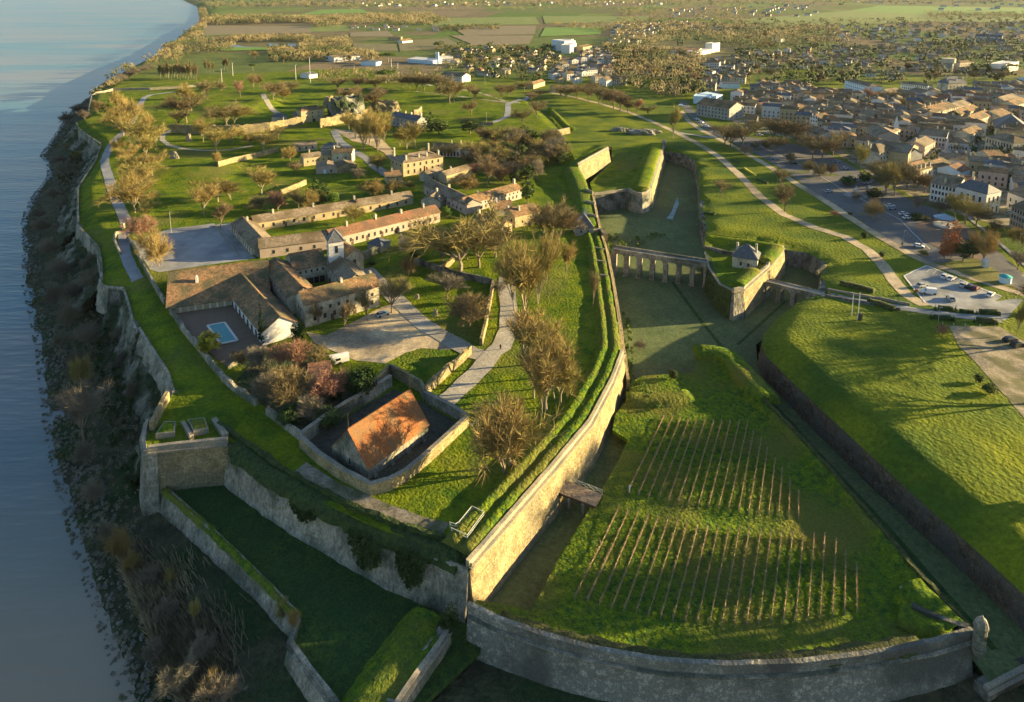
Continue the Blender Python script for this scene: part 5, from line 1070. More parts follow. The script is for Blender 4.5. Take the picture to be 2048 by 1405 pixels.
# ---------------------------------------------------------------- citadel buildings
WN = lambda s, n, z, a=.06, b=.94, w_=.9, h=1.4: (s, n, z, w_, h, a, b)
C = lambda *a: bld(*a[:2], *a[2:])
B = bld
e = B('hotel_wing', 'long low hotel wing with big mossy tiled roof and white pillars', (337, 614), (536, 586), 3.0, 3.2, 24, 6.6, 'gable', 'cream', 'tile', [('f', 8, .2, 1.7, 2.3, .05, .62, 'shutter_panel', 'ochre'), ('f', 9, 0, .5, 3.0, .0, .66, 'pillar', 'white')], [(.27, .30, 1.6, 'white')], over=.8)
ridgeb('hotel_wing', 'dark-roofed hotel wing ending in a bright white gable', (559, 633), (482, 548), 10.6, 10.5, 3.0, 3.4, 'white', 'tile', [('f', 1, 1.5, .8, 1.2, .75, .9), ('l', 7, .2, 1.6, 2.4, .1, .85, 'archway', 'dark')], over=.5)
B('convent_wing', 'cream two-storey convent front with rows of small windows', (609, 611), (758, 572), 3.2, 7.2, 8.5, 2.6, 'gable', 'cream', 'tile', [WN('f', 8, 4.3, .04, .96, .8, 1.1), WN('f', 7, 1.5, .06, .96, .9, 1.5), ('f', 2, 0, 1.1, 2.2, .2, .8, 'door'), WN('l', 2, 4, .3, .8, .7, 1)], [(.55, .5, .8), (.97, .6, .9)])
ridgeb('convent_wing', 'left cloister wing with long bluish wall above the hotel roofs', (604, 574), (548, 516), 12, 8.5, 3.2, 2.3, 'cream', 'tile', [WN('l', 9, 4.6, .05, .95, .6, 1)])
B('convent_wing', 'rear cloister wing with arcade openings on the courtyard', (588, 541), (652, 529), 3.2, 6.4, 14, 3.2, 'gable', 'cream', 'tile', [WN('f', 5, 4.6, .1, .98, .6, .9), ('f', 5, 0, 1.7, 2.6, .05, .95, 'archway', 'dark')])
ridgeb('convent_wing', 'right cloister wing with plain dark tiled roof below the belfry', (712, 549), (668, 503), 12, 8.5, 3.2, 2.4, 'cream', 'tile_grey', [WN('l', 6, 4.6, .1, .9, .6, .9), ('l', 5, 0, 1.7, 2.6, .1, .9, 'archway', 'dark')])
B('bell_tower', 'square pale belfry with a greenish pyramid roof', (657, 486), (687, 482), 3.2, 14.5, 5.4, 3.6, 'hip', 'white', 'slate', [('f', 1, 10.4, 1.0, 2.6, .35, .65), ('l', 1, 10.4, 1.0, 2.6, .35, .65)])
ridgeb('chapel', 'cream chapel gable with a single cross window beside the belfry', (708, 501), (672, 478), 13.4, 7, 3.2, 2.0, 'cream', 'tile', [('f', 1, 5, 1.1, 1.8, .42, .6)])
bx = lambda lab, A_, B_, *r, **k: B('barrack_row', lab, A_, B_, *r, **k)
bx('long north barrack row with ochre courtyard front', (508, 447), (826, 395), 4, 3.6, 7, 2.0, 'gable', 'ochre', 'tile_grey', [WN('f', 16, 1.1, .02, .98, .9, 1.5), ('f', 5, 0, 1, 2.1, .1, .9, 'door')], [(.12, .5), (.36, .5), (.62, .5, 1.6), (.63, .3, 1.0, 'tile_red'), (.87, .5)])
ridgeb('barrack_row', 'west barrack row closing the ring beside the café terrace', (526, 479), (484, 434), 9.6, 9, 4, 2.2, 'cream', 'tile_grey', [WN('l', 10, 1, .03, .97, .9, 1.6)], [(.6, .85)])
bx('south barrack row behind the belfry, shaded brown roof', (519, 497), (655, 480), 4, 4, 8, 2.2, 'gable', 'pinkish', 'tile_grey', [WN('f', 4, 1.2, .1, .9)])
bx('south barrack row with reddish roof and white chimneys', (665, 477), (880, 425), 4, 4.4, 8, 2.2, 'gable', 'pinkish', 'tile_red', [WN('f', 18, 1.2, .02, .98, .9, 1.6), ('f', 6, 0, 1.1, 2.2, .1, .9, 'door')], [(.16, .5, 1.5), (.42, .5, 1.6), (.66, .5), (.88, .5, 1.6)])
bx('short double-roofed block at the east end of the barrack ring', (842, 400), (880, 404), 4, 3.4, 14, 2.2, 'gablex', 'cream', 'tile_grey', [WN('l', 3, 1.2, .2, .9, .7, 1)], [(.5, .5, 1.4), (.9, .1, 1.4)])
bx('dark-roofed barrack row descending from the mansion corner', (847, 370), (931, 411), 4, 4.8, 8, 2.0, 'gable', 'pinkish', 'tile_grey', [WN('f', 10, 1.2), WN('f', 6, 3.4, .1, .9, .7, .8)], [(.35, .8)])
bx('barrack row turning right towards the dark evergreen', (936, 409), (1043, 378), 4, 5, 7.5, 2.0, 'gable', 'pinkish', 'tile', [WN('f', 12, 1.2), WN('f', 12, 3.4, .04, .96, .8, .9)], [(.3, .7), (.96, .5, 2)])
B('mansion', 'large golden mansion with hipped roof and tall chimneys', (806, 327), (886, 314), 4.2, 7.4, 15, 2.8, 'hip', 'ochre', 'tile_grey', [WN('f', 6, 4.8, .05, .95, 1, 1.7), WN('f', 6, 1.2, .05, .95, 1, 2), WN('l', 3, 4.8)], [(.08, .95, 3.6), (.95, .95, 3.2), (.12, .15, 1.6), (.45, .2, 1.2), (.65, .2, 1.2), (.95, .2, 1.4)])
h = lambda lab, A_, B_, *r, **k: B('village_house', lab, A_, B_, *r, **k)
h('small lean-to house with reddish roof in front of the mansion', (773, 356), (804, 353), 4, 3.2, 7, 1.4, 'mono', 'ochre', 'tile', [WN('f', 2, 1.2, .1, .9, .7, 1)], [(.5, .9, 1.6)])
h('long cream house with dark mono-pitch roof above the lawn', (607, 317), (665, 309), 4.2, 4.6, 7, 1.6, 'gable', 'ochre', 'tile_grey', [WN('f', 5, 1.8, .05, .95, .7, 1.1)], [(.28, .6, 2)])
h('taller cream house stepping up behind the twin sheds', (663, 306), (703, 306), 4.2, 6, 8, 1.8, 'gable', 'cream', 'tile', [WN('f', 2, 2.5, .1, .9, .8, 1.1)], [(.05, .4, 1.4)])
h('left twin shed with shallow gable and dark roof', (632, 336), (675, 334), 4, 3.6, 9, 1.5, 'gablex', 'pinkish', 'tile_grey', [('f', 1, 0, 1.4, 2.4, .3, .5, 'door', 'bluepanel'), WN('f', 1, .8, .6, .8)])
h('right twin shed with orange-lit gable wall', (676, 335), (714, 330), 4, 3.6, 9, 1.5, 'gablex', 'stone', 'tile_grey', [WN('f', 2, 2, .1, .9, .6, .6), ('f', 1, 0, 1.6, 2.2, .8, .98, 'door')])
h('dark hip-roofed house at the back of the farm group', (641, 297), (674, 297), 4.4, 4.6, 9, 2.6, 'hip', 'grey_wall', 'slate', [], [(.9, .5)])
h('flat low range left of the dark hip-roofed house', (590, 294), (634, 290), 4.4, 3, 6, 1, 'mono', 'cream', 'tile_grey', [WN('f', 3, 1)], [])
B('gate_tower', 'tall golden rampart house with arched passage', (602, 223), (647, 218), 4, 9, 9, 2.4, 'hip', 'ochre', 'tile', [WN('f', 3, 6.2, .1, .9, .8, 1.3), WN('f', 3, 3.4, .1, .9, .8, 1.3), ('f', 1, -.6, 2.2, 3, .45, .65, 'archway', 'dark')], [(.2, .5), (.8, .5)])
h('low golden house attached left of the tall rampart house', (585, 231), (602, 231), 5, 4, 7, 1.6, 'gable', 'ochre', 'tile_grey')
h('small black-roofed house beside the upper gravel path', (543, 234), (566, 235), 6, 3, 6, 2, 'hip', 'cream', 'slate', [], [(.1, .5)])
h('dark-roofed two-storey building behind the plane trees', (781, 232), (834, 242), 4, 7, 9, 2.4, 'gable', 'grey_wall', 'slate', [WN('f', 6, 4.4), WN('f', 6, 1.4)], [(.1, .5, 1.4), (.4, .5, 1.4), (.62, .5, 1.4), (.98, .5, 2)])
h('bluish long house with white chimneys behind bare trees', (865, 297), (921, 299), 3.6, 5.6, 8, 2.2, 'gable', 'pale', 'tile_grey', [WN('f', 8, 1.2, .04, .96, 1, 2.6)], [(.62, .5, 1.8), (.95, .5, 1.8)])
h('white gabled annex right of the bluish long house', (921, 298), (940, 302), 3.4, 5, 9, 2.2, 'gablex', 'pale', 'tile_grey', [WN('f', 2, 1.5)])
h('narrow house with an orange chimney left of the garden tree', (858, 352), (889, 343), 4, 4, 7, 1.8, 'gable', 'cream', 'tile_grey', [WN('f', 2, 1.5)], [(.05, .5, 2.2, 'tile_red')])
h('long golden outbuilding right of the mansion', (893, 352), (943, 337), 4, 4.4, 6, 1.6, 'gable', 'ochre', 'tile_grey', [WN('f', 4, 1.4, .1, .9, .7, 1)], [(.35, .6)])
h('stone house with golden side wall under the village trees', (1030, 434), (1079, 423), 4, 5, 9, 2.4, 'gable', 'ochre', 'tile', [WN('f', 2, 1.6, .1, .9, .7, 1), WN('l', 2, 2)], [(.3, .3, 1.6), (.05, .7)])
h('low house roofs clustered left of the golden-walled house', (992, 420), (1028, 416), 4, 3.6, 9, 2, 'gable', 'grey_wall', 'tile', [], [(.2, .5, 1.4, 'white')])
h('long roof half hidden behind the great bare tree', (945, 443), (1000, 458), 4, 4, 8, 2.2, 'gable', 'ochre', 'tile', [], [(.02, .5, 1.6)])
h('blue tarpaulin-roofed shed in the dark garden', (998, 346), (1022, 343), 3, 2.4, 5, .6, 'mono', 'grey_wall', 'bluepanel')
h('small cream house in the garden south of the barracks', (800, 490), (835, 487), 4, 2.8, 6, 1.6, 'gable', 'cream', 'tile_grey', [WN('f', 1, 1, .3, .7)], [(.1, .5, 1)])
h('dark little roof beside the chapel apse', (735, 487), (762, 492), 4, 2.6, 6, 1.6, 'hip', 'grey_wall', 'slate')
h('pink tiled lean-to hidden among garden bushes', (618, 758), (660, 752), 3, 2.4, 5, 1.2, 'mono', 'grey_wall', 'tile_red')
h('tiny stone hut under the tree by the north lane', (1027, 233), (1043, 233), 2, 3, 4, 1.2, 'hip', 'ochre', 'tile_grey', [('f', 1, .1, .9, 1.8, .3, .7, 'door')])
h('low sunlit wall-house at the north gate lane', (955, 250), (986, 249), 3, 2.2, 4, .8, 'mono', 'ochre', 'tile')
h('small pavilion near the sports entrance with white front', (600, 148), (618, 150), 2, 3, 12, 2, 'gablex', 'white', 'slate')
B('guardhouse', 'pyramid-roofed guardhouse with white dormer on the curtain', (1152, 457), (1187, 456), 4.4, 3.0, 8, 5, 'hip', 'grey_wall', 'slate', [WN('f', 2, 1, .1, .9, .7, 1)])
p = W(1171, 437, 8.4); q = MB(); q.add([(-1, 0, 0), (1, 0, 0), (0, 0, 5.2), (0, 2.2, .8)], [(0, 1, 2), (1, 3, 2), (3, 0, 2), (0, 3, 1)]); o = q.build('dormer_gable', M['white']); o.location = p; tag(o, 'white pointed dormer gable on the guardhouse roof', 'dormer')
scarp('gate_buttress', 'weathered stone turret stub clinging to the curtain by the guardhouse', [(1186, 462, 6), (1200, 460, 6), (1205, 468, 6)], -4, batter=.05, m='stone', par=.4, cordon=False, cat='turret')
# castle ruin
def rock(name, label, px, py, ptop, wid, m, seed, cat='ruin', flat=1.0):
    p = G(px, py); hh = height_to(p, ptop); s = Vector(p)-CAMP; k = F/(s.y*CP-s.z*SP); r = wid/k/2; rnd = random.Random(seed)
    bm = bmesh.new(); bmesh.ops.create_icosphere(bm, subdivisions=4, radius=1)
    for v in bm.verts:
        a = v.co.copy(); n = noise.fractal(a*1.7+Vector((seed, 0, 0)), 1, 2, 4)*.35; a *= 1+n; z = max(-.2, a.z)**1 if a.z > 0 else a.z*.2
        z = min(z, .8+.2*noise.noise(a*3)); v.co = Vector((a.x*r, a.y*r*flat, z*hh*1.15))
    me = bpy.data.meshes.new(name); bm.to_mesh(me); bm.free(); me.materials.append(M[m]); o = bpy.data.objects.new(name, me); col.objects.link(o); o.location = p; tag(o, label, cat); return o
rock('castle_ruin', 'dark craggy castle ruin rising behind the tall rampart house', 690, 236, 192, 85, 'cliff', 3)
rock('castle_ruin', 'small pale ruin shoulder at the left of the castle mass', 660, 214, 192, 26, 'stone', 4)
rock('castle_ruin', 'golden ruin fragment between castle and plane trees', 770, 222, 200, 60, 'stone', 5, flat=.5)
scarp('castle_tower', 'bright golden ruined tower wall right of the castle', [(828, 222, 10), (838, 220, 10), (844, 214, 10)], 1, batter=.02, m='stone', par=.5, cordon=False, cat='ruin')
scarp('castle_tower', 'small golden wall block on top of the castle ruin', [(686, 181, 11), (697, 184, 11)], 5, batter=.02, m='stone', par=.3, cordon=False, cat='ruin')
for i, (a, b, c_, w_, lb) in enumerate([(1285, 268, 258, 66, 'long heap of excavated stones on the park lawn'), (1240, 262, 254, 36, 'left end of the excavated stone heap on the lawn'), (378, 283, 268, 12, 'small tilted golden boulder by the garden path'), (349, 318, 303, 16, 'pale round boulder on the sunny slope'), (834, 598, 588, 9, 'pale boulder on the fenced lawn nearer the lane'), (871, 632, 617, 9, 'pale boulder on the fenced lawn farther down'), (487, 664, 650, 12, 'small rock under the hotel yard tree')][:6]): rock('boulder_heap' if i < 2 else 'boulder', lb, a, b, c_, w_, 'stone_grey' if i < 2 else 'coping', 10+i, 'rocks', .5)
# caravan, fence posts
def caravan(px, py):
    p = G(px, py); e = empty('caravan', p, .5); tag(e, 'white covered caravan at the edge of the hotel yard', 'caravan')
    q = MB(); n = 8; pr = [(-1.15, .5), (-1.2, 1.9), (-.9, 2.5), (-.3, 2.75), (.3, 2.75), (.9, 2.5), (1.2, 1.9), (1.15, .5)]; vs = [(-2.6, y, z) for y, z in pr]+[(2.6, y*.95, z*.93) for y, z in pr]; q.add(vs, [tuple(range(n))[::-1] if 0 else tuple(range(n)), tuple(range(n, 2*n))[::-1]]+[(k, n+k, n+(k+1) % n, (k+1) % n) for k in range(n)]); q.build('body', M['white'], e)
    for s in (-1, 1): q = MB(); q.bar((0, s*1.05, .35), (0, s*1.25, .35), .7, .7, 10); q.build('wheel', M['tyre'], e)
    q = MB(); q.box((-.4, -1.2, 1.3), (1.2, .06, .7)); q.build('window', M['glass'], e)
caravan(678, 726)
def posts(name, label, px, gap, h_=.9, m='wood'):
    P = dens([tuple(G(*p)) for p in px], gap); c = Vector(P[0]); e = empty(name, c); tag(e, label, 'fence')
    for p in P: q = Vector(p)-c; mb = MB(); mb.box((q.x, q.y, gz(p[0], p[1])-c.z-.1), (.14, .14, h_+.1)); mb.build('post', M[m], e)
posts('post_fence', 'row of short wooden posts along the hotel lane lawn', [(742, 545), (790, 588), (850, 640), (905, 674), (945, 698)], 2.6)
posts('post_fence', 'line of small posts edging the gravel lot', [(1885, 650), (1930, 652), (1990, 656)], 3.2, .8, 'white')
posts('post_fence', 'row of bollards round the planted square', [(1815, 470), (1840, 490), (1875, 505), (1905, 512)], 2.4, .8, 'metal')
# clipped hedges and small cones by the gate lane
def hedge(label, px, h_, w_, m='ivy'):
    P = dens([tuple(G(*p)) for p in px], 1.0); c = P[0]; o = loft('hedge', [(p[0]-c[0], p[1]-c[1], gz(p[0], p[1])-c[2]) for p in P], [(w_/2, -.2), (w_/2+.05, h_*.5), (w_/2-.1, h_), (-w_/2+.1, h_), (-w_/2-.05, h_*.5), (-w_/2, -.2)], 1, M[m], None, .2, True, ragged=.15); o.location = c; tag(o, label, 'hedge')
for lb, px, a, b, m in [('clipped hedge in the back row beside the left yew cone', [(1877, 619), (1905, 622)], 1.2, 1.6, 'ivy'), ('clipped hedge in the back row at its right end', [(1960, 628), (1998, 630)], 1.4, 1.8, 'ivy'), ('faint clipped hedge in the middle of the back row', [(1920, 625), (1946, 627)], 1.0, 1.4, 'ivy'), ('clipped hedge in the front row beside the left cone', [(1868, 638), (1902, 641)], 1.3, 1.6, 'ivy'), ('sunlit orange clipped hedge in the front row', [(1954, 644), (1994, 649)], 1.4, 1.8, 'hedge_brown'),
                         ('long brown hedge strip above the sunken entrance lane', [(1680, 570), (1710, 576), (1747, 586)], 1.4, 2.2, 'hedge_brown'), ('lower brown hedge strip beside the entrance lane wall', [(1735, 606), (1760, 612), (1788, 622)], 1.4, 2.2, 'hedge_brown'), ('short dark hedge at the foot of the retaining wall lawn', [(1410, 428), (1428, 430)], .8, 2, 'ivy'), ('yellow flowering hedge strip on the park slope', [(1488, 338), (1498, 345), (1510, 352)], .8, 1.6, 'leaf_yellow'), ('dull hedge strip above the park path bend', [(1464, 322), (1478, 328)], .8, 1.5, 'hedge_brown'), ('low hedge strip beside the lone park trees', [(1514, 360), (1534, 368)], .8, 1.5, 'ivy')]: hedge(lb, px, a, b, m)
lowwall('lane_wall', 'long dark low wall beside the sunken entrance lane', [(1655, 582), (1700, 590), (1760, 600), (1820, 612)], .9, .6, 'coping'); lowwall('lane_wall', 'second low wall on the near side of the entrance lane', [(1650, 594), (1700, 603), (1760, 613), (1800, 622)], .9, .6, 'stone_dark')
# ---------------------------------------------------------------- vehicles
def car_mesh():
    def shell(pr, w0, w1, y0=0):
        vs = [(x, s*(w0 if z < .9 else w1), z) for s in (-1, 1) for x, z in pr]; n = len(pr)
        return vs, [tuple(range(n)), tuple(range(n, 2*n))[::-1]]+[(k, n+k, n+(k+1) % n, (k+1) % n) for k in range(n)]
    b = MB(); b.add(*shell([(-2.1, .3), (-2.15, .75), (-1.95, .95), (-1.5, .98), (1.1, .98), (2.0, .78), (2.12, .5), (2.05, .3)], .86, .82))
    r = MB(); r.add(*shell([(-1.35, 1.40), (-.9, 1.47), (.2, 1.46), (.45, 1.38)], .62, .62)); 
    g = MB(); vs = [(-1.9, -.78, .96), (1.05, -.78, .96), (.42, -.63, 1.40), (-1.38, -.63, 1.40), (-1.9, .78, .96), (1.05, .78, .96), (.42, .63, 1.40), (-1.38, .63, 1.40)]; g.add(vs, [(0, 1, 2, 3), (7, 6, 5, 4), (1, 5, 6, 2), (4, 0, 3, 7), (3, 2, 6, 7)])
    w_ = MB(); w_.bar((0, -.1, 0), (0, .1, 0), .62, .62, 12)
    hl = MB(); hl.box((0, 0, 0), (.08, .35, .16))
    return b, r, g, w_, hl
_cb, _cr, _cg, _cw, _ch = car_mesh(); _cgm = _cg.mesh('windows', M['glass']); _cwm = _cw.mesh('wheel', M['tyre']); _chm = _ch.mesh('headlight', M['white']); _tlm = _ch.mesh('tail_light', M['car_red'])
_cbm = {}; 
def car(px, py, rot, colr, label, sc_=1.0, van=False, group='parked cars'):
    p = G(px, py); e = empty('parked_car' if not van else 'parked_van', p+Vector((0, 0, .06)), R(rot)); tag(e, label, 'van' if van else 'car', group)
    k = 'car_'+colr
    if k not in _cbm: _cbm[k] = (_cb.mesh('body', M[k]), _cr.mesh('cabin_roof', M[k]))
    s = (1.02, 1.0, 1.0) if not van else (1.2, 1.1, 1.25)
    inst('body', _cbm[k][0], e, scale=s); inst('windows', _cgm, e, scale=s)
    if van: q = MB(); q.box((-.75, 0, .9), (3.3, 1.75, 1.25)); q.build('cargo_box', M[k], e)
    else: inst('cabin_roof', _cbm[k][1], e, scale=s)
    for x in (-1.35, 1.35):
        for y in (-.8, .8): inst('wheel', _cwm, e, (x*s[0], y*s[1], .31))
    for y in (-.6, .6): inst('headlight', _chm, e, (2.1*s[0], y, .6)); inst('tail_light', _tlm, e, (-2.13*s[0], y, .68))
cars = [(1890, 556, 35, 'white', 'white car, left of the adjoining white pair at the car park'), (1903, 560, 35, 'white', 'white car, right of the adjoining white pair at the car park'), (1926, 573, 40, 'silver', 'silver car in the back row beside the black one'), (1939, 577, 40, 'black', 'black car between silver and dark red cars'), (1951, 580, 40, 'red', 'dark red car parked in the back row'), (1981, 592, 40, 'white', 'white off-roader alone near the right end of the car park'),
        (1901, 600, 75, 'silver', 'silver car driving in the middle of the car park'), (1844, 574, 20, 'silver', 'silver car behind the white van'), (2020, 683, 15, 'black', 'black car under the upright willow, farther one'), (2034, 693, 20, 'black', 'black car under the upright willow, nearer one'),
        (1780, 414, 5, 'white', 'white car at the planted square, behind the blue one'), (1783, 419, 5, 'blue', 'bluish car at the planted square end'), (1807, 430, 10, 'white', 'white car nearest the palm bed, farther of two'), (1815, 438, 10, 'white', 'white car nearest the palm bed, nearer of two'), (1837, 495, -35, 'white', 'lone white car on the esplanade edge'), (1657, 385, 20, 'silver', 'lone pale car crossing the shaded esplanade'),
        (1690, 339, 0, 'silver', 'pale car below the tall avenue plane tree'), (1673, 325, 5, 'blue', 'bluish car behind the avenue kerb'), (1550, 320, -10, 'blue', 'bluish car among small avenue trees'), (1587, 329, 0, 'black', 'black car among small avenue trees'), (2018, 427, 60, 'silver', 'silver car in the shaded courtyard gate'), (1394, 240, -55, 'white', 'white car upper end of the curving road'), (1402, 246, -50, 'white', 'white car second on the curving road'), (1412, 254, -40, 'white', 'white car lowest on the curving road'), (765, 632, 40, 'blue', 'dark blue car under the pollard trees of the hotel yard'),
        (1734, 368, 10, 'silver', 'pale car parked beside the fountain square'), (1520, 272, 0, 'white', 'white car beneath the first avenue trees'), (1972, 318, 70, 'blue', 'blue car by the town square corner'), (1740, 378, 15, 'blue', 'bluish car behind the dark square shrubs')]
for a in cars: car(*a)
car(1857, 588, 165, 'white', 'white van parked at the car park edge', van=True); car(1363, 214, 5, 'white', 'white van on the road by the blue hall', van=True)

for i, (x, y) in enumerate([(452, 462), (462, 470), (474, 480), (484, 490), (496, 500), (468, 460), (488, 476)]):
    p = G(x, y); e = empty('closed_parasol', p); e['category'] = 'parasol'; q = MB(); q.cone((0, 0, 0), .04, .04, 2.6, 6); q.build('pole', M['metal'], e); q = MB(); q.cone((0, 0, 1.0), .12, .3, 1.4, 8); q.cone((0, 0, 2.4), .3, .02, .3, 8); q.build('canopy', M['pale'], e); zone(e, 'closed pale parasol', 'on the café terrace', x); e['group'] = 'parasols on the café terrace'
    q = MB(); q.box((1.6, 0, .68), (1, 1, .06)); q.box((1.6, 0, 0), (.12, .12, .7)); q.box((2.5, 0, .42), (.45, .45, .05)); q.box((.8, 0, .42), (.45, .45, .05)); o = empty('cafe_table', p); o['category'] = 'table'; q.build('table_top', M['metal'], o); zone(o, 'small metal café table', 'on the café terrace', x); o['group'] = 'tables on the café terrace'
# ---------------------------------------------------------------- trees one by one
def TR(desc, where, kind, l, name='bare_tree', group=None):
    for a in l:
        o = tree(a[0], a[1], a[2], kind if len(a) < 5 else a[4], a[3] if len(a) > 3 else None, name=name)
        o['category'] = name.replace('_', ' '); zone(o, desc, where, a[0])
        if group: o['group'] = group
g = 'bare trees along the riverside walk'
TR('golden leafless tree', 'of the riverside walk rows', 'gold1', [(239, 236, 172, 46, 'gold2'), (252, 262, 200, 48), (262, 286, 226, 50, 'gold2'), (240, 305, 270, 36, 'gold4'), (276, 298, 232, 52), (301, 296, 228, 34, 'gold2'), (312, 296, 246, 30), (268, 356, 300, 60, 'gold4'), (304, 352, 300, 36), (272, 384, 330, 50), (268, 426, 352, 62), (290, 440, 396, 50, 'gold3'), (282, 416, 380, 44), (256, 248, 186, 44, 'gold4'), (246, 272, 214, 46), (286, 276, 222, 42, 'gold2'), (292, 318, 262, 36), (284, 364, 316, 46), (258, 400, 342, 46, 'gold4'), (262, 330, 284, 36)], group=g)
TR('round red-tinged leafless tree', 'below the riverside walk', 'red4', [(284, 480, 424, 66), (318, 533, 458, 62, 'gold4')], group=g)
TR('wide gold-brown leafless tree', 'beside the bowling ground', 'brown4', [(304, 512, 450, 56, 'gold4')], group=g)
TR('leafless tree', 'on the northern lawns', 'brown1', [(358, 253, 216, 36), (372, 246, 180, 50), (384, 222, 158, 48, 'gold2'), (414, 198, 155, 30), (442, 182, 160, 26, 'brown4'), (452, 254, 204, 50), (470, 250, 205, 44, 'gold1'), (482, 196, 158, 30, 'red2'), (507, 178, 142, 32, 'brown3'), (519, 176, 144, 24, 'brown3'), (547, 200, 158, 34), (569, 199, 172, 28, 'gold4'), (583, 185, 160, 34), (676, 180, 152, 36), (700, 205, 170, 34), (716, 180, 150, 30), (752, 180, 150, 34), (745, 222, 172, 50)])
TR('golden leafless tree', 'in front of the old town rampart', 'gold1', [(407, 285, 235, 28), (398, 262, 236, 20), (433, 302, 250, 46), (463, 290, 252, 34), (478, 278, 250, 34, 'gold4'), (528, 302, 256, 46), (540, 288, 262, 36, 'gold4'), (556, 278, 250, 34), (500, 290, 262, 30, 'gold4'), (581, 322, 288, 36, 'gold4')])
TR('leafless tree', 'on the sunny slope above the barracks', 'gold1', [(409, 430, 362, 46), (436, 404, 352, 56), (462, 400, 356, 48, 'gold2'), (440, 456, 402, 54, 'brown2'), (523, 390, 326, 50), (434, 330, 300, 22, 'gold4')])
TR('bushy leafless tree', 'behind the north barrack row', 'bush_gold', [(520, 424, 390, 50, 'bush_brown'), (556, 421, 376, 46, 'red4'), (600, 420, 372, 48, 'brown2'), (618, 424, 376, 40), (640, 408, 380, 30, 'brown4'), (706, 446, 406, 46, 'bush_gold'), (590, 346, 320, 30, 'bush_brown')])
TR('tall pale plane tree, leafless', 'round the village square', 'gold3', [(712, 278, 214, 60), (728, 299, 216, 60), (740, 290, 206, 66), (755, 303, 208, 62, 'gold3'), (700, 262, 226, 40, 'gold2'), (768, 285, 222, 46), (814, 299, 240, 60), (832, 297, 242, 58, 'gold2'), (800, 292, 250, 40)])
TR('golden rounded pollard tree', 'in the mansion gardens', 'bush_gold', [(743, 396, 356, 52), (788, 388, 360, 44), (820, 380, 360, 22), (756, 343, 300, 40, 'gold4'), (931, 385, 346, 56), (718, 360, 334, 28, 'bush_grey')])
TR('leafless garden tree', 'east of the mansion', 'brown1', [(976, 370, 306, 46), (900, 314, 284, 40, 'brown4'), (935, 330, 302, 30, 'brown4'), (948, 350, 322, 26, 'red4'), (862, 318, 292, 30), (985, 338, 300, 30), (1000, 330, 292, 30)])
TR('huge leafless tree', 'south-east of the barracks', 'gold1', [(918, 542, 420, 140), (958, 534, 440, 80, 'brown1'), (886, 530, 458, 60, 'brown1'), (865, 512, 456, 44, 'brown2'), (990, 515, 448, 60, 'brown1'), (935, 520, 440, 70, 'brown2')])
TR('tall golden leafless tree', 'in the line beside the gravel lane', 'gold2', [(1051, 650, 452, 124), (1076, 608, 440, 84, 'gold3'), (1030, 622, 476, 76, 'gold2'), (1092, 560, 456, 60), (1129, 556, 470, 52), (1100, 500, 396, 60, 'brown1'), (1118, 492, 400, 50, 'brown1'), (1084, 480, 398, 48, 'brown2'), (1136, 470, 420, 34, 'brown2')])
TR('golden leafless tree', 'in the line beside the rampart foot', 'gold1', [(1048, 730, 610, 76), (1080, 756, 626, 74), (1100, 776, 660, 70), (1120, 812, 690, 70), (1083, 832, 686, 80, 'gold3'), (1094, 820, 676, 90), (1110, 800, 690, 70, 'gold2'), (1068, 796, 690, 60)])
TR('slender leafless tree', 'leaning against the curtain bank', 'brown2', [(1185, 614, 528, 34)])
TR('great round leafless tree', 'between the magazine and the curtain', 'gold4', [(1008, 946, 784, 150), (1020, 930, 800, 110, 'gold1')])
TR('leafless tree', 'on the fenced lawn east of the hotel', 'bush_brown', [(941, 656, 580, 82, 'bush_brown'), (895, 596, 540, 42, 'grey1'), (817, 552, 506, 38, 'brown4'), (785, 626, 544, 46, 'brown1'), (1000, 600, 556, 20, 'grey1')])
TR('leafless pollard', 'before the convent front', 'brown2', [(736, 642, 570, 40, 'brown2'), (687, 660, 596, 44, 'brown2'), (640, 654, 598, 36, 'brown2')])
TR('reddish leafless garden tree', 'south of the hotel pool', 'bush_red', [(582, 824, 724, 82, 'bush_brown'), (650, 812, 738, 70, 'bush_red'), (520, 742, 690, 54, 'bush_grey'), (560, 738, 682, 44, 'bush_red'), (600, 744, 672, 50, 'bush_red'), (636, 738, 684, 46, 'bush_brown'), (682, 790, 736, 50, 'bush_brown'), (540, 800, 740, 56, 'bush_grey'), (480, 738, 700, 30, 'bush_brown'), (620, 842, 790, 56, 'bush_grey'), (470, 720, 696, 24, 'bush_grey')])
S = 'evergreen_shrub'
TR('bright yellow-green round shrub', 'at the near corner of the pool', 'yellow_shrub', [(419, 706, 660, 54)], S)
TR('dark green shrub', 'around the hotel garden', 'dark_shrub', [(596, 690, 642, 28), (726, 798, 728, 58), (704, 790, 742, 34), (668, 800, 770, 40), (662, 738, 714, 20, 'shrub'), (500, 724, 708, 16), (660, 850, 812, 60), (580, 850, 812, 50)], S)
TR('slim pointed cypress', 'beside the white hotel gable', 'cypress', [(525, 690, 610, 17)], 'cypress_tree')
TR('broad evergreen tree', 'in the village gardens', 'evergreen', [(632, 408, 350, 46, 'cone'), (644, 404, 362, 34), (668, 410, 380, 26, 'shrub'), (1055, 408, 358, 34), (1002, 498, 448, 50), (980, 500, 452, 40), (861, 262, 222, 40, 'cone'), (878, 270, 236, 40), (940, 268, 236, 46), (960, 272, 246, 30), (846, 252, 226, 26), (1040, 330, 286, 40), (893, 436, 410, 22, 'shrub'), (700, 470, 452, 18, 'shrub'), (742, 536, 520, 22), (830, 520, 500, 26)], 'evergreen_tree')
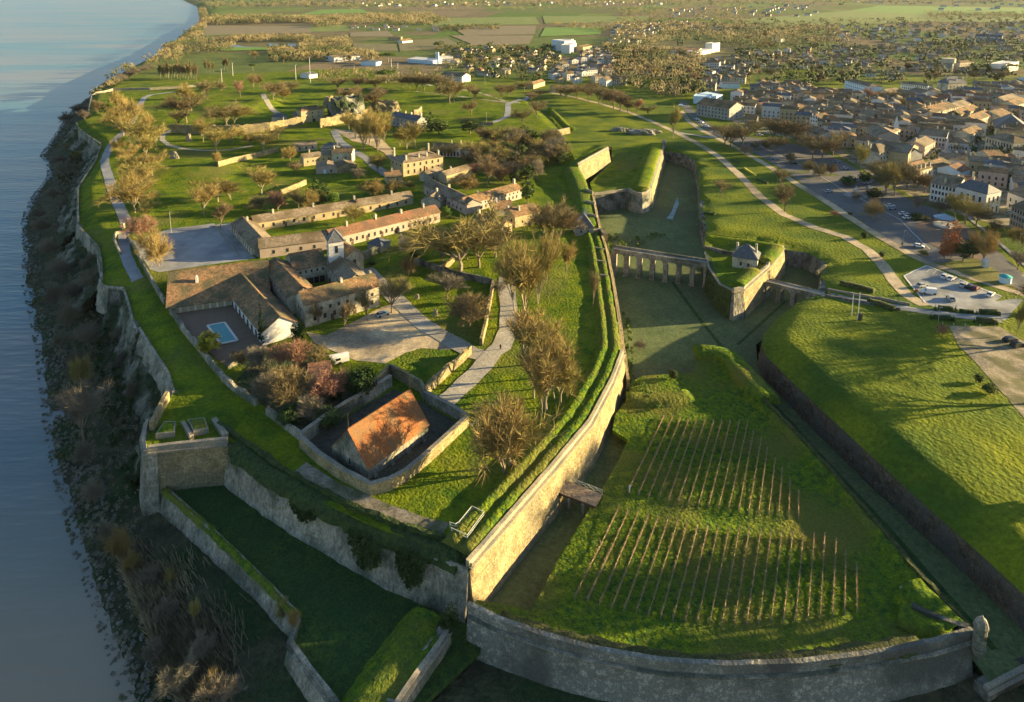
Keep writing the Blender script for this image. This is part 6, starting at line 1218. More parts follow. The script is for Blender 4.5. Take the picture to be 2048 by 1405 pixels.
mix = ['brown1', 'evergreen', 'brown4', 'evergreen', 'gold1', 'grey4', 'evergreen', 'brown2']
rnd = random.Random(5)
l1 = []; l2 = []
for i in range(62):
    x = rnd.uniform(945, 1120); y = rnd.uniform(285, 372)
    if x > 1075 and y > 330: y -= 40
    if y > 330 and x < 990: continue
    k = rnd.choice(mix); (l2 if k == 'evergreen' else l1).append((x, y, y-rnd.uniform(30, 46), rnd.uniform(28, 44), k))
TR('leafless tree', 'of the dark copse by the northern gate', 'brown1', l1); TR('dark evergreen', 'of the copse by the northern gate', 'evergreen', l2, 'evergreen_tree')
TR('leafless tree', 'scattered over the park by the north road', 'brown1', [(873, 180, 146, 36), (886, 184, 148, 30), (898, 208, 156, 36), (909, 205, 154, 30), (820, 178, 144, 32), (834, 180, 144, 34), (848, 182, 146, 30), (805, 176, 150, 28), (940, 192, 166, 22), (950, 200, 172, 22), (1003, 200, 164, 30), (1017, 196, 166, 26), (1048, 182, 160, 26), (942, 232, 198, 26), (1046, 250, 214, 30), (1074, 236, 198, 36), (1064, 205, 182, 26), (1082, 196, 176, 24)])
TR('leafless tree', 'along the back of the park path', 'brown1', [(1122, 196, 168, 26), (1132, 198, 172, 24), (1153, 197, 168, 24), (1178, 203, 172, 22), (1198, 208, 166, 34), (1215, 208, 174, 26), (1226, 218, 176, 36), (1240, 224, 178, 38), (1255, 226, 196, 26), (1272, 226, 194, 26, 'red2'), (1296, 232, 208, 22), (1164, 194, 168, 20), (1185, 190, 162, 24), (1345, 278, 206, 40, 'gold2')])
TR('leafless tree', 'standing alone on the park slope', 'brown1', [(1443, 393, 356, 28), (1568, 424, 362, 38), (1562, 372, 334, 28), (1885, 672, 646, 22, 'red4'), (1832, 590, 576, 10, 'bush_red')])
TR('dark round bush', 'on the glacis and park lawns', 'dark_shrub', [(1957, 766, 746, 20), (1980, 788, 766, 30), (1880, 662, 648, 14), (1763, 515, 502, 12), (1728, 478, 462, 14), (1346, 758, 738, 22), (1278, 702, 678, 24, 'bush_grey'), (1670, 434, 420, 18, 'bush_red'), (1655, 592, 580, 10), (1700, 430, 424, 10)], S)
TR('leafless tree', 'of the esplanade avenue', 'brown1', [(1450, 292, 244, 40), (1462, 296, 246, 44), (1485, 290, 240, 42), (1510, 272, 236, 36), (1532, 300, 276, 26, 'brown4'), (1552, 306, 268, 30), (1545, 282, 232, 40), (1566, 286, 230, 46), (1590, 290, 240, 44), (1606, 300, 262, 40), (1625, 318, 270, 40), (1645, 318, 268, 42), (1664, 312, 262, 40), (1680, 300, 258, 34), (1618, 346, 316, 36, 'brown4'), (1640, 358, 322, 34, 'brown4'), (1662, 352, 322, 30, 'brown4'), (1580, 328, 300, 28, 'grey4'), (1510, 300, 280, 24, 'grey4'), (1490, 310, 288, 22, 'grey4'),
                                                           (1720, 346, 276, 48, 'gold2'), (1752, 366, 318, 44), (1776, 372, 316, 44), (1770, 388, 330, 46), (1791, 392, 318, 54, 'gold2'), (1812, 380, 322, 44), (1832, 384, 334, 40), (1850, 386, 346, 36), (1748, 438, 394, 52, 'brown4'), (1712, 402, 380, 26, 'grey4'), (1878, 432, 396, 34, 'grey1'), (1912, 444, 382, 46, 'gold2'), (1930, 448, 386, 56, 'gold1'), (1952, 452, 402, 46), (1968, 524, 448, 60, 'gold4'), (1990, 470, 440, 26), (2026, 488, 450, 34, 'gold4'), (2044, 496, 446, 40, 'gold4'), (2036, 540, 500, 34, 'grey1'), (2032, 672, 598, 32, 'gold2'), (1834, 420, 384, 30, 'grey4')])
TR('rust-coloured conifer', 'in the planted square', 'rust', [(1888, 520, 440, 20), (1902, 516, 436, 20), (1912, 512, 448, 18)], 'conifer_tree')
TR('dark evergreen', 'in the planted square gardens', 'evergreen', [(1926, 524, 478, 36), (1946, 516, 470, 36), (1697, 372, 350, 34, 'dark_shrub'), (1750, 396, 376, 36, 'dark_shrub'), (1728, 366, 342, 26, 'dark_shrub'), (1833, 440, 424, 28, 'dark_shrub'), (1848, 440, 430, 20, 'dark_shrub'), (1846, 510, 500, 20, 'dark_shrub'), (1980, 470, 450, 20)], 'evergreen_tree')
TR('small dark yew cone', 'clipped beside the gate lane', 'cone', [(1870, 622, 607, 7), (1911, 623, 610, 7), (1953, 629, 618, 6), (1862, 638, 624, 8), (1907, 643, 630, 7), (1948, 645, 635, 5)], 'yew_cone')
TR('slim bare poplar', 'of the riverside poplar rows', 'poplar', [(321+5.6*i, 158+2*math.sin(i*2.1), 122+4*math.sin(i*1.7), 9) for i in range(14)]+[(412, 146, 114, 8), (419, 145, 118, 8), (427, 146, 122, 8), (449, 142, 112, 8), (455, 142, 110, 8)], 'poplar_tree', 'poplars in rows by the river')
TR('lone slim bare poplar', 'of the wood and sports ground', 'poplar', [(1188, 128, 88, 8), (1268, 132, 88, 9), (665, 122, 108, 6), (672, 122, 106, 6), (634, 122, 104, 6), (700, 126, 106, 7)], 'poplar_tree')
TR('umbrella pine', 'near the sports halls', 'pine', [(776, 126, 106, 34), (772, 166, 140, 40), (506, 142, 128, 16), (842, 124, 118, 22), (2016, 145, 127, 30)], 'pine_tree')
TR('leafless golden scrub tree', 'on the river bank below the walls', 'bush_gold', [(162, 776, 704, 50, 'gold4'), (243, 1128, 1048, 52, 'gold4'), (262, 1150, 1104, 34), (341, 1172, 1134, 28, 'gold4'), (386, 1258, 1192, 20, 'gold2'), (425, 1400, 1340, 50, 'gold4'), (140, 300, 286, 20), (158, 320, 300, 24)])
TR('olive-green bushy tree', 'at the foot of the corner scarp', 'evergreen', [(900, 1278, 1208, 40)], 'evergreen_tree')
TR('orange-tipped bush', 'on the outer terrace wall corner', 'bush_gold', [(572, 1246, 1190, 34), (590, 1262, 1214, 24)], 'bare_tree')
TR('grey leafless scrub tree', 'on the shaded river slope', 'bush_grey', [(168, 880, 760, 70, 'grey1'), (150, 850, 780, 50, 'grey2'), (176, 700, 640, 44), (120, 560, 510, 40), (112, 620, 560, 40), (98, 520, 470, 36), (86, 470, 430, 36), (140, 660, 600, 44), (150, 600, 556, 40), (190, 560, 500, 40), (186, 600, 530, 44), (80, 440, 410, 30), (170, 930, 880, 40), (190, 1010, 950, 40), (215, 1090, 1040, 36), (300, 1180, 1130, 40), (330, 1250, 1200, 44), (400, 1330, 1270, 50), (360, 1400, 1330, 50, 'grey1'), (310, 1330, 1280, 40), (440, 1420, 1350, 50, 'grey1'), (150, 740, 700, 36), (120, 700, 660, 30), (132, 250, 222, 26), (158, 228, 206, 30), (196, 226, 196, 30, 'brown4'), (212, 232, 206, 26, 'evergreen'), (170, 240, 216, 24), (130, 350, 320, 28), (108, 400, 372, 28), (140, 420, 390, 30), (120, 330, 306, 26), (215, 176, 160, 20), (232, 170, 152, 20), (245, 165, 146, 22), (258, 158, 140, 24), (272, 150, 134, 24), (286, 146, 130, 24), (300, 142, 126, 24), (250, 740, 700, 40), (270, 800, 760, 34), (240, 690, 650, 34)])
# off to the right of the view: the rest of the row whose shade falls over the glacis
TR('tall unseen shade tree', 'of the row beyond the gravel lot', 'brown1', [(2110, 690, 560, 100), (2160, 800, 600, 110), (2290, 990, 700, 130, 'evergreen'), (2380, 1090, 790, 140, 'evergreen'), (2160, 620, 500, 100)])  # evergreens added out of view to shade the vineyard
# reeds and stone armour on the river bank
def reeds(label, cx, cy, n, rx, ry, seed, tall=2.6):
    rnd = random.Random(seed); mb = MB(); c = G(cx, cy)
    for i in range(n):
        a = rnd.gauss(0, .45); b = rnd.gauss(0, .45); x, y = c.x+a*rx, c.y+b*ry
        if line_d(x, y, BANK)[0] < 6 or gz(x, y) < -14.1: continue
        q = Vector((x-c.x, y-c.y, gz(x, y)-c.z)); hh = tall*rnd.uniform(.6, 1.1); d = Vector((-.5+rnd.gauss(0, .3), .3+rnd.gauss(0, .3), 1)).normalized(); s = Vector((rnd.gauss(0, 1), rnd.gauss(0, 1), 0)).normalized()*.07
        mb.add([q-s, q+s, q+d*hh*.7+s*.8+Vector((-.1, 0, 0)), q+d*hh+Vector((-.35, .1, -.25))], [(0, 1, 2, 3)])
    o = mb.build('reeds', M['reed']); o.location = c; tag(o, label, 'reeds', None, 'stuff')
reeds('dry pale reed bed nearest the bottom of the river bank', 345, 1345, 5200, 9, 9, 1, 3.2); reeds('dry pale reed bed in the middle of the river bank', 290, 1225, 3600, 7, 9, 2, 3); reeds('small reed patch below the bright golden bank tree', 240, 1160, 1800, 5, 5, 3)
rk = MB(); rnd = random.Random(11)
bp = [Vector(p) for p in BANK[:20]]
for a, b in zip(bp, bp[1:]):
    L = (b-a).length; d = (b-a).normalized(); s = Vector((d.y, -d.x, 0)); n = int(L*(9 if a.y < 180 else 5))
    for i in range(n):
        o_ = rnd.random()**1.2*(9 if a.y < 200 else 7); p = a.lerp(b, rnd.random())+s*(o_-.8); z = gz(p.x, p.y); r = rnd.uniform(.28, .85)
        vs = [(p.x+r*rnd.uniform(.5, 1)*math.cos(t)*(1-.35*(h>0)), p.y+r*rnd.uniform(.5, 1)*math.sin(t)*(1-.35*(h>0)), z-.2+h*r*rnd.uniform(.7, 1.1)) for h in (0, 1) for t in [k*1.2566 for k in range(5)]]
        rk.add(vs, [(5, 6, 7, 8, 9)]+[(k, (k+1) % 5, 5+(k+1) % 5, 5+k) for k in range(5)])
o = rk.build('rock_armour', M['rocks']); tag(o, 'grey boulders and weedy stones armouring the river bank', 'rocks', None, 'stuff')
# ---------------------------------------------------------------- town
USED = []
def town(label, A_, B_, he, depth, hr, roof, wall, rm, win=(), chim=(), name='town_house', zg=0, cat='town house', **k):
    if rm == 'slate' and name == 'town_house' and A_[0]*7 % 10 > 2: rm = 'tile_grey'
    e = bld(name, label, A_, B_, zg, he, depth, hr, roof, wall, rm, win, chim, cat, **k)
    a = Vector(e.location); b = W(B_[0], B_[1], zg+he); d = (b-a); d.z = 0; n = Vector((-d.y, d.x, 0)).normalized()*depth
    L = d.length; dd = d.normalized()
    for t in [x*7 for x in range(int(L/7)+1)]+[L]:
        for u in [x*7 for x in range(int(depth/7)+1)]+[depth]: USED.append((a.x+dd.x*t+n.x*u/depth, a.y+dd.y*t+n.y*u/depth))
    return e
wr = lambda n, fl=2, a=.04, b=.96, s='f': [(s, n, 1.0+3*i, .9, 1.6, a, b) for i in range(fl)]
town('pale blue cube-shaped hall at the bend of the road', (1387, 193), (1420, 195), 6.5, 16, 0, 'flat', 'bluepanel', 'bluepanel', name='blue_hall', cat='hall')
town('low pale blue annex roof right of the blue hall', (1420, 196), (1445, 190), 5, 16, 1, 'mono', 'bluepanel', 'bluepanel', name='blue_hall', cat='hall')
town('big hall-like house with bright sunlit end at the esplanade head', (1459, 218), (1488, 212), 9.5, 30, 4, 'gablex', 'grey_wall', 'tile', wr(3, 2)+wr(9, 3, s='l'))
town('grey corner house in front of the hall-like house', (1489, 238), (1513, 240), 7, 10, 2.4, 'gable', 'grey_wall', 'tile', wr(5))
town('parish church nave with long tiled roof', (1618, 198), (1698, 199), 7.5, 15, 4, 'gable', 'cream', 'tile', [('f', 5, 2, 1.2, 3.2, .1, .95)], name='church', cat='church')
town('crossing gable of the parish church', (1674, 204), (1702, 204), 6.5, 16, 4, 'gablex', 'cream', 'tile', [('f', 1, 3, 1.2, 2.6, .4, .6)], name='church', cat='church')
town('squat church tower with a small hipped cap', (1706, 186), (1727, 187), 13, 8, 1.6, 'hip', 'cream', 'tile', [('f', 1, 8, 1, 2.6, .4, .6)], name='church_tower', cat='church')
town('long bluish school block with rows of windows', (1690, 161), (1738, 174), 9, 13, 2, 'hip', 'bluepanel', 'tile_grey', wr(12, 3), name='school', cat='school')
town('white gabled building right of the bluish school', (1752, 184), (1781, 188), 7, 20, 3, 'gablex', 'pale', 'tile_grey')
town('long white two-storey house below the park woods', (1802, 167), (1856, 173), 6, 10, 2, 'hip', 'white', 'slate', wr(12))
town('tall pale townhouse with shutters near the garden wall', (1819, 181), (1844, 187), 10, 12, 2.4, 'gable', 'pale', 'slate', wr(5, 3), [(.2, .5, 1.6), (.9, .5, 1.6)])
town('small château with steep slate roof and many chimneys', (1897, 168), (1935, 166), 8, 13, 6, 'hip', 'cream', 'slate', wr(5, 2)+wr(3, 2, s='r'), [(.1, .3, 2), (.9, .3, 2), (.3, .8, 2), (.7, .8, 2), (.5, .2, 2)], name='chateau', cat='mansion')
town('long lit terrace with crenellated shadow line under the woods', (1866, 226), (1917, 214), 8.5, 17, 3, 'gable', 'cream', 'tile', wr(12, 3), [(.1, .5, 1.8), (.3, .5, 1.8), (.5, .5, 1.8, 'tile_red'), (.75, .5, 1.8)])
town('pale blank-fronted house at the left end of the terrace', (1819, 222), (1850, 227), 8, 14, 2.4, 'gable', 'pale', 'slate', wr(8, 3), [(.7, .6, 1.8, 'tile_red')])
town('continuing lit terrace house with clean eaves', (1917, 216), (1942, 208), 7, 12, 2.6, 'gable', 'cream', 'tile_grey', wr(6))
town('ochre lit house row in front of the terrace', (1922, 230), (1959, 217), 4.5, 10, 2.4, 'gable', 'ochre', 'tile', wr(6, 1))
town('house with diagonal sun edge on its front', (1954, 242), (1988, 229), 7.5, 12, 2.6, 'gable', 'cream', 'tile', wr(6), [(.1, .5, 1.4), (.9, .5, 1.4)])
town('square lit house beside the big round hall', (2001, 234), (2026, 228), 7, 16, 3, 'gable', 'cream', 'tile', wr(4))
town('broad round-roofed market hall', (1990, 256), (2060, 262), 5, 30, 8, 'hip', 'cream', 'slate', name='market_hall', cat='hall')
town('upper lit row with repeated windows at the right edge', (2010, 203), (2039, 195), 8, 11, 2.6, 'gable', 'cream', 'tile_grey', wr(7, 3))
town('lit house with notched eaves at the right edge', (2033, 211), (2060, 203), 8, 12, 2.6, 'gable', 'cream', 'tile', wr(5, 3))
town('pale house group below the dark park woods', (1971, 191), (2008, 194), 6, 12, 2.6, 'gable', 'pale', 'tile_grey', wr(7), [(.2, .5, 1.4), (.5, .5, 1.4), (.9, .5, 1.4)])
town('imposing town hall with clock gable and tall windows', (1971, 273), (2027, 287), 9, 15, 3, 'hip', 'cream', 'tile_grey', [('f', 9, 5.2, 1.1, 2.4, .04, .96), ('f', 9, .8, 1.1, 2.2, .04, .96), ('r', 3, 5.2, 1.1, 2.4, .1, .9)], [(.6, .5, 2)], name='town_hall', cat='town hall')
town('long house with bright white right gable at the square', (1838, 269), (1893, 275), 7, 15, 3.4, 'gable', 'pale', 'slate', wr(8), [(.6, .5, 1.4), (.85, .5, 1.4)])
town('lit house right of the white gable', (1941, 270), (1966, 260), 7, 10, 2.4, 'gable', 'cream', 'tile', wr(6))
town('low pale house facing the town square', (1894, 285), (1938, 288), 5, 9, 2.6, 'hip', 'pale', 'slate', wr(7, 1))
town('pink house on the left side of the square', (1850, 294), (1871, 283), 7, 12, 2.4, 'gable', 'pinkish', 'tile_grey', wr(5), [(.1, .5, 1.6)])
town('golden gable-ended house catching full sun', (1817, 308), (1837, 294), 8.5, 20, 3.6, 'gablex', 'ochre', 'tile_grey', wr(4))
town('corner house with cream front behind the tall avenue tree', (1759, 306), (1792, 299), 8.5, 13, 3, 'hip', 'cream', 'tile_grey', wr(5, 3), [(.05, .5, 2), (.4, .9, 2)])
town('dark roofed house left of the golden gable', (1776, 300), (1816, 310), 7, 12, 3, 'gable', 'grey_wall', 'slate', wr(5), [(.2, .5, 1.6), (.8, .5, 1.6)])
town('sunlit two-storey row with four chimneys', (1835, 343), (1864, 335), 7, 11, 2.8, 'gable', 'cream', 'tile', wr(4), [(.02, .1, 2), (.3, .1, 2), (.6, .1, 2), (.95, .1, 2)])
town('low white lit wing continuing the chimneyed row', (1865, 339), (1901, 327), 4.5, 9, 2.4, 'gable', 'white', 'tile', wr(6, 1))
town('long curved white house south of the square', (1895, 320), (1971, 322), 5, 11, 3, 'hip', 'white', 'slate', wr(12, 1), [(.35, .5, 1.8), (.6, .5, 1.8), (.8, .5, 1.8)])
town('plain cream house with dark roof right of the curved house', (1978, 313), (2010, 312), 7, 10, 2.4, 'gable', 'cream', 'tile', wr(4))
town('small lit house before the town hall wing', (2012, 323), (2036, 317), 4.5, 8, 2, 'gable', 'cream', 'tile_red', wr(4, 1))
town('small blue-walled house between tiled roofs', (1921, 345), (1941, 339), 5, 12, 2.4, 'gable', 'bluepanel', 'tile_red', wr(3, 1))
town('large curved white corner house at the avenue', (1862, 366), (1914, 377), 9, 13, 4, 'gable', 'white', 'slate', wr(7, 3), [(.5, .1, 2), (.7, .7, 1.6)])
town('white tower-like house with three attic openings', (1919, 370), (1939, 370), 10, 12, 3, 'gable', 'white', 'slate', [('f', 3, 7.6, 1.1, .8, .1, .9)]+wr(2, 2))
town('pinkish narrow house right of the attic-windowed house', (1939, 371), (1960, 372), 8, 12, 3, 'gable', 'pinkish', 'tile_red', wr(2, 2), [(.8, .5, 2)])
town('elegant pale mansion with arched windows and slate mansard', (1974, 389), (2003, 383), 10.5, 14, 3.4, 'hip', 'pale', 'slate', [('f', 3, 6, 1.2, 2.6, .06, .94), ('f', 3, 1, 1.2, 2.8, .06, .94), ('l', 4, 6, 1.1, 2.4, .1, .9)], [(.9, .9, 1.6)], name='mansion', cat='mansion', hipin=3)
town('pale shaded house right of the slate mansion', (2016, 384), (2052, 398), 8, 14, 2.8, 'gable', 'pale', 'tile_grey', wr(3))
town('long pale-green house at the right edge behind the gate', (2023, 412), (2058, 428), 9, 12, 2.6, 'gable', 'grey_wall', 'tile_grey', wr(6, 3))
town('white row of shuttered windows facing the avenue trees', (1604, 256), (1641, 271), 8, 11, 2.6, 'gable', 'pale', 'slate', wr(10, 3), [(.3, .5, 1.6), (.8, .5, 1.6)])
town('white house with blue shutters in the upper town', (1620, 234), (1641, 238), 7.5, 11, 2.6, 'gablex', 'white', 'tile', wr(4, 3), [(.3, .5, 1.6)])
town('long pale lit wall house beside the blue-shuttered house', (1641, 239), (1668, 242), 6.5, 10, 2.6, 'gable', 'cream', 'tile', wr(5))
town('dark-fronted shop row left of the pointed spire', (1732, 256), (1757, 271), 8.5, 13, 2.8, 'gable', 'grey_wall', 'slate', wr(6, 3), [(.5, .5, 1.8)])
town('house beneath the pointed spire with sunlit side', (1777, 270), (1801, 260), 7, 11, 3, 'hip', 'cream', 'tile_grey', wr(4, 2))
p = W(1792, 256, 9); q = MB(); q.cone((0, 0, 0), 2.4, .05, 8.5, 4, .5); o = q.build('spire', M['pale']); o.location = p; tag(o, 'pointed pale spire rising among the town roofs', 'spire')
town('ochre block house in the upper town rows', (1544, 196), (1564, 197), 8, 11, 1.6, 'hip', 'ochre', 'tile', wr(3))
town('ochre box-like house left in the upper town', (1530, 213), (1547, 212), 6.5, 9, 1.4, 'mono', 'ochre', 'tile_orange', wr(2))
town('ochre house with hipped roof beside the church', (1596, 216), (1617, 214), 7.5, 10, 2, 'hip', 'ochre', 'tile', wr(3))
town('long roofed house row descending towards the church', (1475, 184), (1520, 196), 6, 12, 3, 'gable', 'cream', 'tile', wr(8), [(.9, .5, 1.4)])
town('low white house with long row by the street crossing', (1446, 168), (1480, 168), 5, 12, 1.6, 'gable', 'bluepanel', 'slate')
town('flat-roofed lit shed with red roof by the wood edge', (1340, 102), (1392, 104), 6, 46, 2, 'mono', 'white', 'tile_red', name='store', cat='store')
town('bright white side hall joined to the red-roofed store', (1393, 105), (1423, 99), 6, 16, .6, 'mono', 'white', 'pale', wr(10, 1), name='store', cat='store')
town('white square tower block at the end of the store', (1425, 88), (1440, 86), 14, 12, 0, 'flat', 'white', 'pale', wr(3, 3), name='store', cat='store')
town('tall white bluish apartment block left of the street', (1104, 80), (1129, 83), 16, 22, 0, 'flat', 'bluepanel', 'white', wr(7, 5), name='apartment_block', cat='apartments')
town('sunlit upper part of the white apartment block', (1131, 84), (1147, 79), 15, 16, 0, 'flat', 'white', 'white', wr(3, 4), name='apartment_block', cat='apartments')
town('bright slab end of the apartment group', (1140, 91), (1153, 87), 13, 14, 0, 'flat', 'white', 'white', wr(2, 3), name='apartment_block', cat='apartments')
town('lit ochre-ended house at the foot of the apartments', (1166, 95), (1184, 92), 8, 14, 2, 'gable', 'ochre', 'tile', wr(4))
town('white modern school with a narrow tower', (878, 115), (906, 114), 8, 14, 0, 'flat', 'white', 'white', wr(8, 2), name='school', cat='school')
town('narrow white tower of the modern school', (871, 106), (877, 106), 15, 6, 0, 'flat', 'bluepanel', 'white', name='school', cat='school')
town('long low glazed hall with white ribs', (815, 118), (866, 122), 5, 18, 1, 'mono', 'bluepanel', 'white', wr(10, 1), name='sports_hall', cat='hall')
town('brown-roofed gymnasium at the sports ground', (668, 116), (723, 112), 6, 26, 2, 'gable', 'pale', 'tile_grey', name='sports_hall', cat='hall')
town('bluish low sheds beside the umbrella pine', (722, 124), (752, 125), 5, 16, 1.6, 'gablex', 'bluepanel', 'slate', name='sports_hall', cat='hall')
town('large house with sunlit gable by the north road', (881, 150), (924, 154), 6.5, 15, 3, 'gable', 'pale', 'slate', wr(8), name='town_house')
town('cream manor standing among the vines', (776, 75), (802, 75), 7, 16, 2, 'hip', 'ochre', 'tile', wr(7), name='manor', cat='manor')
town('white outbuilding right of the vineyard manor', (805, 83), (825, 81), 4, 12, 3, 'gable', 'white', 'tile')
town('cream flat-fronted villa below the water tower', (1920, 126), (1948, 124), 8, 14, 1.4, 'hip', 'cream', 'tile', wr(7))
town('white block with a pink panel at the right edge', (2012, 130), (2038, 124), 10, 16, 0, 'flat', 'white', 'white', [('f', 1, 1.5, 12, 6, .3, .7, 'panel', 'pinkish')], name='gymnasium', cat='hall')
town('long pale college building on the far right', (1951, 73), (2004, 75), 9, 18, 4, 'gable', 'pale', 'slate', wr(14), name='college', cat='school')
town('second parallel wing of the far college', (1972, 83), (2010, 84), 7, 14, 4, 'gable', 'pale', 'slate', wr(9), name='college', cat='school')
town('shed with curved bluish roof at the right border', (2034, 157), (2070, 166), 5, 26, 3, 'gable', 'bluepanel', 'pale', name='store', cat='store')
town('golden-lit cottages at the wood edge', (1546, 78), (1562, 79), 7, 12, 0, 'flat', 'white', 'cream', name='town_house')
town('lit white house above the street end', (1198, 160), (1213, 162), 6, 10, 3, 'gablex', 'white', 'slate')
town('long cream street-front house with many windows', (1214, 159), (1252, 160), 6.5, 12, 3, 'gable', 'cream', 'tile', wr(8), [(.9, .5, 1.2)])
town('low ochre stone house by the start of the park path', (1104, 178), (1150, 177), 4, 9, 3, 'gable', 'ochre', 'tile', wr(3, 1), [(.97, .5, 1.6)])
town('thin golden house end at the park corner', (1067, 170), (1090, 163), 4.5, 8, 2, 'gable', 'ochre', 'tile')
p = G(1895, 141); e = empty('water_tower', p); tag(e, 'cream water tower with a wide flat tank', 'water tower'); s = Vector(p)-CAMP; k = F/(s.y*CP-s.z*SP); h_ = height_to(p, 117); q = MB(); q.cone((0, 0, 0), 9.5/k, 9.5/k, h_*.62, 20); q.build('shaft', M['grey_wall'], e); q = MB(); q.cone((0, 0, h_*.58), 9.5/k, 12.5/k, h_*.06, 20); q.cone((0, 0, h_*.64), 12.8/k, 12.8/k, h_*.36, 20); q.build('tank', M['cream'], e)
p = G(1711, 392); e = empty('fountain', p); tag(e, 'pale pyramid fountain inside a round basin on the esplanade', 'fountain'); q = MB(); q.cone((0, 0, 0), 5.5, 5.5, .25, 24); q.build('basin', M['paving'], e); q = MB(); q.cone((0, 0, .2), 1.8, .15, 5, 4, .6); q.build('obelisk', M['pale'], e)
p = G(1893, 305); e = empty('monument', p); tag(e, 'tall pale obelisk monument on the town square', 'monument'); q = MB(); q.box((0, 0, 0), (4, 4, 1)); q.box((0, 0, 1), (2.2, 2.2, 1.6)); q.build('plinth', M['pale'], e); q = MB(); q.cone((0, 0, 2.6), .9, .4, 6, 4, .78); q.build('shaft', M['pale'], e)
p = G(1887, 452); e = empty('bandstand', p); tag(e, 'octagonal bandstand with bluish domed roof in the planted square', 'bandstand'); q = MB()
q.cone((0, 0, 0), 4.2, 4.0, .9, 8); q.build('base', M['pale'], e)
for i in range(8): q = MB(); q.cone((3.4*math.cos(i*.785), 3.4*math.sin(i*.785), .9), .09, .09, 3, 6); q.build('column', M['metal'], e)
q = MB(); q.cone((0, 0, 3.9), 4.4, 2.2, .9, 8); q.cone((0, 0, 4.8), 2.2, .3, .7, 8); q.cone((0, 0, 5.5), .12, .04, 1, 6); q.build('roof', M['car_blue'], e)
p = G(1970, 535); e = empty('small_shrine', p); tag(e, 'little white kiosk with pointed roof on the shaded lawn', 'kiosk'); q = MB(); q.box((0, 0, 0), (1.8, 1.8, 2.6)); q.build('wall', M['pale'], e); q = MB(); q.cone((0, 0, 2.6), 1.5, .05, 1.4, 4, .785); q.build('roof', M['pale'], e)
p = G(2010, 566); e = empty('kiosk', p); tag(e, 'round kiosk with turquoise roof beside the promenade', 'kiosk'); q = MB(); q.cone((0, 0, 0), 1.9, 1.9, 2.4, 10); q.build('wall', M['bluepanel'], e); q = MB(); q.cone((0, 0, 2.4), 2.2, .4, .8, 10); q.build('roof', mat('turquoise', (.05, .35, .36), (.06, .40, .40)), e)
# ordinary houses, placed in street order and each one built for itself
HM = [('cream', 'cream'), ('pale', 'pale'), ('ochre', 'ochre'), ('grey-walled', 'grey_wall'), ('white', 'white'), ('pinkish', 'pinkish')]
RM = [('brown tiled', 'tile'), ('dull tiled', 'tile_grey'), ('red tiled', 'tile_red'), ('slate', 'slate')]
FARV, FARF, FARM = [], [], []
def scatter(poly, n, gap, where, wh=(4, 3, 2, 1, 3, 1), rw=(4, 5, 2, 1), sz=(9, 15), he=(6, 10), seed=1, ang0=-.45, small=False, group=None, name='house', zg=None):
    rnd = random.Random(seed); P = [W(x, y, 0) for x, y in poly]; x0, x1 = min(p.x for p in P), max(p.x for p in P); y0, y1 = min(p.y for p in P), max(p.y for p in P); k = 0; tr = 0
    while k < n and tr < n*60:
        tr += 1; x = rnd.uniform(x0, x1); y = rnd.uniform(y0, y1)
        if not inside(x, y, P) or any((x-u)**2+(y-v)**2 < gap*gap for u, v in USED): continue
        USED.append((x, y)); k += 1
        ang = ang0+rnd.choice((0, 0, 0, math.pi/2))+rnd.gauss(0, .07); L = rnd.uniform(*sz); D = rnd.uniform(sz[0]*.85, sz[1]*.75); hh = rnd.uniform(*he); hr = D*.5*rnd.uniform(.26, .4)
        w_ = rnd.choices(HM, wh)[0]; r_ = rnd.choices(RM, rw)[0]; z = gz(x, y) if zg is None else zg
        if small: win = [('f', 3, 1, 1, 1.4, .05, .95)]; ch = []
        else: win = wr(max(2, int(L/3)), 2 if hh > 5.5 else 1)+wr(2, 2 if hh > 5.5 else 1, s='r' if ang < 0.3 else 'l'); ch = [(rnd.uniform(.05, .95), .5, rnd.uniform(1, 1.6))]*(rnd.random() < .7)
        a = Vector((x-math.cos(ang)*L/2+math.sin(ang)*D/2, y-math.sin(ang)*L/2-math.cos(ang)*D/2, z))
        if small:
            c_, s_ = math.cos(ang), math.sin(ang); t_ = lambda u, v, w: (a.x+u*c_-v*s_, a.y+u*s_+v*c_, z+w); n0 = len(FARV)
            FARV.extend([t_(0, 0, -1), t_(L, 0, -1), t_(L, D, -1), t_(0, D, -1), t_(0, 0, hh), t_(L, 0, hh), t_(L, D, hh), t_(0, D, hh), t_(0, D/2, hh+hr), t_(L, D/2, hh+hr)])
            FARV.extend([t_(-.6, -.6, hh-.1), t_(L+.6, -.6, hh-.1), t_(L+.6, D/2, hh+hr+.2), t_(-.6, D/2, hh+hr+.2), t_(L+.6, D+.6, hh-.1), t_(-.6, D+.6, hh-.1)])
            mi = [m[1] for m in HM].index(w_[1]); ri = 6+[m[1] for m in RM].index(r_[1])
            for f in ((0, 1, 5, 4), (2, 3, 7, 6), (1, 2, 6, 9, 5), (3, 0, 4, 8, 7)): FARF.append(tuple(i+n0 for i in f)); FARM.append(mi)
            for f in ((10, 11, 12, 13), (14, 15, 13, 12)): FARF.append(tuple(i+n0 for i in f)); FARM.append(ri)
            continue
        else: e = bld(name, 'x', None, None, z, hh, D, hr, rnd.choice(('gable', 'gable', 'gable', 'hip')), w_[1], r_[1], win, ch, 'house', plan=(a, ang, L))
        zone(e, w_[0]+' house with '+r_[0]+' roof', where)
        if group: e['group'] = group
scatter([(1462, 205), (1520, 182), (1590, 180), (1690, 200), (1730, 215), (1700, 300), (1640, 262), (1560, 240), (1500, 232)], 74, 9.5, 'west of the spire', seed=1, group='houses of the old town')
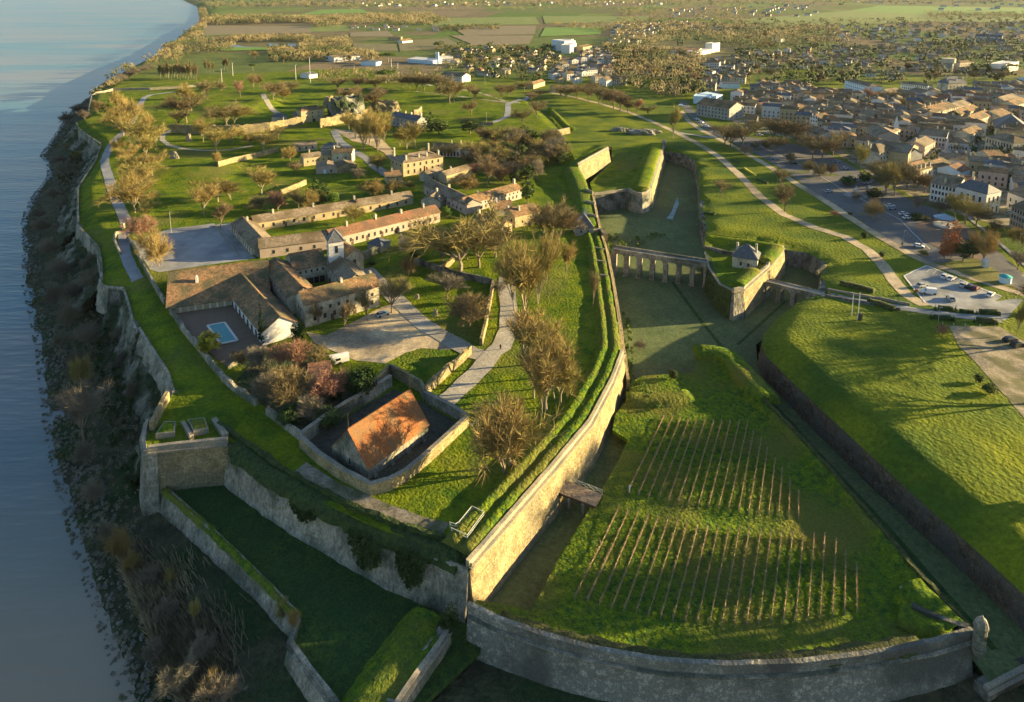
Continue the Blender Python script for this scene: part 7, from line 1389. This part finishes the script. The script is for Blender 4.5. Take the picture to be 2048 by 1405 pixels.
scatter([(1730, 215), (1800, 205), (1850, 200), (1960, 196), (1990, 280), (1950, 300), (1860, 300), (1780, 320), (1700, 300)], 62, 10, 'around the town square', seed=2, group='houses of the old town')
scatter([(1840, 352), (1900, 325), (2060, 325), (2060, 400), (1990, 378), (1900, 362)], 34, 10, 'south of the square', seed=3, group='houses of the old town')
scatter([(1960, 180), (2060, 176), (2060, 320), (2000, 300), (1990, 230)], 34, 11, 'at the right edge', seed=4, group='houses of the old town')
scatter([(1480, 110), (1780, 92), (1800, 165), (1640, 135), (1500, 155), (1470, 150)], 60, 20, 'in the wooded suburb', seed=5, he=(3, 6), name='villa', group='houses of the suburb', wh=(2, 2, 1, 1, 3, 1))
scatter([(1780, 92), (2060, 84), (2060, 165), (1970, 150), (1900, 145), (1800, 150)], 46, 21, 'by the water tower', seed=6, he=(3, 6), name='villa', group='houses of the suburb', wh=(2, 2, 1, 1, 3, 1))
scatter([(1070, 168), (1140, 128), (1165, 104), (1205, 100), (1225, 120), (1220, 168), (1160, 166), (1140, 166)], 40, 11, 'lining the far street', seed=7, he=(4.5, 7.5), ang0=-1.1, group='houses of the far street')
scatter([(880, 108), (1000, 98), (1100, 108), (1120, 128), (1060, 160), (930, 150), (925, 130), (880, 128)], 40, 17, 'left of the far street', seed=8, he=(3, 6), name='villa', group='garden houses')
scatter([(1410, 200), (1400, 120), (1500, 112), (1500, 160), (1470, 180)], 22, 13, 'beside the straight street', seed=9, he=(4, 7), group='houses of the straight street')
scatter([(1220, 95), (1230, 52), (1360, 46), (1480, 60), (1520, 58), (1440, 68), (1330, 62), (1300, 70), (1260, 96)], 130, 17, 'in the distant village by the spire', seed=10, he=(4, 7), small=True, wh=(3, 2, 1, 0, 4, 0), group='distant houses')
scatter([(700, 52), (872, 54), (872, 62), (700, 62)], 17, 28, 'in the housing row behind the fields', seed=11, he=(3, 4.5), small=True, wh=(1, 0, 0, 0, 5, 0), rw=(3, 1, 2, 0), group='distant houses', ang0=.1)
scatter([(1340, 20), (1620, 12), (1640, 34), (1500, 40), (1340, 44)], 46, 40, 'on the distant plain right of centre', seed=12, he=(4, 7), sz=(12, 20), small=True, wh=(3, 2, 1, 0, 4, 0), group='distant houses')
scatter([(720, 6), (1330, 3), (1330, 14), (1000, 12), (720, 14)], 44, 60, 'on the distant plain left of centre', seed=13, he=(5, 8), sz=(16, 28), small=True, wh=(2, 1, 0, 0, 5, 0), group='distant houses')
scatter([(1640, 60), (2060, 46), (2060, 84), (1780, 92), (1640, 84)], 90, 20, 'on the far side of the suburb', seed=14, he=(4, 7), small=True, wh=(3, 2, 1, 0, 4, 1), group='distant houses')
scatter([(1700, 4), (2060, 4), (2060, 36), (1720, 22)], 26, 60, 'on the distant plain far right', seed=15, he=(5, 8), sz=(15, 26), small=True, wh=(2, 2, 0, 0, 4, 0), group='distant houses')
o = meshobj('distant_houses', FARV, FARF, None, mats=[M[m[1]] for m in HM+RM], fm=FARM); tag(o, 'tiny pale houses and hamlets strewn over the distant plain', 'houses', None, 'stuff')
p = W(1386, 34, 0); q = MB(); q.box((0, 0, 0), (9, 9, 18)); q.cone((0, 0, 18), 6, .1, 14, 4, .785); o = q.build('village_church', M['cream']); o.location = p; tag(o, 'distant village church tower glowing in the sun', 'church')
# ---------------------------------------------------------------- trees of the town and the plain
def wood_zone(poly, n, gap, where, kinds, hh=(9, 15), seed=1, name='bare_tree', desc=None, group='trees of the town'):
    rnd = random.Random(seed); P = [W(x, y, 0) for x, y in poly]; x0, x1 = min(p.x for p in P), max(p.x for p in P); y0, y1 = min(p.y for p in P), max(p.y for p in P); k = tr = 0
    while k < n and tr < n*40:
        tr += 1; x = rnd.uniform(x0, x1); y = rnd.uniform(y0, y1)
        if not inside(x, y, P) or any((x-u)**2+(y-v)**2 < gap*gap for u, v in USED): continue
        USED.append((x, y)); k += 1; kd = rnd.choice(kinds); ev = kd in ('evergreen', 'cone', 'pine', 'shrub')
        o = stree(x, y, rnd.uniform(*hh)*(.8 if ev else 1), kd, rnd.uniform(.9, 1.3), 'evergreen_tree' if ev else 'bare_tree'); o['category'] = 'evergreen tree' if ev else 'bare tree'
        zone(o, 'evergreen tree' if ev else {'g': 'golden bare tree', 'b': 'brown bare tree', 'r': 'reddish bare tree'}[kd[0]], where); o['group'] = group
bm_ = ['brown1', 'brown2', 'brown4', 'gold1', 'red2', 'brown1', 'evergreen']
wood_zone([(1290, 110), (1400, 108), (1405, 190), (1330, 185), (1260, 160)], 11, 9, 'in the wood right of the far street', bm_, seed=1)
wood_zone([(1210, 100), (1290, 108), (1280, 180), (1230, 165), (1225, 120)], 6, 9, 'in the wood behind the far street', bm_, seed=2)
wood_zone([(1470, 135), (1700, 128), (1700, 178), (1600, 178), (1500, 178)], 11, 10, 'in the gardens above the old town', bm_+['evergreen'], seed=3)
wood_zone([(1730, 190), (1800, 195), (1820, 238), (1760, 240)], 5, 8, 'in the garden behind the church', ['brown1', 'gold1', 'evergreen', 'red2'], hh=(11, 16), seed=4)
wood_zone([(1800, 130), (1890, 145), (1895, 180), (1810, 160)], 5, 10, 'in the park below the water tower', bm_, seed=5)
wood_zone([(1940, 138), (2010, 138), (2030, 182), (1940, 184)], 7, 9, 'in the dark park beside the château', ['evergreen', 'evergreen', 'brown4', 'brown1'], seed=6, hh=(12, 17))
wood_zone([(1830, 236), (1930, 234), (1930, 256), (1840, 262)], 5, 8, 'in the garden below the long terrace', ['brown1', 'evergreen', 'red2', 'evergreen'], hh=(9, 13), seed=7)
wood_zone([(1340, 62), (1540, 66), (1560, 105), (1440, 110), (1430, 84), (1340, 84)], 8, 14, 'in the long wood behind the store', ['brown1', 'brown2', 'gold1', 'brown4'], hh=(13, 18), seed=8)
wood_zone([(880, 100), (1100, 98), (1120, 140), (1060, 165), (930, 160)], 12, 14, 'among the garden houses', bm_+['evergreen', 'red2'], hh=(8, 13), seed=9)
wood_zone([(400, 100), (620, 100), (620, 128), (540, 134), (450, 126), (330, 128)], 8, 13, 'in the wood behind the poplars', ['brown1', 'brown2', 'gold1', 'evergreen'], seed=10)
# the far woods that read as one mass
def far_wood(name, label, zones, m, seed, quads=26, leaf=False):
    rnd = random.Random(seed); V = []; Fc = []
    P_ = []
    for poly, n, h0, h1 in zones:
        P = [W(x, y, 0) for x, y in poly]; x0, x1 = min(p.x for p in P), max(p.x for p in P); y0, y1 = min(p.y for p in P), max(p.y for p in P); k = tr = 0
        while k < n and tr < n*20:
            tr += 1; x = rnd.uniform(x0, x1); y = rnd.uniform(y0, y1)
            if inside(x, y, P): P_.append((x, y, rnd.uniform(h0, h1))); k += 1
    for x, y, h in P_:
        w_ = h*rnd.uniform(.5, .8) if quads > 21 and y > 700 else h*rnd.uniform(.3, .45); z = gz(x, y)
        for _ in range(quads):
            q = Vector((rnd.gauss(0, 1), rnd.gauss(0, 1), rnd.gauss(0, 1))).normalized()*(rnd.random()**.4); c = Vector((x+q.x*w_, y+q.y*w_, z+h*.55+q.z*h*.42)); u = Vector((rnd.gauss(0, 1), rnd.gauss(0, 1), rnd.gauss(0, 1.6 if not leaf else 1))).normalized(); v = u.orthogonal().normalized(); s = h*(.17 if leaf else .2); t = h*(.13 if leaf else .045)
            n = len(V); V += [c+u*s, c+v*t, c-u*s, c-v*t]; Fc.append((n, n+1, n+2, n+3))
    o = meshobj(name, V, Fc, m); tag(o, label, 'wood', None, 'stuff'); return o
RIV = [(188, 178), (240, 150), (312, 113), (348, 90), (366, 72), (392, 56), (404, 40), (397, 16), (410, 16), (420, 40), (408, 60), (400, 84), (470, 84), (470, 104), (420, 110), (340, 128), (300, 138), (260, 156), (215, 178)]
zb = [(RIV, 520, 8, 14), ([(404, 38), (640, 40), (640, 46), (404, 52)], 380, 14, 20), ([(640, 36), (860, 30), (900, 46), (860, 52), (700, 50), (630, 60), (622, 44)], 620, 11, 17), ([(455, 78), (620, 76), (620, 84), (455, 86)], 180, 8, 13), ([(600, 84), (700, 80), (705, 104), (600, 108)], 150, 7, 12), ([(540, 100), (740, 106), (760, 122), (540, 126)], 200, 7, 12), ([(1330, 52), (1680, 56), (1700, 92), (1560, 100), (1440, 96), (1430, 84), (1340, 84), (1290, 100), (1200, 100), (1240, 60)], 900, 9, 14),
      ([(1210, 96), (1400, 110), (1420, 196), (1330, 200), (1240, 178)], 420, 8, 13), ([(1460, 110), (2060, 84), (2060, 170), (1900, 165), (1640, 175), (1500, 180)], 380, 5, 9), ([(1640, 40), (2060, 44), (2060, 90), (1660, 90)], 360, 6, 10), ([(870, 92), (1110, 96), (1120, 150), (1060, 166), (930, 160), (880, 130)], 240, 5, 9), ([(1230, 20), (1520, 22), (1530, 56), (1240, 56)], 520, 8, 13), ([(400, 8), (2060, -4), (2060, 8), (400, 16)], 1500, 12, 20), ([(700, 10), (1500, 6), (1500, 22), (700, 22)], 420, 10, 16), ([(1850, 28), (2060, 30), (2060, 42), (1860, 42)], 260, 9, 14), ([(880, 56), (1000, 52), (1000, 60), (880, 64)], 60, 7, 11), ([(1090, 50), (1300, 46), (1300, 60), (1200, 66)], 140, 8, 12), ([(640, 150), (880, 140), (880, 168), (760, 172), (640, 168)], 70, 6, 10), ([(1460, 196), (2040, 186), (2040, 330), (1860, 340), (1600, 250)], 160, 5, 8)]
ze = [([(1460, 100), (2060, 84), (2060, 170), (1640, 175), (1500, 180)], 330, 6, 12), ([(1210, 96), (1400, 110), (1420, 196), (1330, 200), (1240, 178)], 120, 7, 12), ([(870, 92), (1110, 96), (1120, 150), (1060, 166), (930, 160)], 150, 6, 11), ([(540, 100), (740, 106), (760, 122), (540, 126)], 70, 6, 10), ([(1290, 46), (2060, 40), (2060, 90), (1330, 96)], 260, 8, 13), ([(400, 2), (2060, -6), (2060, 12), (400, 20)], 500, 12, 18), ([(1460, 196), (2040, 186), (2040, 330), (1860, 340), (1600, 250)], 110, 4, 7), ([(880, 56), (1000, 52), (1000, 60), (880, 64)], 40, 7, 11)]
far_wood('bare_woodland', 'brown leafless woods and hedgerows massed over the far plain and gardens', zb, M['far_twig'], 3)
far_wood('evergreen_woodland', 'dark evergreen clumps massed among the far houses and fields', ze, M['leaf_dark'], 4, 22, True)
far_wood('shore_scrub', 'low mixed scrub covering the shaded river slope', [([(110, 300), (150, 262), (196, 300), (150, 376), (146, 450), (180, 500), (190, 560), (240, 640), (262, 740), (290, 800), (270, 900), (280, 1030), (330, 1110), (430, 1230), (540, 1380), (560, 1420), (330, 1420), (260, 1260), (205, 1130), (170, 1000), (140, 880), (125, 740), (100, 600), (84, 470), (95, 420), (104, 350)], 1500, .6, 2.2)], M['twig_grey'], 5, 20)
far_wood('shore_ivy', 'dark green bramble and ivy patches on the cliff foot', [([(110, 300), (150, 262), (196, 300), (150, 376), (146, 450), (180, 500), (190, 560), (240, 640), (262, 740), (290, 800), (270, 900), (240, 900), (200, 760), (160, 600), (120, 440)], 520, .8, 2.4)], M['leaf_dark'], 6, 22, True)
far_wood('ditch_brambles', 'olive brambles growing at the foot of the curtain in the moat', [([(1225, 560), (1262, 600), (1268, 690), (1300, 760), (1370, 790), (1300, 790), (1256, 740), (1242, 640)], 90, .8, 2), ([(1200, 440), (1262, 440), (1300, 440), (1310, 425), (1330, 440), (1260, 470), (1225, 485)], 80, .8, 2), ([(1205, 420), (1240, 470), (1215, 480)], 20, .8, 2)], M['leaf_green'], 7, 30, True)
# ---------------------------------------------------------------- air
hz = bpy.data.materials.new('haze'); hz.use_nodes = True; nt = hz.node_tree; nt.nodes.clear(); o_ = nt.nodes.new('ShaderNodeOutputMaterial'); v_ = nt.nodes.new('ShaderNodeVolumePrincipled'); v_.inputs['Density'].default_value = .000012; v_.inputs['Color'].default_value = (.80, .90, 1, 1); v_.inputs['Anisotropy'].default_value = .2; nt.links.new(v_.outputs[0], o_.inputs['Volume'])
q = MB(); q.box((0, 5000, -16), (26000, 12600, 131)); o = q.build('haze', hz); tag(o, 'pale evening haze over the plain', 'haze', None, 'stuff')
finish_zones()
